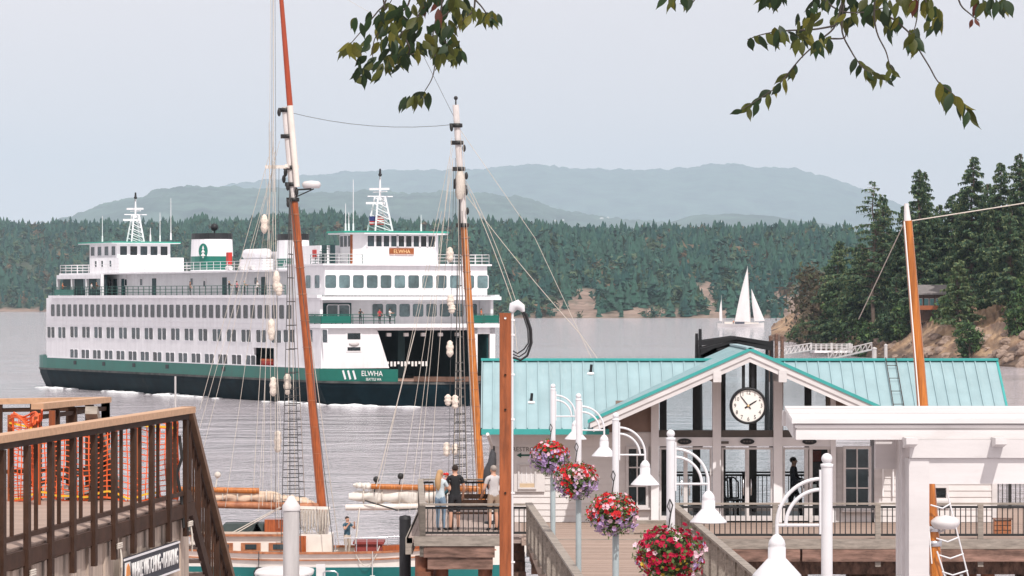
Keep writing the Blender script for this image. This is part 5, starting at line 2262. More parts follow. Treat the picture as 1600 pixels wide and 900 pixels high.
# coils of rope hanging on the pin rail
pr = MB()
pr.bar(sp(468, 793, -.5), sp(516, 794, -.5), .16, .12)
pr.build('pin_rail', M['boat_white'], sch)
for k in range(9):
    b = MB()
    px = 472 + 5 * k
    tp = sp(px, 796, -.55)
    l = .9 + .35 * ((k * 7) % 4) / 3
    b.path([tp, tp + Vector((.10, -.03, -l * .5)), tp + Vector((0.02, -.05, -l)), tp + Vector((-.10, -.03, -l * .5)), tp], .035, 5)
    b.path([tp + Vector((.03, -.06, 0)), tp + Vector((.05, -.08, -l * .8)), tp + Vector((-.05, -.08, -l * .75)), tp + Vector((-.03, -.06, 0))], .03, 5)
    b.build('rope_coil', M['rope'], sch)
# fenders and mooring loops
for px, y0 in ((410, 880), (585, 893)):
    b = MB()
    x = sp(px, 0).x
    yy = -half(x) - .2
    b.path([(x, yy, PZ(y0, DS)), (x, yy, PZ(y0, DS) - .2), (x, yy, PZ(y0, DS) - .6), (x, yy, PZ(y0, DS) - .75)], [.1, .22, .22, .1], 10)
    b.tube((x, yy + .1, sheer(x) + .05), (x, yy, PZ(y0, DS)), .02)
    tag(b.build('fender', M['rubber'] if px == 410 else M['pile_grey'], None, (SX, DS, 0)), 'black rubber fender hung over the teal schooner hull' if px == 410 else 'pale grey fender hung by the schooner bow', 'fender')
line((sp(557, 0).x, -half(sp(557, 0).x) - .08, sheer(0) + .1), (sp(596, 0).x, -half(sp(596, 0).x) - .08, sheer(0) + .3), .03, 'rope', sag=.75, name='mooring_loop')

# ---- the crewman
SHT = cmat('slate blue shirt', (0.035, 0.085, 0.12))
bmw = person_mesh(dict(armL=(.06, -.20, -.17), foreL=(-.10, -.12, .20), armR=(-.05, -.20, -.19), foreR=(.10, -.10, .20), footL=(.12, .05), footR=(-.10, -.06)),
                  SHT, cmat('stone trousers', (.50, .43, .36)), M['teak'], 'short')
px_ = sp(544, 0).x
person('sailor in a slate blue shirt and pale trousers standing on the schooner deck', (SX + px_, DS - .9, sheer(px_) - .28), R(35), bmw, 'short', HAIR_DK)
# small dark burgee pole heads along the booms
for px, py in ((340, 750), (588, 757), (626, 752)):
    b = MB()
    b.bar(sp(px, py - 8, -.2), sp(px - 3, py + 12, -.2), .05, .05)
    b.ball(sp(px, py - 8, -.2), .14)
    b.build('gaff_block', M['iron'] if px > 400 else M['rope'], sch)

# ---------------------------------------------------------------- ketch under sail far out
KD = 1670.0
kt = thing('sailing_yacht', 'white two masted yacht under sail off the far shore', 'yacht', (PX(1158, KD), KD, 0))


def kp(px, py, dy=0.0):
    q = P(px, py, KD)
    return Vector((q.x - PX(1158, KD), dy, q.z))


b = MB()
n = 16
vs, fs = [], []
x0_, x1_ = kp(1121, 0).x, kp(1194, 0).x
for k in range(n + 1):
    f = k / n
    x = lerp(x0_, x1_, f)
    h = 2.2 * (1 - abs(2 * f - .9) ** 2.4 * .85) if f < .95 else .15
    zt = 1.35 + 1.0 * (f - .45) ** 2 * 2
    for s_ in (-1, 1):
        vs += [(x, s_ * h * .6, -.4), (x, s_ * h, zt)]
for k in range(n):
    o_ = 4 * k
    fs += [(o_, o_ + 4, o_ + 5, o_ + 1), (o_ + 2, o_ + 6, o_ + 7, o_ + 3), (o_ + 1, o_ + 5, o_ + 7, o_ + 3)]
b.add(vs, fs)
b.build('hull', M['white'], kt)
b = MB()
b.b2((kp(1132, 0).x, -1.1, 1.3), (kp(1148, 0).x, 1.1, 2.3))
b.b2((kp(1163, 0).x, -1.1, 1.3), (kp(1185, 0).x, 1.1, 2.0))
b.build('cabin', M['boat_white'], kt)
b = MB()
b.b2((kp(1148, 0).x, -1.2, 1.5), (kp(1163, 0).x, 1.2, 2.15))
b.build('sail_cover', cmat('navy cloth', (0, 0, 0)), kt)


def sail(name, pts, belly, m):
    """triangle sail (tack/clew/head) with a curved belly and leech"""
    b = MB()
    b.sm = True
    A_, B_, C_ = [Vector(p) for p in pts]
    n = 12
    vs, fs = [], []
    for j in range(n + 1):
        t = j / n
        l, r = A_.lerp(C_, t), B_.lerp(C_, t)
        for i in range(n + 1):
            s_ = i / n
            p = l.lerp(r, s_)
            p.y += -belly * math.sin(math.pi * s_) * math.sin(math.pi * (t * .8 + .15))
            p.x += .35 * (A_ - B_).normalized().x * math.sin(math.pi * t) * (1 - s_)
            vs.append(p)
    for j in range(n):
        for i in range(n):
            a = j * (n + 1) + i
            fs.append((a, a + 1, a + n + 2, a + n + 1))
    b.add(vs, fs)
    return b.build(name, m, kt)


m_sw = mat('white sailcloth', (.80, .78, .77), .8, .04, .4, trans=.2)
sail('mainsail', [kp(1148, 502, -.6), kp(1172, 503), kp(1168, 418)], .9, m_sw)
sail('jib', [kp(1179, 502), kp(1195, 501, .3), kp(1174, 451)], .7, m_sw)
sail('mizzen', [kp(1124, 501), kp(1129, 502), kp(1127, 468)], .2, m_sw)
b = MB()
b.tube((kp(1173, 0).x, 0, 1), kp(1168, 416), .16, .09)
b.tube((kp(1129, 0).x, 0, 1), kp(1127, 461), .13, .06)
b.bar(kp(1147, 503, -.6), kp(1172, 504), .2, .2)
b.build('mast', M['pile_grey'], kt)
KP = person_mesh({}, cmat('cloth orange', (0, 0, 0)), cmat('dark trousers', (0, 0, 0)), M['black'], fingers=False, sub=0)
person('tiny helmsman in orange in the cockpit of the distant yacht', (PX(1146, KD - .5), KD - 1.6, 1.25), 0, KP, face=False)

# ---------------------------------------------------------------- bare mast of a boat moored this side of the pier house
DMR = 62.0
mr = thing('moored_sailboat', 'bare orange varnished mast of a sailboat moored beside the pier', 'sailboat', (PX(1462, DMR), DMR, 0))


def mp_(px, py, dy=0.0):
    q = P(px, py, DMR)
    return Vector((q.x - PX(1462, DMR), dy, q.z))


b = MB()
b.cur = 0
b.tube(mp_(1475, 1040), mp_(1418, 345), .115, .075, 12)
b.cur = 1
b.tube(mp_(1418, 345), mp_(1416, 318), .06, .035, 10)
b.build('mast', [M['varnish2'], M['white']], mr)
b = MB()
b.tube(mp_(1412, 346, -.1), mp_(1455, 880, -.1), .012, .012, 5)
b.build('halyard', M['sign_white'], mr)
b = MB()
b.tube(mp_(1424, 440, -.06), mp_(1452, 700, .3), .012, .012, 5)
b.build('halyard', M['rope'], mr)
b = MB()
b.tube(mp_(1419, 346), mp_(1680, 305), .010, .010, 5)
b.build('stay', M['rope'], mr)
b = MB()
b.tube(mp_(1414, 346), mp_(1368, 500, 3), .008, .008, 5)
b.build('stay', M['rope'], mr)
for py in (826, 849):
    b = MB()
    c = mp_(lerp(1418, 1475, (py - 345) / 695), py)
    b.lathe([(.10, -.05), (.125, -.04), (.125, .04), (.10, .05)], c, 12)
    b.build('mast_band', M['steel'], mr)
b = MB()
c = mp_(1476, 816, -.1)
b.lathe([(0.001, -.10), (.18, -.10), (.235, -.02), (.235, .03), (.15, .10), (0.001, .12)], c, 16)
b.bar(c + Vector((-.02, 0, -.12)), mp_(1459, 835), .035, .035)
b.build('radar_dome', M['white'], mr)
b = MB()
for a_, c_ in (((1478, 770), (1512, 905)), ((1462, 860), (1476, 905))):
    b.tube(mp_(*a_, -.2), mp_(*c_, -.2), .014, .014, 6)
for k in range(5):
    y_ = 788 + 26 * k
    b.path([mp_(lerp(1452, 1470, k / 4), y_, -.2), mp_(lerp(1470, 1486, k / 4), y_ + 5, -.25), mp_(lerp(1483, 1510, k / 4), y_ - 2, -.2)], .013, 6)
b.build('rope_ladder', M['lamp_white'], mr)
# hull of that boat, below the picture
b = MB()
vs, fs = [], []
for k in range(13):
    f = k / 12
    x = lerp(-5.5, 4.5, f)
    h = 1.5 * (1 - abs(2 * f - .9) ** 2.4 * .85) if f < .98 else .1
    for s_ in (-1, 1):
        vs += [(x, s_ * h * .6, -.4), (x, s_ * h, 1.2)]
for k in range(12):
    o_ = 4 * k
    fs += [(o_, o_ + 4, o_ + 5, o_ + 1), (o_ + 2, o_ + 6, o_ + 7, o_ + 3), (o_ + 1, o_ + 5, o_ + 7, o_ + 3)]
b.add(vs, fs)
b.build('hull', M['boat_white'], mr)

# ---------------------------------------------------------------- motor cruiser roof and white topped piling in front of the schooner
MCD = 140.0
mc = thing('motor_cruiser', 'white cabin roof of a small motor cruiser below the white capped piling', 'boat', (PX(442, MCD), MCD, 0))
zr = PZ(893, MCD)
b = MB()
for k, (w, z) in enumerate(((1.0, zr - .10), (1.06, zr - .04), (1.0, zr), (.7, zr + .05))):
    pass
ringp = [(math.copysign(abs(math.cos(a)) ** .5, math.cos(a)) * 1.08, math.copysign(abs(math.sin(a)) ** .5, math.sin(a)) * 1.5) for a in [6.2832 * k / 20 for k in range(20)]]
vs, fs = [], []
for sc, z in ((.98, zr - .16), (1.0, zr - .08), (.97, zr - .02), (.75, zr + .05), (.01, zr + .08)):
    vs += [(x * sc, y * sc + 1.0, z) for x, y in ringp]
for i in range(4):
    for j in range(20):
        a, c = i * 20 + j, i * 20 + (j + 1) % 20
        fs.append((a, c, c + 20, a + 20))
b.sm = True
b.add(vs, fs)
b.build('cabin_roof', M['white'], mc)
b = MB()
b.b2((-.95, -.3, .6), (.95, 2.3, zr - .14))
b.build('cabin', M['dark_glass'], mc)
b = MB()
b.b2((-1.4, -2.0, -.3), (1.4, 4.0, .7))
b.build('hull', M['white'], mc)
b = MB()
b.b2((PX(500, MCD) - PX(442, MCD) - .14, 0, .6), (PX(508, MCD) - PX(442, MCD) + .0, .2, PZ(882, MCD)))
b.build('davit_post', M['white'], mc)
b = MB()
xx = PX(516, MCD) - PX(442, MCD)
b.path([(xx - .25, 0, .6), (xx - .25, 0, PZ(895, MCD)), (xx - .15, 0, PZ(892.5, MCD)), (xx + .15, 0, PZ(892.5, MCD)), (xx + .27, 0, PZ(896, MCD)), (xx + .3, 0, .6)], .03, 6)
b.build('grab_rail', M['steel'], mc)

PD = 92.0
b = MB()
zt = PZ(797, PD)
b.cur = 0
b.tube((0, 0, -2), (0, 0, zt), .20, .195, 18)
b.cur = 1
b.lathe([(.215, zt - .01), (.215, zt + .10), (.16, zt + .18), (.06, zt + .33), (0.001, zt + .35)], n=18)
tag(b.build('capped_piling', [M['pile_grey'], M['white']], None, (PX(455, PD), PD, 0)), 'tall pale piling with a white conical cap in front of the schooner', 'piling')
b = MB()
zt = PZ(812, 106)
b.tube((0, 0, -2), (0, 0, zt), .17, .16, 12)
b.lathe([(.17, zt), (.15, zt + .10), (0.001, zt + .13)], n=12)
tag(b.build('black_piling', M['rubber'], None, (PX(633, 106), 106, 0)), 'black sleeved piling at the near corner of the viewing platform', 'piling')
# thin grey stake in the water beyond the deck
b = MB()
b.tube((0, 0, -2), (0, 0, PZ(588, 230)), .07, .06, 8)
tag(b.build('channel_stake', M['pile_grey'], None, (PX(274, 230), 230, 0)), 'thin pale stake standing in the water before the ferry hull', 'stake')
# ---------------------------------------------------------------- pier deck (setting) and its timber
DK = 5.80
pier = thing('pier', 'timber pier carrying the aqua roofed ferry building on dark pilings', 'pier', (0, 100, 0))
PO = Vector((0, 100, 0))


def pb(x0, x1, y0, y1, z0, z1, name, m, b=None):
    b = b or MB()
    b.b2((x0, y0 - 100, z0), (x1, y1 - 100, z1))
    return b.build(name, m, pier)


pb(.25, 18, 99.3, 114.5, DK - .16, DK - .02, 'deck_slab', M['walkwood'])
pb(-2.75, .25, 100.2, 114.2, DK - .16, DK - .02, 'platform_slab', M['deckwood'])
pb(.75, 4.9, 36, 99.3, DK - .16, DK - .05, 'walkway_slab', M['walkwood'])
plk = MB()
plk.b2((-2.1, -.21, 0), (2.1, .21, .045))
plme = plk.mesh('plank', M['walkwood'])
for k in range(66):
    y = 70.2 + .44 * k
    o = link('plank', plme, pier, (2.45 + (99 - y) * .02, y - 100, DK - .05 + .004 * (k % 3)))
for k in range(17):
    y = 99.5 + .44 * k
    b = MB()
    b.b2((.3, y - 100 - .21, DK - .02), (16.5, y - 100 + .21, DK + .0 + .003 * (k % 2)))
    b.build('plank', M['walkwood'], pier)
for k in range(20):
    x = -2.7 + .145 * k
    b = MB()
    b.b2((x, .2, DK - .02), (x + .135, 14.2, DK + .004 * (k % 2)))
    b.build('plank', M['deckwood'], pier)
# fascia and header beams
pb(.4, 18, 99.12, 99.28, DK - .24, DK + .01, 'fascia_board', M['railwood'])
for k in range(5):
    x0 = .45 + 3.52 * k
    pb(x0, x0 + 3.46, 99.05, 99.35, DK - .56, DK - .25, 'header_beam', M['bigbeam'])
pb(-2.55, -.2, 99.95, 100.18, DK - .22, DK + .03, 'fascia_board', M['railwood'])
pb(-2.3, -.45, 100.0, 100.3, DK - .52, DK - .235, 'header_beam', M['bigbeam'])
pb(-2.2, -.5, 100.05, 100.35, DK - .83, DK - .535, 'header_beam', M['bigbeam'])
pb(-2.78, -2.6, 100.2, 114.2, DK - .45, DK - .02, 'fascia_board', M['railwood'])
for yy in (99.9, 103.8, 107.7, 111.6, 114.2):
    pb(.5, 17, yy, yy + .35, DK - .95, DK - .57, 'pile_cap', M['creosote'])
for xx in np.arange(.8, 17, 1.3):
    pb(xx, xx + .12, 99.4, 114.4, DK - .56, DK - .17, 'joist', M['creosote'])
k = 0
for yy in (100.1, 104.0, 107.9, 111.8):
    for xx in np.arange(-2.3, 17.5, 2.45):
        if xx < -1 and yy > 112:
            continue
        b = MB()
        r_ = .19 + .03 * ((k * 7) % 3)
        b.tube((xx + .1 * math.sin(k), yy - 100, -2.5), (xx, yy - 100, DK - .9), r_ * 1.1, r_, 10)
        b.build('pile', M['pile_red'] if k % 3 == 0 else M['creosote'], pier)
        k += 1
for xx, yy in ((-2.35, 100.4), (-1.85, 100.5), (-.7, 100.4)):
    b = MB()
    b.tube((xx, yy - 100, -2.5), (xx, yy - 100, DK - .5), .2, .19, 10)
    b.build('pile', M['pile_red'], pier)
for yy in (50, 62, 74, 86, 95):
    for xx in (1.2, 4.3):
        b = MB()
        b.tube((xx, yy - 100, -2.5), (xx, yy - 100, DK - .17), .19, .17, 10)
        b.build('pile', M['creosote'], pier)
for a, c in (((3.5, 100.2, 1.5), (6.0, 100.2, 4.7)), ((11, 100.3, 4.6), (13.2, 100.3, 1.2)), ((-2.2, 101, 4.6), (-.6, 101, 1.5))):
    b = MB()
    b.bar(Vector(a) - PO, Vector(c) - PO, .22, .28)
    b.build('cross_brace', M['creosote'], pier)


# ---------------------------------------------------------------- railings
def rail_thing(lab, pts, top, zb, step, post_step, capw, m_cap, m_post, m_bal, balw=.025, low=.12, post_w=.12, post_drop=.0, cap_h=.05, group=None, cat='railing', name='railing'):
    """pts: polyline (x, y, z of the deck); rails, posts and every baluster a part"""
    o0 = Vector(pts[0])
    t = thing(name, lab, cat, o0, 0, group)
    for a, c in zip(pts[:-1], pts[1:]):
        a, c = Vector(a) - o0, Vector(c) - o0
        ln = (c - a).length
        up = Vector((0, 0, 1))
        b = MB()
        b.bar(a + up * (top - cap_h / 2), c + up * (top - cap_h / 2), capw, cap_h)
        b.build('cap_rail', m_cap, t)
        b = MB()
        b.bar(a + up * (top - cap_h - .06), c + up * (top - cap_h - .06), .05, .06)
        b.build('upper_rail', m_bal if balw < .03 else m_cap, t)
        b = MB()
        b.bar(a + up * low, c + up * low, .05, .06)
        b.build('lower_rail', m_bal if balw < .03 else m_cap, t)
        npst = max(1, round(ln / post_step))
        pm = MB()
        pm.b2((-post_w / 2, -post_w / 2, -post_drop), (post_w / 2, post_w / 2, top - cap_h))
        pme = pm.mesh('post', m_post)
        for k in range(npst + 1):
            link('post', pme, t, a.lerp(c, k / npst))
        bm_ = MB()
        bm_.b2((-balw / 2, -balw / 2, low), (balw / 2, balw / 2, top - cap_h - .05))
        bme = bm_.mesh('baluster', m_bal)
        n = max(2, round(ln / step))
        for k in range(1, n):
            f = k / n
            if abs(f * npst - round(f * npst)) * ln / npst < post_w * .6:
                continue
            link('baluster', bme, t, a.lerp(c, f))
    return t


RT = .88
rail_thing('silvered timber and iron railing round the viewing platform with the family', [(.45, 100.1, DK), (-2.33, 100.1, DK), (-2.72, 114.0, DK), (-.4, 114.0, DK)], RT, 0, .13, 2.8, .16, M['railwood'], M['railwood'], M['iron'], post_drop=.5, post_w=.15)
rail_thing('long iron baluster railing with timber posts along the front of the pier house', [(4.15, 99.2, DK), (17.4, 99.2, DK)], .95, 0, .135, 2.65, .09, M['railwood'], M['railwood'], M['iron'], post_drop=.7, post_w=.14)
rail_thing('timber slatted railing on the side of the boardwalk by the flower baskets', [(.42, 96.5, DK), (1.9, 50.0, DK)], 1.1, 0, .30, 2.4, .17, M['railwood'], M['railwood'], M['railwood'], balw=.06, post_w=.13)
rail_thing('timber slatted railing on the side of the boardwalk towards the white pergola', [(4.02, 97.0, DK), (5.0, 50.0, DK)], 1.1, 0, .30, 2.4, .17, M['railwood'], M['railwood'], M['railwood'], balw=.06, post_w=.13)
rail_thing('far iron railing seen through the glazed hall behind the clock', [(1.6, 113.9, DK), (17.4, 113.9, DK)], 1.1, 0, .13, 2.6, .08, M['iron'], M['iron'], M['iron'], post_w=.09)

# ---------------------------------------------------------------- pier house
BX, BY = PX(1170, 107), 107.0
bh = thing('pier_house', 'white clapboard ferry building with aqua metal roof and glazed gable hall', 'building', (BX, BY, DK))


def bp_(x, y, z):
    return (x - BX, y - BY, z - DK)


def bb(b, x0, x1, y0, y1, z0, z1):
    return b.b2(bp_(x0, y0, z0), bp_(x1, y1, z1))


def bx_(px):
    return PX(px, BY)


def bz_(py):
    return PZ(py, BY)


EY, RY, BYR = 106.1, 109.3, 112.5
EZ, RZ = PZ(672, EY), PZ(565, RY)
XL, XR = -.85, 13.8
sl_ = math.atan2(RZ - EZ, RY - EY)
sln = math.hypot(RZ - EZ, RY - EY)


def roof_panel_mesh(w, length):
    b = MB()
    b.b2((0, 0, 0), (w, length, .03))
    b.b2((-.012, 0, .03), (.016, length, .075))
    return b.mesh('roof_panel', M['roof'])


npan = 46
pw = (XR - XL) / npan
rpm = roof_panel_mesh(pw - .004, sln)
GX0, GX1, GAX, GAZ, GFY, GFZ = 2.18, 10.79, 6.485, PZ(548, 104.6), 104.6, PZ(658, 104.6)
for k in range(npan):
    x = XL + pw * k
    xm = x + pw / 2
    zg = GFZ + (GAZ - GFZ) * (1 - abs(xm - GAX) / (GAX - GX0))      # height of the gable roof here
    f0 = max(0.0, (zg - EZ) / (RZ - EZ) - .05) if GX0 < xm < GX1 else 0.0
    if f0 > .93:
        continue
    me = rpm if f0 == 0 else roof_panel_mesh(pw - .004, sln * (1 - f0))
    o = link('roof_panel', me, bh, bp_(x, lerp(EY, RY, f0), lerp(EZ, RZ, f0)))
    o.rotation_euler = (sl_, 0, 0)
    o = link('roof_panel', me, bh, bp_(x + pw, lerp(BYR, RY, f0), lerp(EZ, RZ, f0)))
    o.rotation_euler = (sl_, 0, R(180))
for q0_, q1_ in ((XL - .03, GAX - .75), (GAX + .75, XR + .03)):
    b = MB()
    b.bar(bp_(q0_, RY, RZ + .06), bp_(q1_, RY, RZ + .06), .26, .07)
    b.build('ridge_cap', M['roof_trim'], bh)
b = MB()
bb(b, XL, GX0 + .5, EY - .10, EY + .02, EZ - .12, EZ + .03)
bb(b, GX1 - .5, XR, EY - .10, EY + .02, EZ - .12, EZ + .03)
b.build('gutter', M['roof_trim'], bh)
b = MB()
for q0_, q1_ in ((XL + .1, GX0 + .4), (GX1 - .4, XR - .1)):
    bb(b, q0_, q1_, EY + .02, 107.0, EZ - .15, EZ - .10)
    bb(b, q0_, q1_, 112, BYR, EZ - .15, EZ - .10)
b.build('soffit', M['siding'], bh)
for x, s_ in ((XL, -1), (XR, 1)):
    b = MB()
    for y0, y1 in ((EY, RY), (BYR, RY)):
        b.bar(bp_(x, y0, EZ - .06), bp_(x, y1, RZ - .06), .06, .22)
    b.build('verge_board', M['iron'] if s_ < 0 else M['roof_trim'], bh)
    b = MB()
    b.prism([bp_(x - .12 * s_, 107.0, EZ), bp_(x - .12 * s_, 111.9, EZ), bp_(x - .12 * s_, RY, RZ - .1)], (-.1 * s_, 0, 0))
    b.build('end_gable', M['siding'], bh)
# gable roof
gang = math.atan2(GAZ - GFZ, GAX - GX0)
glen = math.hypot(GAZ - GFZ, GAX - GX0)
for side in (-1, 1):
    n = 30
    w = (112.5 - GFY) / n
    gm = MB()
    gm.b2((0, 0, 0), (glen, w - .004, .03))
    gm.b2((0, -.012, .03), (glen, .016, .07))
    gme = gm.mesh('roof_panel', M['roof'])
    for k in range(n):
        o = link('roof_panel', gme, bh)
        if side < 0:
            o.location = bp_(GX0, GFY + w * k, GFZ)
            o.rotation_euler = (0, -gang, 0)
        else:
            o.location = bp_(GX1, GFY + w * (k + 1), GFZ)
            o.rotation_euler = (0, -gang, R(180))
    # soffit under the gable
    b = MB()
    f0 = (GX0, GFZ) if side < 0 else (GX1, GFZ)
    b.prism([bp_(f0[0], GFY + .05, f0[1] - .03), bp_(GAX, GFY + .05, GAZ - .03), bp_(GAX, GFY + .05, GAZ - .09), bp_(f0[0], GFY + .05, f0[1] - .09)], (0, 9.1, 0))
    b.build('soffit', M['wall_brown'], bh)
    for q, (off, h, m_, pr) in enumerate(((.04, .085, 'roof_trim', -.10), (-.085, .15, 'white', -.06), (-.235, .14, 'white', -.02))):
        b = MB()
        a_ = Vector(bp_(f0[0] + side * .12, GFY + pr, GFZ - .05 + off))
        c_ = Vector(bp_(GAX, GFY + pr, GAZ + off))
        dirv = (c_ - a_)
        a_ = c_ - dirv * (1.0 if q == 0 else (.985 if q == 1 else .965))
        up = Vector((0, 0, h / 2 / math.cos(gang)))
        b.add([a_ - up, c_ - up, c_ + up, a_ + up] + [p + Vector((0, .07, 0)) for p in (a_ - up, c_ - up, c_ + up, a_ + up)],
              [(0, 1, 2, 3), (7, 6, 5, 4), (0, 4, 5, 1), (1, 5, 6, 2), (2, 6, 7, 3), (3, 7, 4, 0)])
        b.build('rake_board', M[m_], bh)
b = MB()
b.bar(bp_(GAX, GFY - .1, GAZ + .075), bp_(GAX, 112.5, GAZ + .075), .22, .05)
b.build('ridge_cap', M['roof'], bh)


def rake_z(x):
    f = 1 - abs(x - GAX) / (GAX - GX0)
    return GFZ + (GAZ - GFZ) * f - .12


# purlin ends below the rake
for px in (1120, 1222):
    b = MB()
    x = PX(px, 104.8)
    bb(b, x - .11, x + .11, 104.52, 107, PZ(597, 104.7), rake_z(x) - .02)
    b.build('purlin', M['white'], bh)
# clapboards of the flanking walls
FZ = DK


def clap(x0, x1, z0, z1, y, n, mate='siding'):
    h = (z1 - z0) / n
    for k in range(n):
        b = MB()
        z = z0 + h * k
        b.prism([bp_(x0, y, z), bp_(x0, y - .035, z), bp_(x0, y - .012, z + h), bp_(x0, y, z + h)], (x1 - x0, 0, 0))
        b.build('clapboard', M[mate], bh)


WL0, WL1 = bx_(766), bx_(1017)
WR0, WR1 = bx_(1366), 13.5
clap(WL0, bx_(978), DK, bz_(698), 107, 12)
clap(bx_(1014), WL1, DK, bz_(698), 107, 12)
clap(bx_(978), bx_(1014), DK, bz_(795), 107, 2)
clap(WR0, WR1, DK, bz_(698), 107, 12)
clap(bx_(1305), bx_(1318), DK, bz_(698), 107, 12, 'white')
clap(bx_(1318), bx_(1362), DK, bz_(800), 107, 1, 'white')
b = MB()
bb(b, WL0, WL1, 106.95, 107.1, bz_(698), EZ - .1)
b.build('frieze_board', M['siding'], bh)
b = MB()
bb(b, WR0, WR1, 106.95, 107.1, bz_(698), EZ - .1)
b.build('frieze_board', M['siding'], bh)
b = MB()
for x in (WL0, bx_(862), WR1 - .1):
    bb(b, x - .03, x + .11, 106.93, 107.0, DK, bz_(698))
b.build('corner_board', M['white'], bh)
b = MB()
for q_ in ((WL0, WL1, 107.0, 107.15), (WR0, WR1, 107.0, 107.15), (WL0, WL0 + .1, 107.15, 111.9), (WR1 - .1, WR1, 107.15, 111.9), (WL0, bx_(1005), 111.9, 112),
           (bx_(1395), WR1, 111.9, 112), (bx_(1005), bx_(1013), 107.2, 111.9), (bx_(1385), bx_(1393), 107.2, 111.9)):
    b = MB()
    bb(b, *q_, DK, EZ)
    b.build('inner_wall', M['siding'], bh)
b = MB()
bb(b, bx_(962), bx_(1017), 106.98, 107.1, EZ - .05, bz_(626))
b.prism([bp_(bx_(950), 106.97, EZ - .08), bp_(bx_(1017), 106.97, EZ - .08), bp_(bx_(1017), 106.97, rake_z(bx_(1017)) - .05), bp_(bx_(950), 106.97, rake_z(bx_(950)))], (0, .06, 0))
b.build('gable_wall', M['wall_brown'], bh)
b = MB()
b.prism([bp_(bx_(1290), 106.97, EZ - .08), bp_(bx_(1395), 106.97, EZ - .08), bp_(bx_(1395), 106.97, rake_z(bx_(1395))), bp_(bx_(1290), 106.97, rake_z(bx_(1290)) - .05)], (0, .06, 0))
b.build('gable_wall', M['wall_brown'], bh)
# posts, lintel, beam of the glazed hall
for p0, p1 in ((1017, 1029), (1113, 1126), (1208, 1222), (1297, 1305)):
    b = MB()
    xm = (bx_(p0) + bx_(p1)) / 2
    bb(b, bx_(p0), bx_(p1), 106.78, 107.06, DK, rake_z(xm) - .03)
    b.build('hall_post', M['frame_grey'], bh)
segs = ((1029, 1113), (1126, 1208), (1222, 1297))
for p0, p1 in segs:
    b = MB()
    bb(b, bx_(p0), bx_(p1), 106.86, 107.04, bz_(697), bz_(683))
    b.build('lintel', M['frame_grey'], bh)
    b = MB()
    bb(b, bx_(p0), bx_(p1), 106.9, 107.02, bz_(683), bz_(672))
    b.build('beam', M['brown_frame'], bh)
    # clerestory pane, sloped head
    xa, xb = bx_(p0) + .02, bx_(p1) - .02
    b = MB()
    poly = [bp_(xa, 106.95, bz_(672)), bp_(xb, 106.95, bz_(672)), bp_(xb, 106.95, rake_z(xb) - .04)]
    if xa < GAX < xb:
        poly.append(bp_(GAX, 106.95, rake_z(GAX) - .04))
    poly.append(bp_(xa, 106.95, rake_z(xa) - .04))
    b.prism(poly, (0, .02, 0))
    b.build('pane', M['glass'], bh)
    # door panes with pale frames
    for q in range(2):
        a_, c_ = lerp(xa, xb, q / 2), lerp(xa, xb, (q + 1) / 2)
        b = MB()
        zt, zb = bz_(699), DK + .04
        fr = .055
        bb(b, a_, a_ + fr, 106.9, 107.0, zb, zt)
        bb(b, c_ - fr, c_, 106.9, 107.0, zb, zt)
        bb(b, a_ + fr, c_ - fr, 106.9, 107.0, zb, zb + .14)
        bb(b, a_ + fr, c_ - fr, 106.9, 107.0, zt - fr, zt)
        d_ = b.build('door', M['white'], bh)
        b = MB()
        bb(b, a_ + fr, c_ - fr, 106.94, 106.96, zb + .14, zt - fr)
        b.build('pane', M['glass'], d_)
        b = MB()
        hx_ = c_ - .11 if q == 0 else a_ + .11
        b.path([bp_(hx_, 106.9, DK + .75), bp_(hx_, 106.83, DK + .78), bp_(hx_, 106.83, DK + 1.18), bp_(hx_, 106.9, DK + 1.2)], .018, 6)
        b.build('handle', M['steel'], d_)
# rear glazing: dark bronze mullions and rails
for px in (1036, 1088, 1128, 1176, 1218, 1262):
    b = MB()
    x = PX(px, 112)
    wd_ = .10 if px not in (1088, 1176) else .11
    bb(b, x - wd_, x + wd_, 111.85, 112.0, DK, rake_z(x) if GX0 + .4 < x < GX1 - .4 else EZ)
    b.build('rear_mullion', M['brown_frame'], bh)
b = MB()
bb(b, bx_(1013), bx_(1385), 111.87, 111.98, PZ(686, 112), PZ(674, 112))
b.build('rear_beam', M['brown_frame'], bh)
b = MB()
bb(b, bx_(1013), bx_(1385), 107.1, 112, DK + .005, DK + .03)
b.build('hall_floor', mat('slate hall floor', (.12, .11, .11), .5, .1, 2), bh)


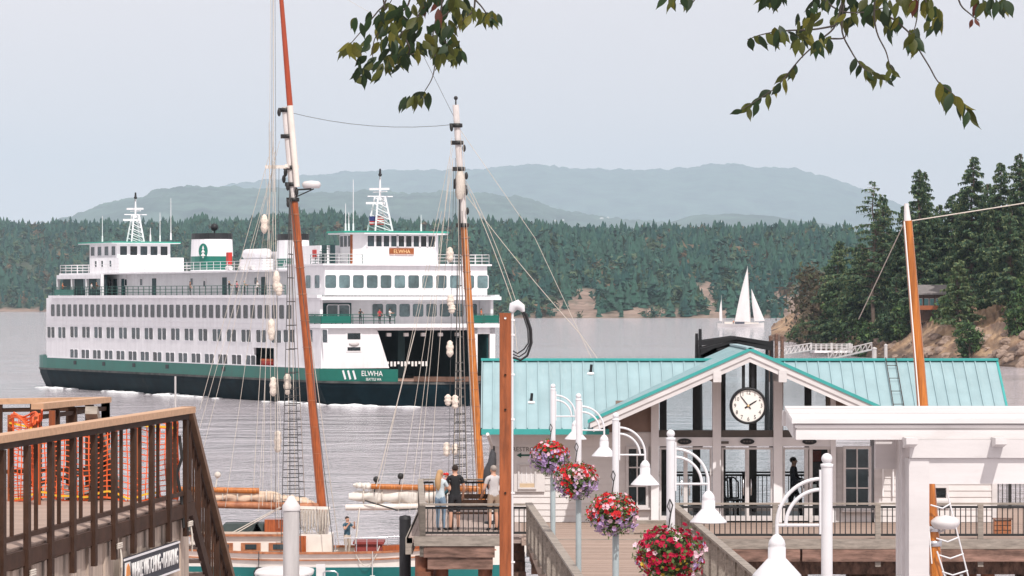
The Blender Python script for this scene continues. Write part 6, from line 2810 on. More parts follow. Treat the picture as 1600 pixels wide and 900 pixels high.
# windows with muntins
def muntin_window(px0, px1, py0, py1, cols, rows, par, lab=None):
    x0, x1, z0, z1 = bx_(px0), bx_(px1), bz_(py1), bz_(py0)
    b = MB()
    fr = .07
    bb(b, x0 - fr, x0, 106.88, 107.0, z0 - fr, z1 + fr)
    bb(b, x1, x1 + fr, 106.88, 107.0, z0 - fr, z1 + fr)
    bb(b, x0, x1, 106.88, 107.0, z1, z1 + fr)
    bb(b, x0, x1, 106.88, 107.0, z0 - fr, z0)
    w_ = b.build('window', M['white'], bh)
    for c in range(cols):
        for r_ in range(rows):
            b = MB()
            xa, xb = lerp(x0, x1, c / cols), lerp(x0, x1, (c + 1) / cols)
            za, zb = lerp(z0, z1, r_ / rows), lerp(z0, z1, (r_ + 1) / rows)
            bb(b, xa + .012, xb - .012, 106.965, 106.98, za + .012, zb - .012)
            b.build('pane', M['dark_glass'], w_)
    b = MB()
    for c in range(1, cols):
        x = lerp(x0, x1, c / cols)
        bb(b, x - .018, x + .018, 106.93, 106.962, z0, z1)
    for r_ in range(1, rows):
        z = lerp(z0, z1, r_ / rows)
        bb(b, x0, x1, 106.925, 106.964, z - .018, z + .018)
    b.build('muntin', M['white'], w_)
    b = MB()
    bb(b, x0 - .12, x1 + .12, 106.8, 107.0, z0 - fr - .05, z0 - fr - .002)
    b.build('sill', M['white'], w_)
    return w_


muntin_window(982, 1009, 701, 789, 2, 3, bh)
muntin_window(1321, 1357, 701, 793, 2, 3, bh)
muntin_window(1452, 1478, 762, 778, 1, 1, bh)
# open doorway with the dark lobby
b = MB()
bb(b, bx_(1264), bx_(1269), 106.84, 107, DK, bz_(697))
bb(b, bx_(1300), bx_(1305), 106.84, 107, DK, bz_(697))
bb(b, bx_(1269), bx_(1300), 106.84, 107, bz_(702), bz_(697))
df = b.build('door_frame', M['white'], bh)
b = MB()
bb(b, bx_(1269), bx_(1300), 107.5, 107.55, DK, bz_(702))
b.build('lobby_wall', mat('dark lobby', (.05, .04, .038), .8, .2, 2), df)
b = MB()
bb(b, bx_(1270), bx_(1285), 107.4, 107.45, bz_(722), bz_(705))
b.build('poster', mat('dark red poster', (.18, .03, .02), .7, .3, 3), df)
b = MB()
for k in range(4):
    bb(b, bx_(1272) + .16 * k, bx_(1272) + .16 * k + .1, 107.42, 107.47, bz_(770 - 9 * (k % 2)), bz_(758 - 9 * (k % 2)))
b.build('notice', M['sign_white'], df)
# black oval signs over the doors
for px in (1069, 1167, 1264):
    b = MB()
    x, z = bx_(px), bz_(689.5)
    pts = [bp_(x + .20 * math.cos(6.2832 * k / 20), 106.80, z + .085 * math.sin(6.2832 * k / 20)) for k in range(20)]
    b.prism(pts, (0, .055, 0))
    ov = b.build('oval_sign', M['black'], bh)
    b = MB()
    for q in range(3):
        bb(b, x - .11 + .08 * q, x - .11 + .08 * q + .05, 106.792, 106.80, z - .02, z + .025)
    b.build('faint_mark', M['brown_frame'], ov)
b = MB()
bb(b, bx_(1126), bx_(1138), 106.80, 106.86, bz_(693), bz_(689))
b.build('name_plate', M['brown_frame'], bh)
# restrooms board with arrow
b = MB()
bb(b, bx_(803), bx_(851), 106.90, 106.95, bz_(768), bz_(694))
rbd = b.build('restroom_board', M['siding'], bh)
text_obj('lettering', 'RESTROOMS', .175, M['brown_frame'], rbd, bp_(bx_(828), 106.895, bz_(702)), (R(90), 0, 0), .004)
b = MB()
zz = bz_(711)
b.b2(bp_(bx_(813), 106.885, zz - .025), bp_(bx_(838), 106.897, zz + .025))
b.prism([bp_(bx_(807), 106.885, zz), bp_(bx_(814.5), 106.885, zz - .075), bp_(bx_(814.5), 106.885, zz + .075)], (0, .012, 0))
b.build('arrow', mat('dark green print', (.02, .09, .07), .6), rbd)
b = MB()
x0, x1, z0, z1 = bx_(809), bx_(838), bz_(764), bz_(724)
for q in ((x0, x0 + .05, z0, z1), (x1 - .05, x1, z0, z1), (x0 + .05, x1 - .05, z0, z0 + .05), (x0 + .05, x1 - .05, z1 - .05, z1)):
    bb(b, q[0], q[1], 106.85, 106.898, q[2], q[3])
b.build('notice_frame', M['white'], rbd)
b = MB()
bb(b, x0 + .05, x1 - .05, 106.87, 106.897, z0 + .05, z0 + .16)
b.build('notice_strip', mat('tan notice', (.55, .42, .28), .7), rbd)
b = MB()
for q in range(3):
    bb(b, lerp(x0, x1, .2 + .25 * q), lerp(x0, x1, .2 + .25 * q) + .02, 106.88, 106.897, z0 + .2, z1 - .1)
b.build('notice_slot', M['frame_grey'], rbd)
# downpipe, roof vents, ladder
b = MB()
b.path([bp_(PX(762, 106), 105.75, EZ - .1), bp_(PX(768, 106), 106.4, EZ - .45), bp_(PX(768, 106), 106.85, EZ - .7), bp_(PX(768, 106), 106.85, DK)], .05, 8)
b.build('downpipe', M['siding'], bh)
for px, py in ((923, 578), (830, 623)):
    # on the roof slope
    f = None
    for k in range(400):
        y = lerp(EY, RY, k / 399)
        z = lerp(EZ, RZ, k / 399)
        if HZ - (z - HC) * FPX / y < py + 7:
            f = (PX(px, y), y, z)
            break
    b = MB()
    b.cur = 1
    b.lathe([(.12, 0), (.10, .05), (.05, .06)], bp_(f[0], f[1], f[2]), 10)
    b.cur = 0
    b.tube(bp_(f[0], f[1], f[2] + .03), bp_(f[0] + .02, f[1], f[2] + .28), .04, .04, 8)
    b.build('roof_vent', [M['black'], M['frame_grey']], bh)
b = MB()
nrm = Vector((0, -math.sin(sl_), math.cos(sl_)))
for px in (1396, 1412):
    x = PX(px, 107)
    b.bar(Vector(bp_(x, EY, EZ)) + nrm * .14, Vector(bp_(x, RY, RZ)) + nrm * .14, .018, .018)
for k in range(5):
    f = .12 + .19 * k
    a_ = Vector(bp_(PX(1396, 107), lerp(EY, RY, f), lerp(EZ, RZ, f))) + nrm * .14
    c_ = Vector(bp_(PX(1412, 107), lerp(EY, RY, f), lerp(EZ, RZ, f))) + nrm * .14
    b.bar(a_, c_, .018, .018)
b.build('roof_ladder', M['darkbrown'], bh)
for px in (1379, 1395):
    b = MB()
    x = bx_(px)
    bb(b, x - .02, x + .02, 106.85, 106.9, bz_(775), bz_(700))
    b.path([bp_(x, 106.85, bz_(702)), bp_(x + .1, 106.6, bz_(705)), bp_(x + .1, 106.6, bz_(712))], .02, 6)
    b.build('wall_bracket', M['frame_grey'], bh)

# ---------------------------------------------------------------- dark gabled gangway frame behind the roof
DG = 116.0
gf = thing('gangway', 'black gabled steel gangway frame peeking over the roof ridge', 'gangway', (PX(1155, DG), DG, 0))


def gp(px, py, dy=0):
    q = P(px, py, DG)
    return Vector((q.x - PX(1155, DG), dy, q.z))


for dy in (0, 2.2):
    for (a_, c_) in (((1092, 537), (1150, 529)), ((1150, 529), (1208, 538)), ((1095, 548), (1150, 534)), ((1150, 534), (1208, 545)), ((1095, 556), (1152, 537)), ((1093, 560), (1120, 546))):
        b = MB()
        b.bar(gp(*a_, dy), gp(*c_, dy), .16, .14)
        b.build('truss_bar', M['black'], gf)
    for px, py in ((1094, 514), (1206, 532)):
        b = MB()
        b.tube(gp(px, 700, dy), gp(px, py if dy == 0 else py + 8, dy), .09, .05, 8)
        b.build('post', M['black'], gf)
b = MB()
vs = [gp(1097, 551), gp(1150, 534), gp(1208, 546), gp(1097, 551, 2.2), gp(1150, 534, 2.2), gp(1208, 546, 2.2)]
b.add(vs, [(0, 1, 4, 3), (1, 2, 5, 4)])
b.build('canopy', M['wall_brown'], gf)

# ---------------------------------------------------------------- clock
CY = 104.9
cz = PZ(634, CY)
cx = PX(1169, CY)
ck_ = thing('clock', 'round black rimmed clock hanging from the gable peak on two rods', 'clock', (cx, CY, cz))
RC = 29 * CY / FPX
b = MB()
b.lathe([(RC * .86, -.10), (RC * .89, -.13), (RC * .98, -.12), (RC, -.06), (RC, .10), (RC * .9, .12)], (0, 0, 0), 40, axis='y')
b.build('rim', M['black'], ck_)
b = MB()
pts = [(RC * .9 * math.cos(6.2832 * k / 40), -.075, RC * .9 * math.sin(6.2832 * k / 40)) for k in range(40)]
b.prism(pts, (0, .14, 0))
b.build('dial', M['clockface'], ck_)
for h in range(1, 13):
    a = R(90 - 30 * h)
    text_obj('numeral', str(h), .155, M['black'], ck_, (RC * .71 * math.cos(a), -.08, RC * .71 * math.sin(a)), (R(90), 0, 0), .003, squash=.85)


def hand(nm, ang, ln, back, w):
    b = MB()
    a = R(90 - ang)
    d = Vector((math.cos(a), 0, math.sin(a)))
    n_ = Vector((-d.z, 0, d.x))
    pts = [-d * back - n_ * w * .8, d * ln * .8 - n_ * w * .6, d * ln, d * ln * .8 + n_ * w * .6, -d * back + n_ * w * .8]
    b.prism([p + Vector((0, -.088 - (.006 if nm == 'minute_hand' else 0), 0)) for p in pts], (0, .004, 0))
    b.build(nm, M['black'], ck_)


hand('hour_hand', 58, RC * .56, RC * .22, .028)
hand('minute_hand', 322, RC * .74, RC * .2, .02)
b = MB()
b.lathe([(.001, -.03), (.03, -.03), (.03, 0)], (0, -.075, 0), 12, axis='y')
b.build('hub', M['gold'], ck_)
for dx in (-.13, .13):
    b = MB()
    b.bar((dx, 0, RC * .9), (dx, 0, GAZ - .12 - cz), .085, .085)
    b.build('hanger_rod', M['black'], ck_)

# ---------------------------------------------------------------- people on the pier
BL = cmat('black cotton', (0.014, 0.015, 0.017))
man1 = person_mesh(dict(armL=(.07, -.03, -.28), foreL=(.0, -.12, -.22), armR=(-.06, -.05, -.28), foreR=(.03, -.12, -.22), footL=(.13, .02), footR=(-.09, -.03)),
                   BL, cmat('charcoal shorts', (0.022, 0.022, 0.025)), BL, 'short', shorts=True)
person('man in a black shirt and dark shorts seen from behind on the viewing platform', (PX(711, 103.2), 103.2, DK), R(188), man1, 'short', HAIR_DK)
wom = person_mesh(dict(armL=(.05, -.13, -.24), foreL=(-.14, -.18, .12), armR=(-.05, -.14, -.24), foreR=(.10, -.20, .14), footL=(.09, .0), footR=(-.08, -.06)),
                  cmat('pale blue top', (0.50, 0.58, 0.62)), cmat('light jeans', (0.17, 0.25, 0.34)), M['black'], 'short', scale=.93, female=True)
person('woman with long blonde hair in a pale blue top and jeans holding a child', (PX(688, 103.0), 103.0, DK), R(150), wom, 'long', HAIR_BL, s=.93)
child = person_mesh(dict(armL=(.10, -.16, .02), foreL=(-.06, -.18, .04), armR=(-.10, -.16, .02), foreR=(.06, -.18, .04), footL=(.16, -.26), footR=(-.14, -.26), kneeL=.22, kneeR=.22),
                    cmat('pink patterned shirt', (0.48, 0.22, 0.24)), cmat('teal leggings', (0.05, 0.13, 0.16)), M['white'], 'short', scale=.56)
person('small child in a red cap carried against the shoulder of the blonde woman', (PX(698, 103.2), 103.28, DK + .56), R(255), child, 'cap', cmat('red cap cloth', (0.55, 0.025, 0.02)), s=.56)
man2 = person_mesh(dict(armL=(.07, -.03, -.28), foreL=(-.02, -.16, -.16), armR=(-.07, -.04, -.28), foreR=(.03, -.15, -.18), footL=(.11, .0), footR=(-.1, -.02)),
                   cmat('light grey t-shirt', (0.48, 0.46, 0.46)), cmat('khaki shorts', (0.30, 0.22, 0.16)), M['black'], 'short', shorts=True)
person('balding man in a light grey shirt and shorts beside the rust brown pole', (PX(771, 103.0), 103.0, DK), R(205), man2, 'short', HAIR_GR)
wk = person_mesh(dict(armL=(.05, -.10, -.26), foreL=(.0, -.24, -.06), armR=(-.05, -.06, -.27), foreR=(.0, -.22, -.10), footL=(.08, -.20), footR=(-.08, .22), kneeL=.06),
                 cmat('navy jacket', (0.028, 0.030, 0.042)), BL, BL, 'long')
person('person in dark clothes walking through the glazed hall with a bag', (PX(1240, 108.4), 108.4, DK), R(80), wk, 'short', HAIR_DK)
bgm = MB()
bgm.sm = True
bgm.ball((PX(1256, 108.3), 108.2, DK + 1.02), .17, 10, 7, (1.1, .6, .8))
tag(bgm.build('bag', mat('pale tote cloth', (.42, .42, .40), .8, .4, 12)), 'pale patterned bag carried by the person in dark clothes inside the hall', 'bag')
b = MB()
b.b2((-.62, -.2, .42), (.62, .2, .47))
bn = thing('bench', 'dark bench standing against the near rail of the viewing platform', 'bench', (PX(742, 103.4), 103.4, DK))
for k in range(3):
    b = MB()
    b.b2((-.72, -.21 + .15 * k, .43), (.72, -.08 + .15 * k, .47))
    b.build('seat_slat', M['darkbrown'], bn)
for k in range(3):
    b = MB()
    b.b2((-.72, .24, .52 + .15 * k), (.72, .28, .65 + .15 * k))
    b.build('back_slat', M['darkbrown'], bn)
for sx in (-.64, .64):
    for y_ in (-.18, .22):
        b = MB()
        b.b2((sx - .04, y_ - .04, 0), (sx + .04, y_ + .04, .43 if y_ < 0 else .95))
        b.build('leg', M['darkbrown'], bn)
# furled dark market umbrella at the corner of the house
um_t = thing('furled_umbrella', 'furled charcoal parasol leaning by the corner of the pier house', 'parasol', (PX(769, 106.2), 106.2, DK))
b = MB()
b.sm = True
b.path([(.0, 0, 2.06), (.02, 0, 1.95), (.0, 0, 1.7), (-.07, 0, 1.45), (-.10, 0, 1.2), (-.06, 0, .95)], [.03, .09, .12, .17, .16, .06], 10)
b.build('canopy', mat('charcoal canvas', (.05, .05, .055), .85, .3, 4), um_t)
b = MB()
b.tube((.06, 0, 0), (.05, 0, 2.15), .025, .025, 8)
b.build('pole', M['black'], um_t)
b = MB()
b.lathe([(.28, 0), (.28, .06), (.05, .09)], (.06, 0, 0), 14)
b.build('base', M['black'], um_t)
# low bench by the left wall, chairs in the hall, crate at the right
bn = thing('bench', 'low weathered bench on the boardwalk below the white muntined window', 'bench', (PX(1022, 101.5), 101.5, DK))
b = MB()
b.b2((-.72, -.22, .28), (.72, .22, .36))
b.build('seat', M['railwood'], bn)
for sx in (-.6, .6):
    b = MB()
    b.b2((sx - .06, -.18, 0), (sx + .06, .18, .279))
    b.build('leg', M['railwood'], bn)
for px, d, rz, lab in ((1150, 109.5, .5, 'black chair in the hall nearest the clock mullion'), (1136, 110.6, 2.4, 'black chair in the hall beside the tall column')):
    c = thing('chair', lab, 'chair', (PX(px, d), d, DK + .03), rz, 'chairs in the glazed hall')
    b = MB()
    b.b2((-.24, -.24, .43), (.24, .24, .48))
    b.build('seat', M['black'], c)
    b = MB()
    b.path([(-.22, .22, .5), (-.24, .27, .95), (-.12, .3, 1.08), (.12, .3, 1.08), (.24, .27, .95), (.22, .22, .5)], .025, 6)
    b.bar((0, .25, .5), (0, .3, 1.07), .1, .02)
    b.build('backrest', M['black'], c)
    for sx in (-.21, .21):
        for sy in (-.21, .21):
            b = MB()
            b.bar((sx, sy, 0), (sx, sy, .43), .035, .035)
            b.build('leg', M['black'], c)
cr = thing('crate', 'small brown wooden crate on the pier deck by the far right railing', 'crate', (PX(1566, 101), 101, DK))
for k in range(3):
    b = MB()
    b.b2((-.22, -.16, .02 + .13 * k), (.22, -.13, .13 + .13 * k))
    b.build('slat', M['teak'], cr)
    b = MB()
    b.b2((-.22, .13, .02 + .13 * k), (.22, .16, .13 + .13 * k))
    b.build('slat', M['teak'], cr)
for sx in (-.22, .20):
    b = MB()
    b.b2((sx, -.129, .0), (sx + .02, .129, .42))
    b.build('side', M['teak'], cr)
b = MB()
b.b2((-.26, -.2, .421), (.26, .2, .45))
b.build('lid', M['bigbeam'], cr)
# ---------------------------------------------------------------- lamp posts
LAMPS = [(864, 600, 95.0, 1, 'white lamp post nearest the pier house, farthest of the row'), (904, 615, 84.0, 1, 'white lamp post second from the pier house with a crowded flower basket'),
         (962, 645, 73.0, 1, 'white lamp post in the middle of the row in front of the brown gable wall'), (1048, 672, 57.0, 1, 'white lamp post standing before the glazed hall doors'),
         (1292, 709, 43.0, -1, 'nearest and largest white lamp post with its arm turned to the left')]


def make_lamp(lab, loc, s, h=4.15):
    t = thing('street_lamp', lab, 'street lamp', loc, 0, 'street lamps along the boardwalk')
    b = MB()
    b.cur = 1
    b.tube((0, 0, 0), (0, 0, h - 2.3), .062, .062, 16)
    b.cur = 0
    b.tube((0, 0, h - 2.3), (0, 0, h - .13), .064, .064, 16)
    b.cur = 0
    b.lathe([(.068, h - .15), (.072, h - .14), (.072, h - .115), (.04, h - .105)], n=16)
    b.lathe([(.09, 0), (.09, .12), (.066, .16)], n=16)
    b.build('post', [M['lamp_white'], M['lamp_blue']], t)
    b = MB()
    b.ball((0, 0, h - .055), .062, 16, 10)
    b.build('finial', M['lamp_white'], t)
    ax = .56 * s
    zb = h - .80
    for k, (r_, x0) in enumerate(((.50, .06), (.40, .06))):
        b = MB()
        pts = []
        for q in range(15):
            a = R(90 * q / 14)
            pts.append((x0 * s + (r_ if k == 0 else r_) * math.sin(a) * s, 0, zb + (.52 if k == 0 else .40) * math.cos(a)))
        if k == 0:
            pts.append((ax, 0, zb - .12))
        b.path(pts, .021, 10)
        b.build('arm', M['lamp_white'], t)
    b = MB()
    b.tube((.05 * s, 0, zb), (ax, 0, zb), .018, .018, 10)
    b.build('crossbar', M['lamp_white'], t)
    b = MB()
    b.b2((.062 * s, -.03, zb - .1), (.085 * s, .03, zb + .62))
    b.build('mounting_plate', M['lamp_white'], t)
    b = MB()
    prof = [(.02, .0), (.05, -.02), (.085, -.07), (.098, -.12), (.09, -.135), (.10, -.15), (.10, -.27), (.112, -.28), (.272, -.455), (.278, -.475), (.262, -.47), (.10, -.30)]
    b.lathe(prof, (ax, 0, zb - .10), 28)
    sh = b.build('shade', M['lamp_white'], t)
    b = MB()
    b.ball((ax, 0, zb - .5), .075, 12, 8)
    b.build('bulb', mat('frosted bulb', (.75, .70, .62), .4, .05), sh)
    return t


for px, py, d, s, lab in LAMPS:
    make_lamp(lab, (PX(px, d), d, PZ(py, d) - 4.15), s)

# ---------------------------------------------------------------- hanging flower baskets
BASK = [(859, 713, 95.0, 0, 'flower basket on the farthest lamp post with red top and purple skirt'), (899, 749, 84.0, 1, 'flower basket partly overlapping the farthest one, red, white and lilac'),
        (956, 801, 73.0, 2, 'wide red and white flower basket with a lilac fringe in the middle of the row'), (1044, 864, 57.0, 3, 'nearest flower basket, nearly all crimson with yellow sprigs')]


def flowers_mesh(kind, r, seed):
    g = np.random.default_rng(seed)
    V, F, MI = [], [], []

    def flower(c, n, s, mi):
        a_ = Vector(n).cross(Vector((.3, .2, .9)))
        a_.normalize()
        b_ = Vector(n).cross(a_)
        base = len(V)
        V.append(Vector(c) - Vector(n) * s * .35)
        k = 10
        ph = g.uniform(0, 6.28)
        for q in range(k):
            aa = ph + 6.2832 * q / k
            rr = s * (1.0 if q % 2 == 0 else .72) * g.uniform(.9, 1.1)
            V.append(Vector(c) + a_ * math.cos(aa) * rr + b_ * math.sin(aa) * rr + Vector(n) * (s * .10 * (q % 2)))
        for q in range(k):
            F.append((base, base + 1 + q, base + 1 + (q + 1) % k))
            MI.append(mi)
    nfl = 430
    for q in range(nfl):
        u = g.uniform(-1, 1)
        a = g.uniform(0, 6.2832)
        zc = u
        rad = math.sqrt(max(0, 1 - u * u))
        n = np.array([rad * math.cos(a), rad * math.sin(a), zc])
        rr = r * g.uniform(.84, 1.08) * (1 + .09 * math.sin(3 * a + seed) + .06 * math.sin(5 * a - 2 * seed + 3 * u))
        if u < -.4 and g.uniform() < .4:
            rr *= 1.12
        c = n * rr * np.array([1, 1, .82])
        n = n + g.normal(0, .35, 3)
        n /= np.linalg.norm(n)
        zz = zc + g.normal(0, .22)
        blot = math.sin(2.3 * a + seed * 1.7) + .6 * math.sin(5 * a - seed)
        if kind == 0:
            mi = 0 if zz > .25 else (2 if g.uniform() < .45 and zz > -.2 else 1)
            if zz > .25 and g.uniform() < .18:
                mi = 2
        elif kind == 1:
            mi = 0 if (zz > .35 or blot > .9) else (2 if zz > 0 else 1)
            if g.uniform() < .12:
                mi = 2
        elif kind == 2:
            mi = (0 if g.uniform() < .68 else 2) if zz > -.15 else (1 if g.uniform() < .75 else 2)
        else:
            mi = 3 if g.uniform() < .85 else 2
            if blot > .9 and zz < .3:
                mi = 2 if g.uniform() < .5 else 1
            if zz < -.35 and g.uniform() < .35:
                mi = 4
        s = .050 * g.uniform(.75, 1.15)
        if mi == 4:
            s *= .6
        flower(c, n, s, mi)
    return fast_mesh('flowers', np.array([tuple(v) for v in V]), np.array(F), [M['redf'], M['lilac'], M['pinkw'], M['crimson'], M['yellowf']], MI)


def basket_leaves(r, seed):
    g = np.random.default_rng(seed + 50)
    V, F = [], []
    for q in range(900):
        u = g.uniform(-1, 1)
        a = g.uniform(0, 6.2832)
        rad = math.sqrt(1 - u * u)
        n = np.array([rad * math.cos(a), rad * math.sin(a), u])
        c = n * r * g.uniform(.76, 1.09) * np.array([1, 1, .82])
        if u < -.5:
            c[2] -= g.uniform(0, .07)
        d = g.normal(0, 1, 3)
        d /= np.linalg.norm(d)
        e = np.cross(d, n)
        e /= np.linalg.norm(e) + 1e-6
        l, w = g.uniform(.045, .08), g.uniform(.014, .026)
        base = len(V)
        V += [c, c + d * l * .5 + e * w, c + d * l, c + d * l * .5 - e * w]
        F += [(base, base + 1, base + 2), (base, base + 2, base + 3)]
    return fast_mesh('leaves', np.array(V), np.array(F), M['leafg'])


for k, (px, py, d, kind, lab) in enumerate(BASK):
    r = .455 if k < 3 else .49
    t = thing('flower_basket', lab, 'flower basket', (PX(px, d), d - .18, PZ(py, d)), 0, 'flower baskets on the lamp posts')
    o = link('flowers', flowers_mesh(kind, r, 31 + k), t)
    o['kind'] = 'stuff'
    o = link('leaves', basket_leaves(r, 31 + k), t)
    o['kind'] = 'stuff'
    b = MB()
    b.sm = True
    b.ball((0, 0, -.02), r * .74, 14, 9, (1, 1, .85))
    b.build('basket', mat('mossy basket liner', (.04, .05, .02), .95, .4, 8), t)
    b = MB()
    b.path([(0.02, .10, .80), (.06, .02, .72), (.03, -.02, .60), (.0, 0, .38)], .011, 6)
    b.path([(0.02, .10, .80), (-.02, .02, .70), (.03, -.02, .60)], .009, 6)
    b.build('hook', M['iron'], t)

# ---------------------------------------------------------------- rust brown pole with conduit, lamp and cables
DP = 70.0
zt = PZ(489, DP)
po = thing('utility_pole', 'rust brown square pole with a white conduit and black cable loops', 'pole', (PX(789.5, DP), DP, 0))
b = MB()
b.b2((-.105, -.09, -2), (.105, .09, zt))
b.build('pole', M['rust'], po)
b = MB()
b.tube((.125, -.04, -2), (.125, -.04, zt + .06), .024, .024, 10)
cd = b.build('conduit', M['lamp_white'], po)
for py in (500, 523, 585, 655, 770, 878):
    b = MB()
    b.b2((.10, -.07, PZ(py, DP) - .015), (.175, -.012, PZ(py, DP) + .015))
    b.build('clamp', M['frame_grey'], cd)
b = MB()
b.sm = True
b.path([(.11, -.05, zt + .02), (.15, -.05, zt + .12), (.22, -.05, zt + .15), (.30, -.05, zt + .10), (.33, -.05, zt + .02)], [.05, .09, .10, .07, .03], 10)
b.build('lamp_head', M['lamp_white'], po)
for k, (w, dp, e) in enumerate(((.0, .86, .0), (-.03, .80, .03), (-.06, .74, -.02))):
    b = MB()
    b.path([(.27, -.05, zt + .08), (.38 + w, -.05, zt - .02), (.47 + w, -.05 + e, zt - .30), (.48 + w, -.05 + e, zt - .55), (.40 + w, -.05, zt - dp + .08), (.28 + w, -.05, zt - dp), (.14, -.05, zt - dp + .05)], .013 if k else .022, 7)
    b.build('cable', M['rubber'], po)
for py in (497, 586, 640, 770):
    b = MB()
    b.lathe([(.022, -.012), (.022, 0), (.001, .004)], (0.0, -.10, PZ(py, DP)), 8, axis='y')
    b.build('bolt', M['frame_grey'] if py < 500 else M['darkbrown'], po)

# ---------------------------------------------------------------- white pergola
GD = 35.0
pg = thing('pergola', 'white painted timber pergola with flat board roof at the right edge', 'pergola', (PX(1435, GD), GD, DK))


def gg(x, y, z):
    return (x - PX(1435, GD), y - GD, z - DK)


zt = PZ(654, 35.0)
XE = 7.6
nb_ = 5
for k in range(nb_):
    y0, y1 = lerp(35.0, 39.2, k / nb_), lerp(35.0, 39.2, (k + 1) / nb_) - .05
    xl0 = lerp(2.55, 2.78, k / nb_)
    xl1 = lerp(2.55, 2.78, (k + 1) / nb_)
    b = MB()
    b.prism([gg(xl0, y0, zt - .045), gg(XE, y0, zt - .045), gg(XE, y1, zt - .045), gg(xl1, y1, zt - .045)], (0, 0, .045 - .004 * (k % 2)))
    b.build('roof_board', M['white'], pg)
bq = lambda x0, x1, y0, y1, z0, z1, n, m='white': MB().b2(gg(x0, y0, z0), gg(x1, y1, z1)).build(n, M[m], pg)
bq(2.60, XE, 35.06, 35.16, PZ(663, 35.06), zt - .046, 'fascia_board')
bq(2.585, XE, 35.025, 35.14, PZ(668, 35.03), PZ(663.4, 35.03), 'moulding')
bq(2.60, XE, 35.045, 35.16, PZ(671.5, 35.05), PZ(668.3, 35.05), 'fascia_board')
bq(2.59, XE, 35.02, 35.14, PZ(687, 35.02), PZ(672, 35.02), 'fascia_board')
bq(2.75, XE, 39.0, 39.12, zt - .20, zt - .046, 'fascia_board')
for px_ in (1423, 1562, 1701):
    x_ = PX(px_, 34.8)
    b = MB()
    b.prism([gg(x_ - .052, 34.68, PZ(684, 34.8)), gg(x_ - .052, 35.01, PZ(684, 34.8)), gg(x_ - .052, 35.01, PZ(684, 34.8) - .10), gg(x_ - .052, 34.68, PZ(684, 34.8) - .055)], (.104, 0, 0))
    b.build('rafter_tail', M['white'], pg)
b = MB()
b.prism([gg(2.575, 35.15, zt - .19), gg(2.78, 39.0, zt - .19), gg(2.78, 39.0, zt - .046), gg(2.575, 35.15, zt - .046)], (.06, 0, 0))
b.build('end_board', M['white'], pg)
x0 = PX(1421, 35.3)
bq(PX(1421, 35.0), XE, 34.96, 35.0, PZ(715.5, 34.96), PZ(687.5, 34.96), 'beam')
bq(PX(1450, 35.0), XE, 35.0, 35.1, PZ(756, 35.0), PZ(716, 35.0), 'beam')
bq(x0, XE, 38.6, 38.75, zt - .62, zt - .20, 'beam')
for k in range(5):
    x = 3.1 + .95 * k
    bq(x, x + .07, 35.17, 38.98, zt - .19, zt - .048, 'rafter')
bq(PX(1420, 35.0), PX(1420, 35.0) + .185, 34.985, 35.34, DK, PZ(716.2, 35.0), 'post')
bq(3.86, 4.05, 38.36, 38.62, DK, zt - .2, 'post')
bq(PX(1420, 35.0) - .01, PX(1420, 35.0) + .02, 35.5, 35.75, DK, zt - .2, 'post')
bq(6.6, 6.8, 35.16, 35.42, DK, PZ(756.5, 35), 'post')
bq(6.6, 6.8, 38.36, 38.62, DK, zt - .2, 'post')
for x in (5.05,):
    b = MB()
    pts_o = [(0, -.02 - .36 * math.sin(R(90 * q / 8)), -.02 - .36 * (1 - math.cos(R(90 * q / 8)))) for q in range(9)]
    for q in range(8):
        b.bar(gg(x + .05, 35.1 + .36 + pts_o[q][1], zt - .23 + pts_o[q][2]), gg(x + .05, 35.1 + .36 + pts_o[q + 1][1], zt - .23 + pts_o[q + 1][2]), .09, .07)
    b.build('curved_brace', M['white'], pg)
for k in range(7):
    b = MB()
    b.lathe([(.018, 0), (.018, .012), (.001, .02)], gg(2.75 + .75 * k, 35.35, zt), 8)
    b.build('bolt', M['frame_grey'], pg)
pd_ = MB()
pd_.b2(gg(3.0, 34.0, DK - .16), gg(9.0, 41, DK))
pd_.build('terrace', M['deckwood'], pg)

# ---------------------------------------------------------------- wooden deck at the left
DZ = 9.68


def dline(y):
    return -4.67 + (y - 35.0) * .1044


dk = thing('timber_deck', 'raised timber deck with vertical board skirting at the lower left', 'deck', (dline(40), 40, 0))
DO = Vector((dline(40), 40, 0))
b = MB()
vs = [(dline(y) - x_, y, DZ - .06) for y, x_ in ((28, .02), (44.4, .02), (44.4, 4.5), (28, 4.5))]
b.prism([Vector(v) - DO for v in vs], (0, 0, .035))
b.build('deck_slab', M['deckwood'], dk)
for k in range(55):
    y = 28.0 + .298 * k
    b = MB()
    b.prism([Vector((dline(y) - .03, y, DZ - .025)) - DO, Vector((dline(y + .28) - .03, y + .28, DZ - .025)) - DO, Vector((dline(y) - 4.4, y + .28, DZ - .025)) - DO, Vector((dline(y) - 4.4, y, DZ - .025)) - DO], (0, 0, .025))
    b.build('plank', M['walkwood'], dk)
b = MB()
b.bar(Vector((dline(28), 28, DZ - .10)) - DO, Vector((dline(44.4), 44.4, DZ - .09)) - DO, .05, .15)
b.build('rim_board', M['darkbrown'], dk)
for k in range(60):
    y = 28.0 + .2735 * k
    if y + .26 > 44.4:
        break
    zb_ = 6.0
    b = MB()
    a_, c_ = Vector((dline(y) - .06, y, 0)) - DO, Vector((dline(y + .262) - .06, y + .262, 0)) - DO
    off = Vector((-.03 + .012 * ((k * 5) % 3), 0, 0))
    pts = [a_ + off + Vector((0, 0, zb_)), c_ + off + Vector((0, 0, zb_)), c_ + off + Vector((0, 0, DZ - .2)), a_ + off + Vector((0, 0, DZ - .2))]
    b.prism(pts, (.03, 0, 0))
    b.build('skirt_board', M['skirt'], dk)
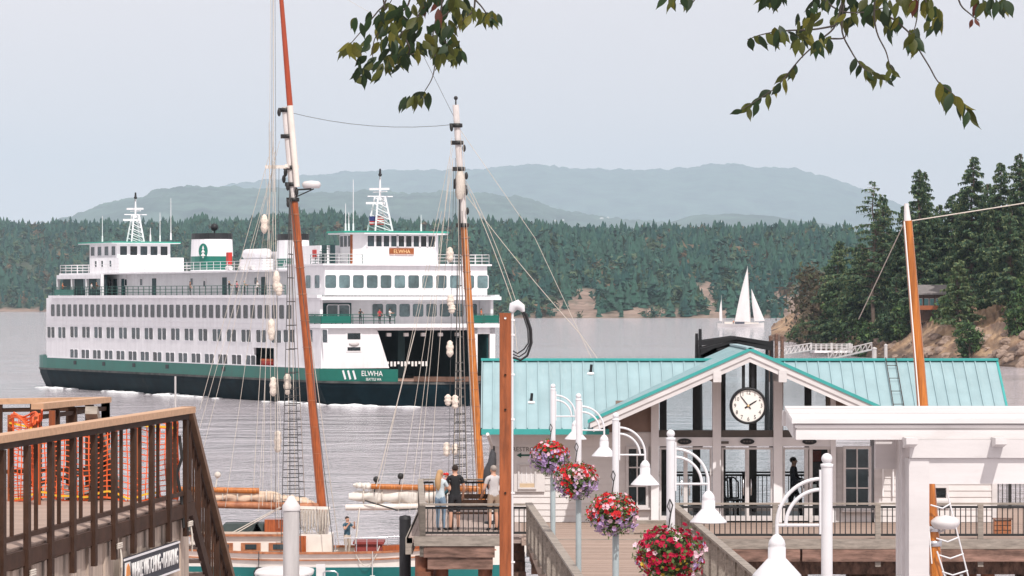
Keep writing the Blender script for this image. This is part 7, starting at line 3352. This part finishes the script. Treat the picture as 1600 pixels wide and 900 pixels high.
b = MB()
b.b2(Vector((dline(44.4) - 4.4, 44.38, 6)) - DO, Vector((dline(44.4) - .06, 44.44, DZ - .07)) - DO)
b.build('end_skirt', M['skirt'], dk)
for y in (30, 37, 44):
    for x_ in (.4, 4.0):
        b = MB()
        b.tube(Vector((dline(y) - x_, y, -2)) - DO, Vector((dline(y) - x_, y, DZ - .1)) - DO, .18, .18, 10)
        b.build('pile', M['creosote'], dk)

dr_ = thing('deck_railing', 'brown steel railing with pale cedar cap rail along the near deck edge', 'railing', (dline(40), 40, 0))
b = MB()
ya, yb = 28.2, 44.05
b.bar(Vector((dline(ya), ya, 10.735)) - DO, Vector((dline(yb) + .01, yb + .04, 10.735)) - DO, .17, .07)
b.build('cap_rail', M['newrail'], dr_)
for z, w, h in ((10.66, .05, .06), (9.79, .045, .045)):
    b = MB()
    b.bar(Vector((dline(ya), ya, z)) - DO, Vector((dline(yb), yb, z)) - DO, w, h)
    b.build('rail', M['darkbrown'], dr_)
pm = MB()
pm.b2((-.025, -.058, 9.30), (.025, .058, 10.63))
pme = pm.mesh('post', M['darkbrown'])
bm_ = MB()
bm_.b2((-.018, -.022, 9.81), (.018, .022, 10.63))
bme = bm_.mesh('baluster', M['darkbrown'])
py_ = [43.8 - .98 * k for k in range(17)]
for k, y in enumerate(py_):
    o = link('post', pme, dr_, Vector((dline(y) + .03, y, 0)) - DO)
    o.rotation_euler.z = -.1
    if y - .49 > 28.3:
        o = link('baluster', bme, dr_, Vector((dline(y - .49) + .0, y - .49, 0)) - DO)
for y in (35.95, 39.88, 43.78):
    b = MB()
    for q in range(3):
        c = Vector((dline(y) + .07, y, 9.42 + .02 * q)) - DO
        b.path([c + Vector((.0, -.07, 0)), c + Vector((.04, 0, .01)), c + Vector((0, .07, 0))], .012, 5)
    c = Vector((dline(y) + .09, y, 9.44)) - DO
    b.path([c, c + Vector((.02, .02, -.15)), c + Vector((.01, .06, -.32))], .010, 5)
    b.path([c, c + Vector((.02, -.05, -.12)), c + Vector((.02, -.07, -.22))], .010, 5)
    b.build('rope_knot', M['rope'], dr_)
b = MB()
c = Vector((dline(43.75) - .03, 43.72, 0)) - DO
b.path([c + Vector((0, 0, 10.45)), c + Vector((.03, -.02, 10.2)), c + Vector((-.03, .02, 10.02)), c + Vector((.02, 0, 9.75)), c + Vector((.05, 0, 9.4))], .018, 6)
b.build('chain', M['iron'], dr_)

# the stair railing falling away from the deck corner
B0 = Vector((dline(44.0) + .0, 44.08, 10.73))
B1 = Vector((PX(357, 48.0), 48.0, PZ(900, 48.0)))
sdir = (B1 - B0)
B2 = B0 + sdir * 1.35
sr = thing('stair_railing', 'brown timber stair railing falling steeply from the deck corner to the float', 'railing', B0)
for off, tag_ in ((0.0, 'near'), (-1.1, 'far')):
    o_ = Vector((off, 0, 0))
    b = MB()
    b.bar(o_, B2 - B0 + o_, .14, .10)
    b.build('cap_rail', M['railwood'] if off else mat('brown stair rail', (.17, .095, .055), .7, .2, 3), sr)
    b = MB()
    b.bar(o_ + Vector((0, 0, -.98)), B2 - B0 + o_ + Vector((0, 0, -.98)), .06, .16)
    b.build('stringer', M['darkbrown'], sr)
    b = MB()
    b.bar(o_ + Vector((0, 0, -.85)), B2 - B0 + o_ + Vector((0, 0, -.85)), .04, .04)
    b.bar(o_ + Vector((0, 0, -.12)), B2 - B0 + o_ + Vector((0, 0, -.12)), .04, .04)
    struct(b.build('rail', M['darkbrown'], sr), 'thing')
    for k in range(24):
        p = (B2 - B0) * (k + .5) / 24 + o_
        b = MB()
        w = .024 if k % 4 else .06
        b.bar(p + Vector((0, 0, -.9)), p + Vector((0, 0, -.08)), w, w)
        b.build('baluster' if k % 4 else 'post', M['darkbrown'], sr)
for k in range(16):
    p = (B2 - B0) * (k + .5) / 16
    b = MB()
    b.b2(p + Vector((-1.08, -.14, -1.02)), p + Vector((-.02, .14, -.98)))
    b.build('tread', M['deckwood'], sr)

# farther landing rails
lr_ = thing('landing_railing', 'cedar capped railing of the farther landing behind the orange netting', 'railing', (PX(165, 48.7), 48.7, 0))
LO = Vector((PX(165, 48.7), 48.7, 0))
q0, q1, q2 = Vector((PX(-60, 47.6), 47.6, 0)), LO.copy(), Vector((PX(30, 42.6), 44.6, 0))
q2 = Vector((-5.55, 44.9, 0))
for a_, c_ in ((q0, q1), (q1, q2)):
    b = MB()
    b.bar(a_ - LO + Vector((0, 0, 10.73)), c_ - LO + Vector((0, 0, 10.73 + (.02 if a_ is q1 else 0))), .15, .07)
    b.build('cap_rail', M['newrail'], lr_)
    for z in (10.62, 9.85):
        b = MB()
        b.bar(a_ - LO + Vector((0, 0, z)), c_ - LO + Vector((0, 0, z)), .045, .05)
        b.build('rail', M['darkbrown'], lr_)
    n = 4
    for k in range(n + 1):
        p = a_.lerp(c_, k / n) - LO
        b = MB()
        b.b2(p + Vector((-.05, -.05, 9.3)), p + Vector((.05, .05, 10.69)))
        b.build('post', M['darkbrown'], lr_)
b = MB()
b.prism([Vector((q0.x, q0.y, 9.6)) - LO, Vector((q1.x, q1.y, 9.6)) - LO, Vector((q2.x, q2.y - .3, 9.6)) - LO, Vector((q0.x, q2.y - .3, 9.6)) - LO], (0, 0, .06))
b.build('landing', M['deckwood'], lr_)
for x_, y_ in ((-6.6, 46), (-5.4, 47.8)):
    b = MB()
    b.tube(Vector((x_, y_, -2)) - LO, Vector((x_, y_, 9.6)) - LO, .16, .16, 9)
    b.build('pile', M['creosote'], lr_)

# orange safety netting, every strand built
net = thing('safety_net', 'orange plastic safety netting draped along the far end of the deck', 'netting', (-4.8, 44.2, DZ))
NO = Vector((-4.8, 44.2, DZ))


def netp(s, t):
    """s along 0..1, t up 0..1"""
    if s < .78:
        f = s / .78
        x = lerp(-3.84, -5.78, f)
        y = 44.16 + .06 * math.sin(f * 11)
    else:
        f = (s - .78) / .22
        x = lerp(-5.78, -5.35, f) + .12 * math.sin(f * 3.1)
        y = lerp(44.16, 43.3, f)
    h = .88 + .05 * math.sin(s * 9) + .12 * max(0, s - .6)
    z = h * t + .03 * math.sin(s * 23 + 3 * t)
    x += .015 * math.sin(t * 5 + s * 30) * (1 - t)
    y += .04 * math.sin(t * 7 + s * 19)
    return Vector((x, y, DZ + .02 + z)) - NO


b = MB()
NV, NH = 34, 14
for i in range(NV + 1):
    s = i / NV
    pts = [netp(s, t / 8) for t in range(9)]
    for a_, c_ in zip(pts[:-1], pts[1:]):
        b.bar(a_, c_, .013, .004, up=(0, 1, 0))
for j in range(NH + 1):
    t = j / NH
    pts = [netp(q / 60, t) for q in range(61)]
    for a_, c_ in zip(pts[:-1], pts[1:]):
        b.bar(a_, c_, .004, .022 if j in (0, NH) else .012, up=(0, 0, 1))
o = b.build('net_mesh', M['orange'], net)
o['kind'] = 'stuff'
for s in (.02, .2, .39, .58, .77, .99):
    b = MB()
    p = netp(s, 0)
    b.b2(p + Vector((-.035, .03, -.02)), p + Vector((.035, .10, 1.0)))
    b.build('stake', M['rust'], net)
b = MB()
for (s0, s1, t_) in ((.02, .78, .93), (.62, 1.0, .80), (.1, .75, .06)):
    pts = [netp(lerp(s0, s1, q / 24), t_ + .02 * math.sin(q)) + Vector((0, -.03, 0)) for q in range(25)]
    for a_, c_ in zip(pts[:-1], pts[1:]):
        b.bar(a_, c_, .004, .022, up=(0, 0, 1))
struct(b.build('caution_tape', M['yellow'], net), 'stuff')
b = MB()
for q in range(5):
    pts = [netp(.80 + .2 * k / 10, .96 + .05 * math.sin(k + q)) + Vector((.03 * q - .06, -.04 * q, .02 * q)) for k in range(11)]
    b.path(pts, .012, 5)
struct(b.build('bunched_net', M['orange'], net), 'stuff')

# sign board on the skirting
ysa, ysb = 40.2, 43.25
sa, sb = Vector((dline(ysa) + .06, ysa, 9.13)), Vector((dline(ysb) + .06, ysb, 9.10))
sg = thing('sign', 'dark blue whale watching and kayaking sign on the deck skirting', 'sign', (sa + sb) / 2, math.atan2(sb.y - sa.y, sb.x - sa.x))
ln = (sb - sa).length
b = MB()
b.b2((-ln / 2, 0, -.17), (ln / 2, .03, .17))
b.build('board', M['sign_blue'], sg)
b = MB()
for z in (-.165, .145):
    b.b2((-ln / 2, -.012, z), (ln / 2, -.002, z + .02))
struct(b.build('border', M['frame_grey'], sg), 'thing')
tx = text_obj('lettering', 'WHALE WATCHING \u2022 KAYAKING', .25, M['sign_white'], sg, (.16, -.006, 0), (R(90), 0, 0), .004)
wd_ = max(v.co.x for v in tx.data.vertices) - min(v.co.x for v in tx.data.vertices)
tx.scale.x = (ln - .52) / wd_
b = MB()
b.cur = 0
b.b2((-ln / 2 + .05, -.012, -.12), (-ln / 2 + .30, -.003, .12))
b.cur = 1
b.prism([(-ln / 2 + .07, -.018, -.02), (-ln / 2 + .28, -.018, -.02), (-ln / 2 + .25, -.018, .07), (-ln / 2 + .17, -.018, .11), (-ln / 2 + .10, -.018, .07)], (0, .005, 0))
b.cur = 2
b.prism([(-ln / 2 + .06, -.019, -.10), (-ln / 2 + .29, -.019, -.10), (-ln / 2 + .29, -.019, -.05), (-ln / 2 + .18, -.019, -.02), (-ln / 2 + .06, -.019, -.06)], (0, .005, 0))
b.build('emblem', [M['sign_white'], mat('orange print', (.65, .25, .06), .6), mat('blue print', (.06, .16, .34), .6)], sg)

# ---------------------------------------------------------------- leafy branches overhead
DB = 14.0
m_leaf = [mat('cherry leaf dark', (0.012, 0.030, 0.007), .55, .35, 30, trans=.22, rnd=.3), mat('cherry leaf olive', (0.060, 0.070, 0.012), .55, .35, 30, trans=.40, rnd=.3),
          mat('cherry leaf yellow green', (0.115, 0.11, 0.016), .55, .35, 30, trans=.45, rnd=.25), mat('cherry leaf russet', (0.075, 0.018, 0.010), .6, .3, 30, trans=.3, rnd=.2)]
m_twig = mat('twig bark', (0.05, 0.04, 0.035), .8, .2, 30)


def leaf_mesh(seed, m):
    """ovate leaf with a drawn-out tip hanging along -Z from the origin, folded on its midrib, about 1 unit long"""
    g = random.Random(seed)
    n = 8
    V, F = [], []
    w0, curl, fold = g.uniform(.17, .235), g.uniform(-.25, .25), g.uniform(.15, .45)
    for i in range(n + 1):
        t = i / n
        w = w0 * math.sin(math.pi * min(1, t * 1.02) ** .8) * (1.0 if t < .75 else .85 - .6 * (t - .75) * 2.2)
        w = max(w, 0.004)
        y = curl * t * t
        sx = .04 * math.sin(t * 4 + seed)
        V += [(sx - w, y + fold * w, -t), (sx, y, -t), (sx + w, y + fold * w, -t)]
    for i in range(n):
        a = 3 * i
        F += [(a, a + 1, a + 4, a + 3), (a + 1, a + 2, a + 5, a + 4)]
    b = MB()
    b.sm = True
    b.add(V, F)
    return b.mesh('leaf', m)


LM = [[leaf_mesh(7 * q + k, m_leaf[q]) for k in range(4)] for q in range(4)]
gl = random.Random(3)


def add_leaf(par, org, px, py, ln, ang, d=None, q=None):
    """base at the pixel, hanging at ang degrees from straight down (positive = towards the right)"""
    d = d if d is not None else DB + gl.uniform(-.35, .35)
    p = P(px, py, d) - org
    q = gl.choices([0, 1, 2, 3], [.50, .37, .12, .01])[0] if q is None else q
    o = link('leaf', LM[q][gl.randrange(4)], par, p)
    o.rotation_euler = (Matrix.Rotation(R(-ang), 3, 'Y') @ Matrix.Rotation(R(gl.uniform(-28, 28)), 3, 'X') @ Matrix.Rotation(gl.uniform(-1.0, 1.0), 3, 'Z')).to_euler()
    s = ln * 1.12 / FPX * d
    o.scale = (s * gl.uniform(.9, 1.2), s, s)
    return o


def twig(par, org, pts, r0=.0042, r1=.0016):
    b = MB()
    P3 = [P(x, y, DB) - org for x, y in pts]
    # smooth the polyline
    out = []
    for i in range(len(P3) - 1):
        a, c = P3[max(i - 1, 0)], P3[i]
        e, f = P3[i + 1], P3[min(i + 2, len(P3) - 1)]
        for k in range(5):
            t = k / 5
            out.append(.5 * ((2 * c) + (e - a) * t + (2 * a - 5 * c + 4 * e - f) * t * t + (-a + 3 * c - 3 * e + f) * t ** 3))
    out.append(P3[-1])
    b.path(out, r0, 5, r1)
    return b.build('twig', m_twig, par)


def along(par, org, pts, n, ln, f0=0.0, spread=38):
    seg = [math.dist(a, c) for a, c in zip(pts[:-1], pts[1:])]
    tot = sum(seg)
    for k in range(n):
        f = lerp(f0, 1.0, (k + .5) / n) * tot
        i = 0
        while i < len(seg) - 1 and f > seg[i]:
            f -= seg[i]
            i += 1
        t = min(1, f / seg[i])
        x, y = lerp(pts[i][0], pts[i + 1][0], t), lerp(pts[i][1], pts[i + 1][1], t)
        dx, dy = pts[i + 1][0] - pts[i][0], pts[i + 1][1] - pts[i][1]
        base = math.degrees(math.atan2(dx, max(dy, 1))) * .45
        add_leaf(par, org, x + gl.uniform(-2, 2), y + gl.uniform(-1, 2), ln * gl.uniform(.75, 1.15), base + (spread if k % 2 else -spread) * gl.uniform(.2, 1.0))


br1 = thing('tree_branch', 'drooping leafy branch above the gap between the two schooner masts', 'branch', P(650, -60, DB))
O1 = P(650, -60, DB)
T1 = [[(612, -60), (603, 0), (590, 18), (572, 40), (548, 68)], [(650, -60), (640, 0), (628, 18), (602, 36), (585, 62), (582, 90)],
      [(660, -60), (662, 0), (650, 30), (628, 52), (608, 80), (590, 100), (560, 122)], [(690, -60), (690, 10), (682, 28), (676, 60), (680, 90), (676, 120), (664, 142)],
      [(715, -60), (710, 0), (700, 20), (684, 32), (680, 50), (700, 70), (715, 85)], [(740, -60), (742, 5), (735, 22), (720, 35), (712, 50), (710, 70)],
      [(700, -60), (735, -10), (752, 10), (765, 26), (782, 30)], [(628, 52), (640, 75), (634, 90), (622, 98)], [(676, 60), (660, 78), (640, 86)], [(590, -60), (600, 5), (602, 15), (612, 0)]]
for t_ in T1:
    twig(br1, O1, t_)
for x, y, a_ in ((546, 66, -60), (546, 67, -25), (549, 68, 8), (552, 66, 25), (556, 65, 40), (541, 70, -40), (548, 66, -5)):
    add_leaf(br1, O1, x, y, gl.uniform(22, 32), a_, q=gl.choice([1, 1, 2]))
for x, y, a_ in ((664, 143, -55), (660, 146, -40), (655, 147, -20), (650, 148, -8), (646, 149, -25), (640, 149, -30), (634, 150, -35), (664, 142, 18), (668, 144, 10), (657, 149, 6), (645, 150, 5), (630, 152, -15)):
    add_leaf(br1, O1, x, y, gl.uniform(20, 28), a_)
MASS1 = [(590, 28, 36, 20), (610, 28, 20, 22), (600, 62, 24, 18), (625, 55, 24, 24), (640, 20, 20, 22), (600, 96, 28, 16), (575, 112, 22, 14), (615, 92, 20, 12), (645, 76, 16, 14), (675, 70, 14, 14),
         (700, 45, 18, 18), (715, 18, 20, 20), (738, 22, 14, 20), (705, 75, 16, 16), (690, 88, 10, 8), (655, 40, 14, 16), (765, 28, 16, 7), (672, 12, 14, 14), (715, 86, 8, 6), (690, 0, 40, 8)]
for cx_, cy_, rx_, ry_ in MASS1:
    for k in range(13 if rx_ > 15 else 7):
        q = 3 if (abs(cx_ - 672) < 8 and cy_ < 40 and k < 4) else None
        add_leaf(br1, O1, cx_ + gl.uniform(-1, 1) * rx_, cy_ - 8 + gl.uniform(-1, 1) * ry_ * .8, gl.uniform(19, 30), gl.uniform(-45, 35), q=q)
br2 = thing('tree_branch', 'broad leafy branch hanging above the wooded point with three trailing twigs', 'branch', P(1380, -60, DB))
O2 = P(1380, -60, DB)
T2 = [[(1320, -60), (1316, 0), (1305, 40), (1285, 60), (1258, 84), (1240, 104), (1215, 134), (1190, 152), (1148, 178)], [(1305, 40), (1270, 46), (1225, 48), (1190, 54), (1168, 62)],
      [(1330, -60), (1318, 10), (1316, 50), (1330, 80), (1342, 98), (1356, 112), (1385, 126)], [(1375, -60), (1366, 10), (1370, 50), (1384, 80), (1390, 100), (1400, 115)],
      [(1380, -60), (1384, 15), (1402, 34), (1425, 56), (1435, 76), (1452, 104), (1466, 128), (1488, 146), (1508, 168), (1520, 184)],
      [(1440, -60), (1434, 10), (1432, 32), (1428, 48)], [(1420, -60), (1450, 10), (1458, 32)], [(1495, -60), (1498, 0), (1516, 22), (1530, 32)], [(1560, -60), (1556, 0), (1566, 12)],
      [(1090, -60), (1085, 0), (1062, 6)], [(1204, -60), (1206, 0)], [(1258, -40), (1300, 10), (1340, 20), (1390, 10)], [(1290, 60), (1320, 59), (1318, 40)]]
for t_ in T2:
    twig(br2, O2, t_)
along(br2, O2, [(1248, 96), (1240, 104), (1215, 134), (1190, 152), (1156, 174)], 13, 24, 0, 40)
along(br2, O2, [(1335, 88), (1342, 98), (1356, 112), (1385, 122)], 12, 24, 0, 45)
along(br2, O2, [(1466, 126), (1488, 146), (1508, 165), (1518, 180)], 12, 30, 0, 32)
along(br2, O2, [(1386, 92), (1392, 104), (1400, 115)], 5, 20)
along(br2, O2, [(1425, 50), (1430, 62)], 5, 30)
along(br2, O2, [(1165, 60), (1190, 54), (1225, 48), (1250, 52)], 10, 27, 0, 30)
MASS2 = [(1240, 55, 30, 12), (1262, 62, 28, 14), (1285, 68, 14, 10), (1270, 28, 26, 16), (1290, 10, 28, 12), (1315, 18, 24, 20), (1330, 36, 18, 16), (1350, 20, 24, 14), (1372, 12, 24, 14), (1405, 6, 30, 10),
         (1435, 10, 22, 10), (1460, 40, 14, 10), (1462, 22, 8, 8), (1425, 60, 12, 12), (1390, 40, 8, 12), (1400, 38, 6, 8), (1548, 8, 24, 8), (1568, 10, 10, 8), (1070, 2, 26, 5), (1196, 0, 8, 4), (1216, 0, 8, 4), (1345, 0, 60, 8)]
for cx_, cy_, rx_, ry_ in MASS2:
    for k in range(10 if rx_ > 20 else 6):
        add_leaf(br2, O2, cx_ + gl.uniform(-1, 1) * rx_, cy_ - 8 + gl.uniform(-1, 1) * ry_ * .8, gl.uniform(18, 30), gl.uniform(-45, 35))
add_leaf(br2, O2, 1520, 30, 14, -30, q=3)
add_leaf(br2, O2, 1524, 29, 14, 30, q=3)
